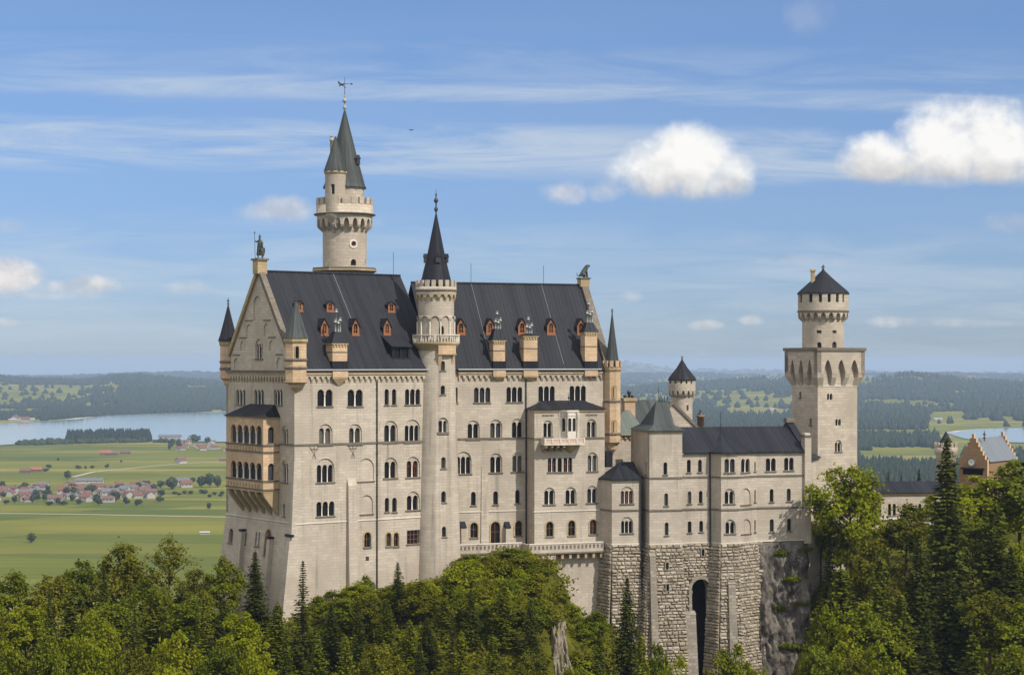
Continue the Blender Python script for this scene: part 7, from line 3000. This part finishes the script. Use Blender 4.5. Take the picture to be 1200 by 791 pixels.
# ---- near trees on the castle hill
LBL = {'bright': 'light green broadleaf tree', 'green': 'mid-green broadleaf tree', 'olive': 'olive-green broadleaf tree', 'spruce': 'dark spruce', 'pine': 'yellow-green conifer', 'thin': 'slim spruce', 'airy': 'thinly leaved tree'}


def grp(rows, where, gname):
    for key, px, yt, Y, w_ in rows:
        kd = key.rstrip('0123456789')
        tree(key, px, yt, Y, w_, LBL[kd] + ' ' + where, gname + ': ' + LBL[kd])


# singled-out ones
tree('airy0', 198, 626, 252, 66, 'open-crowned brownish tree whose branches show, standing against the meadow left of the palace')
tree('olive0', 145, 633, 256, 70, 'dark broad tree against the meadow, left neighbour of the open-crowned tree')
tree('spruce0', 299, 645, 240, 58, 'dark spruce in front of the palace west front, its tip against the wall')
tree('thin0', 355, 657, 238, 50, 'slim spruce with sparse drooping branches in front of the palace south-west corner')
tree('thin1', 466, 659, 247, 40, 'narrow dark spruce in front of the palace wall below the lattice window')
tree('olive1', 492, 678, 246, 48, 'upright olive tree beside the narrow dark spruce below the stair tower')
tree('bright0', 997, 537, 276, 90, 'bright yellow-green maple-like tree at the foot of the square tower')
tree('spruce1', 1110, 513, 266, 118, 'tallest dark spruce on the right, its tip in front of the gatehouse turret')
tree('spruce2', 735, 676, 252, 60, 'dark spruce in front of the annex boulder base')
tree('bright1', 858, 752, 247, 70, 'bright young tree at the foot of the boulder bastion')
tree('bright2', 962, 592, 284, 30, 'small light-green bush-like tree beside the parapet wall')
tree('pine0', 985, 664, 252, 110, 'light green larch-like conifer right beside the bare rock cliff')
tree('spruce0', 1041, 551, 345, 24, 'small dark spruce tip behind the low white wing, left of three')
tree('spruce2', 1056, 556, 345, 18, 'small dark spruce tip behind the low white wing, middle of three')
tree('spruce1', 1077, 549, 345, 26, 'small dark spruce tip behind the low white wing, right of three')

grp([('green0', 95, 655, 254, 56), ('olive2', 60, 668, 250, 62), ('green1', 15, 670, 250, 64), ('green2', -30, 672, 250, 64), ('green1', 262, 652, 250, 50), ('olive0', 228, 664, 248, 50), ('spruce1', 122, 662, 246, 46), ('green0', 175, 676, 246, 56)],
    'in the back row left of the palace', 'back row of trees left of the palace')
grp([('bright0', 30, 704, 232, 66), ('spruce1', 58, 690, 228, 40), ('thin1', 158, 704, 224, 34), ('pine0', 240, 690, 230, 44), ('pine1', 82, 694, 236, 60), ('green2', 132, 698, 234, 66), ('bright2', 110, 712, 226, 60), ('pine2', 180, 688, 238, 60), ('green0', 222, 698, 236, 66), ('spruce2', 262, 700, 234, 58), ('bright1', 282, 716, 228, 62), ('pine0', 325, 706, 232, 56), ('olive1', -10, 715, 228, 60)],
    'in the middle of the wooded slope at lower left', 'middle row of trees at lower left')
grp([('bright1', 8, 748, 212, 66), ('green1', 58, 742, 214, 64), ('bright0', 108, 738, 216, 68), ('olive2', 160, 746, 213, 62), ('bright2', 208, 736, 216, 70), ('green2', 256, 744, 214, 66), ('bright0', 300, 752, 212, 60), ('spruce0', 335, 738, 217, 56), ('pine1', 372, 742, 216, 56), ('bright1', -40, 744, 213, 60)],
    'along the bottom edge at lower left', 'front row of trees at lower left')
grp([('green2', 398, 696, 245, 46), ('olive1', 432, 694, 245, 46), ('spruce2', 388, 706, 238, 46), ('pine1', 520, 700, 240, 46), ('spruce1', 552, 690, 238, 44), ('pine2', 590, 682, 238, 46), ('pine0', 452, 700, 238, 42), ('spruce0', 500, 724, 232, 48), ('thin1', 420, 702, 234, 36), ('spruce2', 622, 700, 236, 42), ('thin0', 530, 716, 228, 36), ('pine1', 480, 726, 228, 44)],
    'on the rocky slope below the palace', 'trees on the slope below the palace')
grp([('pine1', 405, 744, 216, 50), ('olive1', 450, 750, 218, 56), ('spruce1', 492, 754, 216, 56), ('pine2', 540, 738, 218, 48), ('pine0', 578, 744, 217, 50), ('olive0', 620, 762, 216, 56), ('green2', 676, 766, 217, 46), ('spruce2', 702, 736, 226, 54), ('pine0', 752, 742, 230, 54), ('green1', 698, 716, 250, 40), ('bright2', 795, 764, 226, 56), ('green0', 770, 752, 236, 46), ('olive2', 835, 776, 226, 60), ('bright0', 886, 774, 226, 54), ('green2', 712, 772, 210, 60)],
    'along the bottom edge below the palace', 'bottom row of trees below the palace')
grp([('olive0', 1062, 588, 280, 70), ('bright1', 1092, 578, 290, 50), ('bright1', 1150, 556, 288, 90), ('green0', 1195, 536, 290, 96), ('pine1', 1166, 588, 268, 82), ('olive2', 1022, 618, 272, 58), ('green1', 985, 612, 282, 44), ('spruce2', 972, 626, 276, 40), ('bright2', 1215, 612, 262, 80), ('pine2', 1030, 640, 262, 66), ('spruce0', 1076, 624, 262, 84), ('spruce1', 1185, 640, 258, 84),
     ('bright0', 1240, 560, 280, 90), ('green2', 1140, 600, 274, 70)],
    'in the wood right of the bare cliff', 'upper trees of the wood at right')
grp([('green0', 1012, 702, 246, 80), ('pine0', 1055, 694, 246, 78), ('spruce2', 1112, 668, 250, 88), ('olive1', 1160, 690, 246, 74), ('bright1', 1198, 704, 243, 78), ('spruce0', 1088, 728, 236, 76), ('green2', 960, 742, 236, 62), ('bright2', 1030, 748, 232, 70), ('pine1', 1140, 742, 234, 72), ('green1', 1190, 756, 230, 70), ('olive0', 1000, 766, 228, 66), ('bright0', 972, 700, 250, 54), ('bright1', 990, 728, 244, 62)],
    'low in the wood at the right edge', 'lower trees of the wood at right')

# bushes clinging to the mound under the terrace and to the ledges
rb = random.Random(23)
for i in range(130):
    px = rb.uniform(362, 700) if i < 64 else rb.uniform(535, 690)
    Yb = rb.uniform(240, 261) if px > 530 else rb.uniform(238, 256)
    if 638 < px < 674 and Yb < 253:
        continue
    x = (px - 600) / F * Yb
    hh = rb.uniform(1.4, 3.8)
    if Yb > 256:
        hh *= .6
    plant('bush%d' % rb.randrange(3), x, Yb, hz(x, Yb) - .4, hh, rb.uniform(2.4, 5.2), 'rounded bush on the rocky mound under the palace terrace', 'bushes on the mound under the palace terrace')
for i in range(34):
    px = rb.choice((rb.uniform(-40, 340), rb.uniform(965, 1210)))
    Yb = rb.uniform(222, 256)
    x = (px - 600) / F * Yb
    plant('bush%d' % rb.randrange(3), x, Yb, hz(x, Yb) - .4, rb.uniform(3, 6), rb.uniform(5, 8), 'leafy bush filling gaps on the slope left of the palace' if px < 400 else 'leafy bush filling gaps in the wood at the right edge',
          'bushes on the left slope' if px < 400 else 'bushes in the wood at right')
# undergrowth: nobody could count it
nU = 9000
r4 = np.random.default_rng(8)
upx = r4.uniform(-60, 1260, nU)
uY = r4.uniform(205, 284, nU)
ux = (upx - 600) / F * uY
uz = np.concatenate([hill_z(ux[i:i + 400], uY[i:i + 400]) for i in range(0, nU, 400)])
keep = ~((upx > 642) & (upx < 668) & (uY < 254)) & ~((upx > 885) & (upx < 968) & (uY > 252))
# not inside the buildings
Lq = np.stack([ux - L.O[0], uY - L.O[1]], 1)
keep &= ~((Lq[:, 0] * L.c + Lq[:, 1] * L.s > -1.5) & (Lq[:, 0] * -L.s + Lq[:, 1] * L.c > -1.0) & (upx < 520))
Rq = np.stack([ux - BF.O[0], uY - BF.O[1]], 1)
keep &= ~((Rq[:, 0] * RB.c + Rq[:, 1] * RB.s > -6) & (Rq[:, 0] * -RB.s + Rq[:, 1] * RB.c > -2.0) & (upx < 720))
Kq = np.stack([ux - K.O[0], uY - K.O[1]], 1)
keep &= ~((Kq[:, 0] * K.c + Kq[:, 1] * K.s > -6) & (Kq[:, 0] * -K.s + Kq[:, 1] * K.c > -3.0) & (upx < 960))
ux, uY, uz = ux[keep], uY[keep], uz[keep]
nl = 26
cc = np.stack([ux, uY, uz], 1)[:, None, :] + r4.normal(size=(len(ux), nl, 3)) * np.array([.75, .75, .35]) + np.array([0, 0, .35])
cc = cc.reshape(-1, 3)
v, q_ = leaf_quads(cc, np.array([0, -.2, 1.0]) + r4.normal(size=cc.shape) * .6, r4.uniform(.14, .34, len(cc)), .85, r4)
o = np_mesh('undergrowth', v, q_, 'leaf_olive')
kind(o, 'stuff', 'low undergrowth covering the castle hill between the trees')

# ---- the bare cliff under the bower wing, and pale rock ribs on the mound
ns, nt = 90, 110
s_, t_ = np.meshgrid(np.linspace(0, 1, ns), np.linspace(0, 1, nt))
u0c, u1c = K.px(889)[0], K.px(972)[0]
zt_c, zb_c = zP - .02, 103.0
uu = u0c + (u1c - u0c) * s_
zz2 = zt_c + (zb_c - zt_c) * t_
uu = uu + 1.6 * t_ * (s_ ** 2)
back = 9.0 * np.clip((s_ - .66) / .34, 0, 1) ** 1.7
big_n = fbm(s_ * 4 + 3, t_ * 6, 101, 5) - .5
med = fbm(s_ * 12, t_ * 18, 105, 5) - .5
ridg = np.abs(fbm(s_ * 7 + t_ * 2, t_ * 4 - s_ * 3, 109, 4) - .5)
dpt = .9 - 3.4 * t_ ** .8 - 2.8 * big_n * np.clip(t_ * 6, 0, 1) - 1.9 * med * np.clip(t_ * 8, 0, 1) + 3.2 * ridg * np.clip(t_ * 5, 0, 1) + back
dpt = np.where(s_ < .04, dpt + .6, dpt)
droop_ = 2.2 * np.clip((s_ - .72) / .28, 0, 1) ** 1.3
zz2 = zz2 - droop_ * (1 - t_)
vx = K.O[0] + uu * K.c - dpt * K.s
vy = K.O[1] + uu * K.s + dpt * K.c
ii = np.arange(ns * nt).reshape(nt, ns)
q_ = np.stack([ii[:-1, :-1], ii[:-1, 1:], ii[1:, 1:], ii[1:, :-1]], -1).reshape(-1, 4)
vv = np.stack([vx.ravel(), vy.ravel(), zz2.ravel()], 1)
topb = vv[:ns].copy()
topb[:, 0] += -K.s * 14
topb[:, 1] += K.c * 14
i0 = len(vv)
vv = np.concatenate([vv, topb])
q2 = np.array([[i, i0 + i, i0 + i + 1, i + 1] for i in range(ns - 1)])
cl_o = np_mesh('rock_cliff', vv, np.concatenate([q_, q2]), 'rock', smooth=False)
kind(cl_o, 'structure', 'bare dark grey rock cliff under the bower wing')
dd_all = [(600 + F * v_[0] / v_[1], HZ + (H - v_[2]) / v_[1] * F, i_) for i_, v_ in enumerate(vv[:ns * nt])]
for i, (px, py, dd2, n_) in enumerate(((928, 679, -3.2, 16), (917, 649, -1.4, 9), (941, 644, -1.4, 10), (913, 713, -4.2, 9), (940, 708, -4.0, 8), (935, 758, -5.6, 34))):
    cs = []
    for k_ in range(n_):
        w2 = 13 if n_ < 20 else 40
        d3 = min(dd_all, key=lambda q: (q[0] - (px + rb.uniform(-w2 / 2, w2 / 2))) ** 2 + (q[1] - (py + rb.uniform(-1.5, 1.5))) ** 2)
        cs.append(vv[d3[2]] + np.array([0, -.15, .1]))
    cs = np.array([tuple(c_) for c_ in cs])
    cc = (cs[:, None, :] + r4.normal(size=(len(cs), 60, 3)) * np.array([.38, .22, .16])).reshape(-1, 3)
    v, q_ = leaf_quads(cc, np.array([.2, -.5, 1.0]) + r4.normal(size=cc.shape) * .6, r4.uniform(.10, .22, len(cc)), .8, r4)
    o = np_mesh('cliff_grass', v, q_, 'leaf_green')
    kind(o, 'stuff', 'tuft of grass on a ledge of the bare cliff')


def crag(name, pts, half, m, label, seed):
    """a craggy sheet of bare rock breaking through the slope along a line of (photo column, distance)"""
    n, k_ = 110, 34
    tt = np.linspace(0, 1, n)
    pc = np.interp(tt, np.linspace(0, 1, len(pts)), [p[0] for p in pts])
    Yc_ = np.interp(tt, np.linspace(0, 1, len(pts)), [p[1] for p in pts])
    e_ = np.linspace(-1, 1, k_)
    T, E = np.meshgrid(tt, e_, indexing='ij')
    wv_ = half * (.65 + .8 * fbm(T * 5, T * 0 + seed, seed, 3))
    X = (pc[:, None] - 600) / F * Yc_[:, None] + E * wv_
    Y = Yc_[:, None] + 0 * E + .6 * (fbm(T * 9, E * 2, seed + 2, 3) - .5)
    Zh = hill_z(X.ravel(), Y.ravel()).reshape(X.shape)
    rid = 1 - 2 * np.abs(fbm(T * 12, E * 3.2, seed + 5, 5) - .5)
    Z = Zh + 1.9 * rid ** 2 * fbm(T * 7, E * 2.2, seed + 9, 4) * 1.6 - .35 - 1.6 * np.abs(E) ** 5 - 1.2 * (np.abs(T - .5) * 2) ** 8
    ii = np.arange(n * k_).reshape(n, k_)
    q_ = np.stack([ii[:-1, :-1], ii[:-1, 1:], ii[1:, 1:], ii[1:, :-1]], -1).reshape(-1, 4)
    o = np_mesh(name, np.stack([X.ravel(), Y.ravel(), Z.ravel()], 1), q_, m, smooth=False)
    kind(o, 'structure', label)


crag('rock', [(641, 256), (650, 250), (654, 243), (664, 236), (664, 229)], 1.35, 'pale_rock', 'pale broken rock streak on the slope below the terrace', 3)
crag('rock', [(384, 252), (392, 246), (396, 238)], 1.6, 'pale_rock', 'grey rock outcrop below the palace west block', 7)

# ---- a bird in the sky
bd_ = MB()
c_ = at(482, 153, 160)
for s in (-1, 1):
    bd_.prism([c_ + Vector((0, -.05, .0)), c_ + Vector((s * .13, -.05, .06)), c_ + Vector((s * .24, .02, .03)), c_ + Vector((s * .12, .06, .04)), c_ + Vector((0, .10, .0))][::s], Vector((0, 0, .025)), 'dark_iron')
bd_.lathe((c_.x, c_.y), [(.01, c_.z - .06), (.06, c_.z - .02), (.06, c_.z + .03), (.01, c_.z + .07)], 6, 'dark_iron', sy=2.6)
o = bd_.build('bird')
tag(o, 'tiny dark bird gliding in the blue sky right of the tallest tower', 'bird')

# ---- the air
hm = bpy.data.materials.new('haze')
hm.use_nodes = True
t = NT(hm.node_tree)
t.n.clear()
pv = t.new('ShaderNodeVolumePrincipled')
pv.inputs['Color'].default_value = (0.55, 0.72, 0.97, 1)
pv.inputs['Density'].default_value = 6.0e-5
pv.inputs['Anisotropy'].default_value = 0.0
o_ = t.new('ShaderNodeOutputMaterial')
t.l.new(pv.outputs[0], o_.inputs['Volume'])
MAT['haze'] = hm
hb = MB()
x0, x1, y0, y1, z0, z1 = -90000, 90000, -3000, 42000, float(Z_.min()) - 1.0, 209.0
hb.hexa([(x0, y0, z0), (x1, y0, z0), (x1, y1, z0), (x0, y1, z0), (x0, y0, z1), (x1, y0, z1), (x1, y1, z1), (x0, y1, z1)], 'haze')
o = hb.build('haze')
kind(o, 'stuff', 'pale blue air between the castle and the far hills')
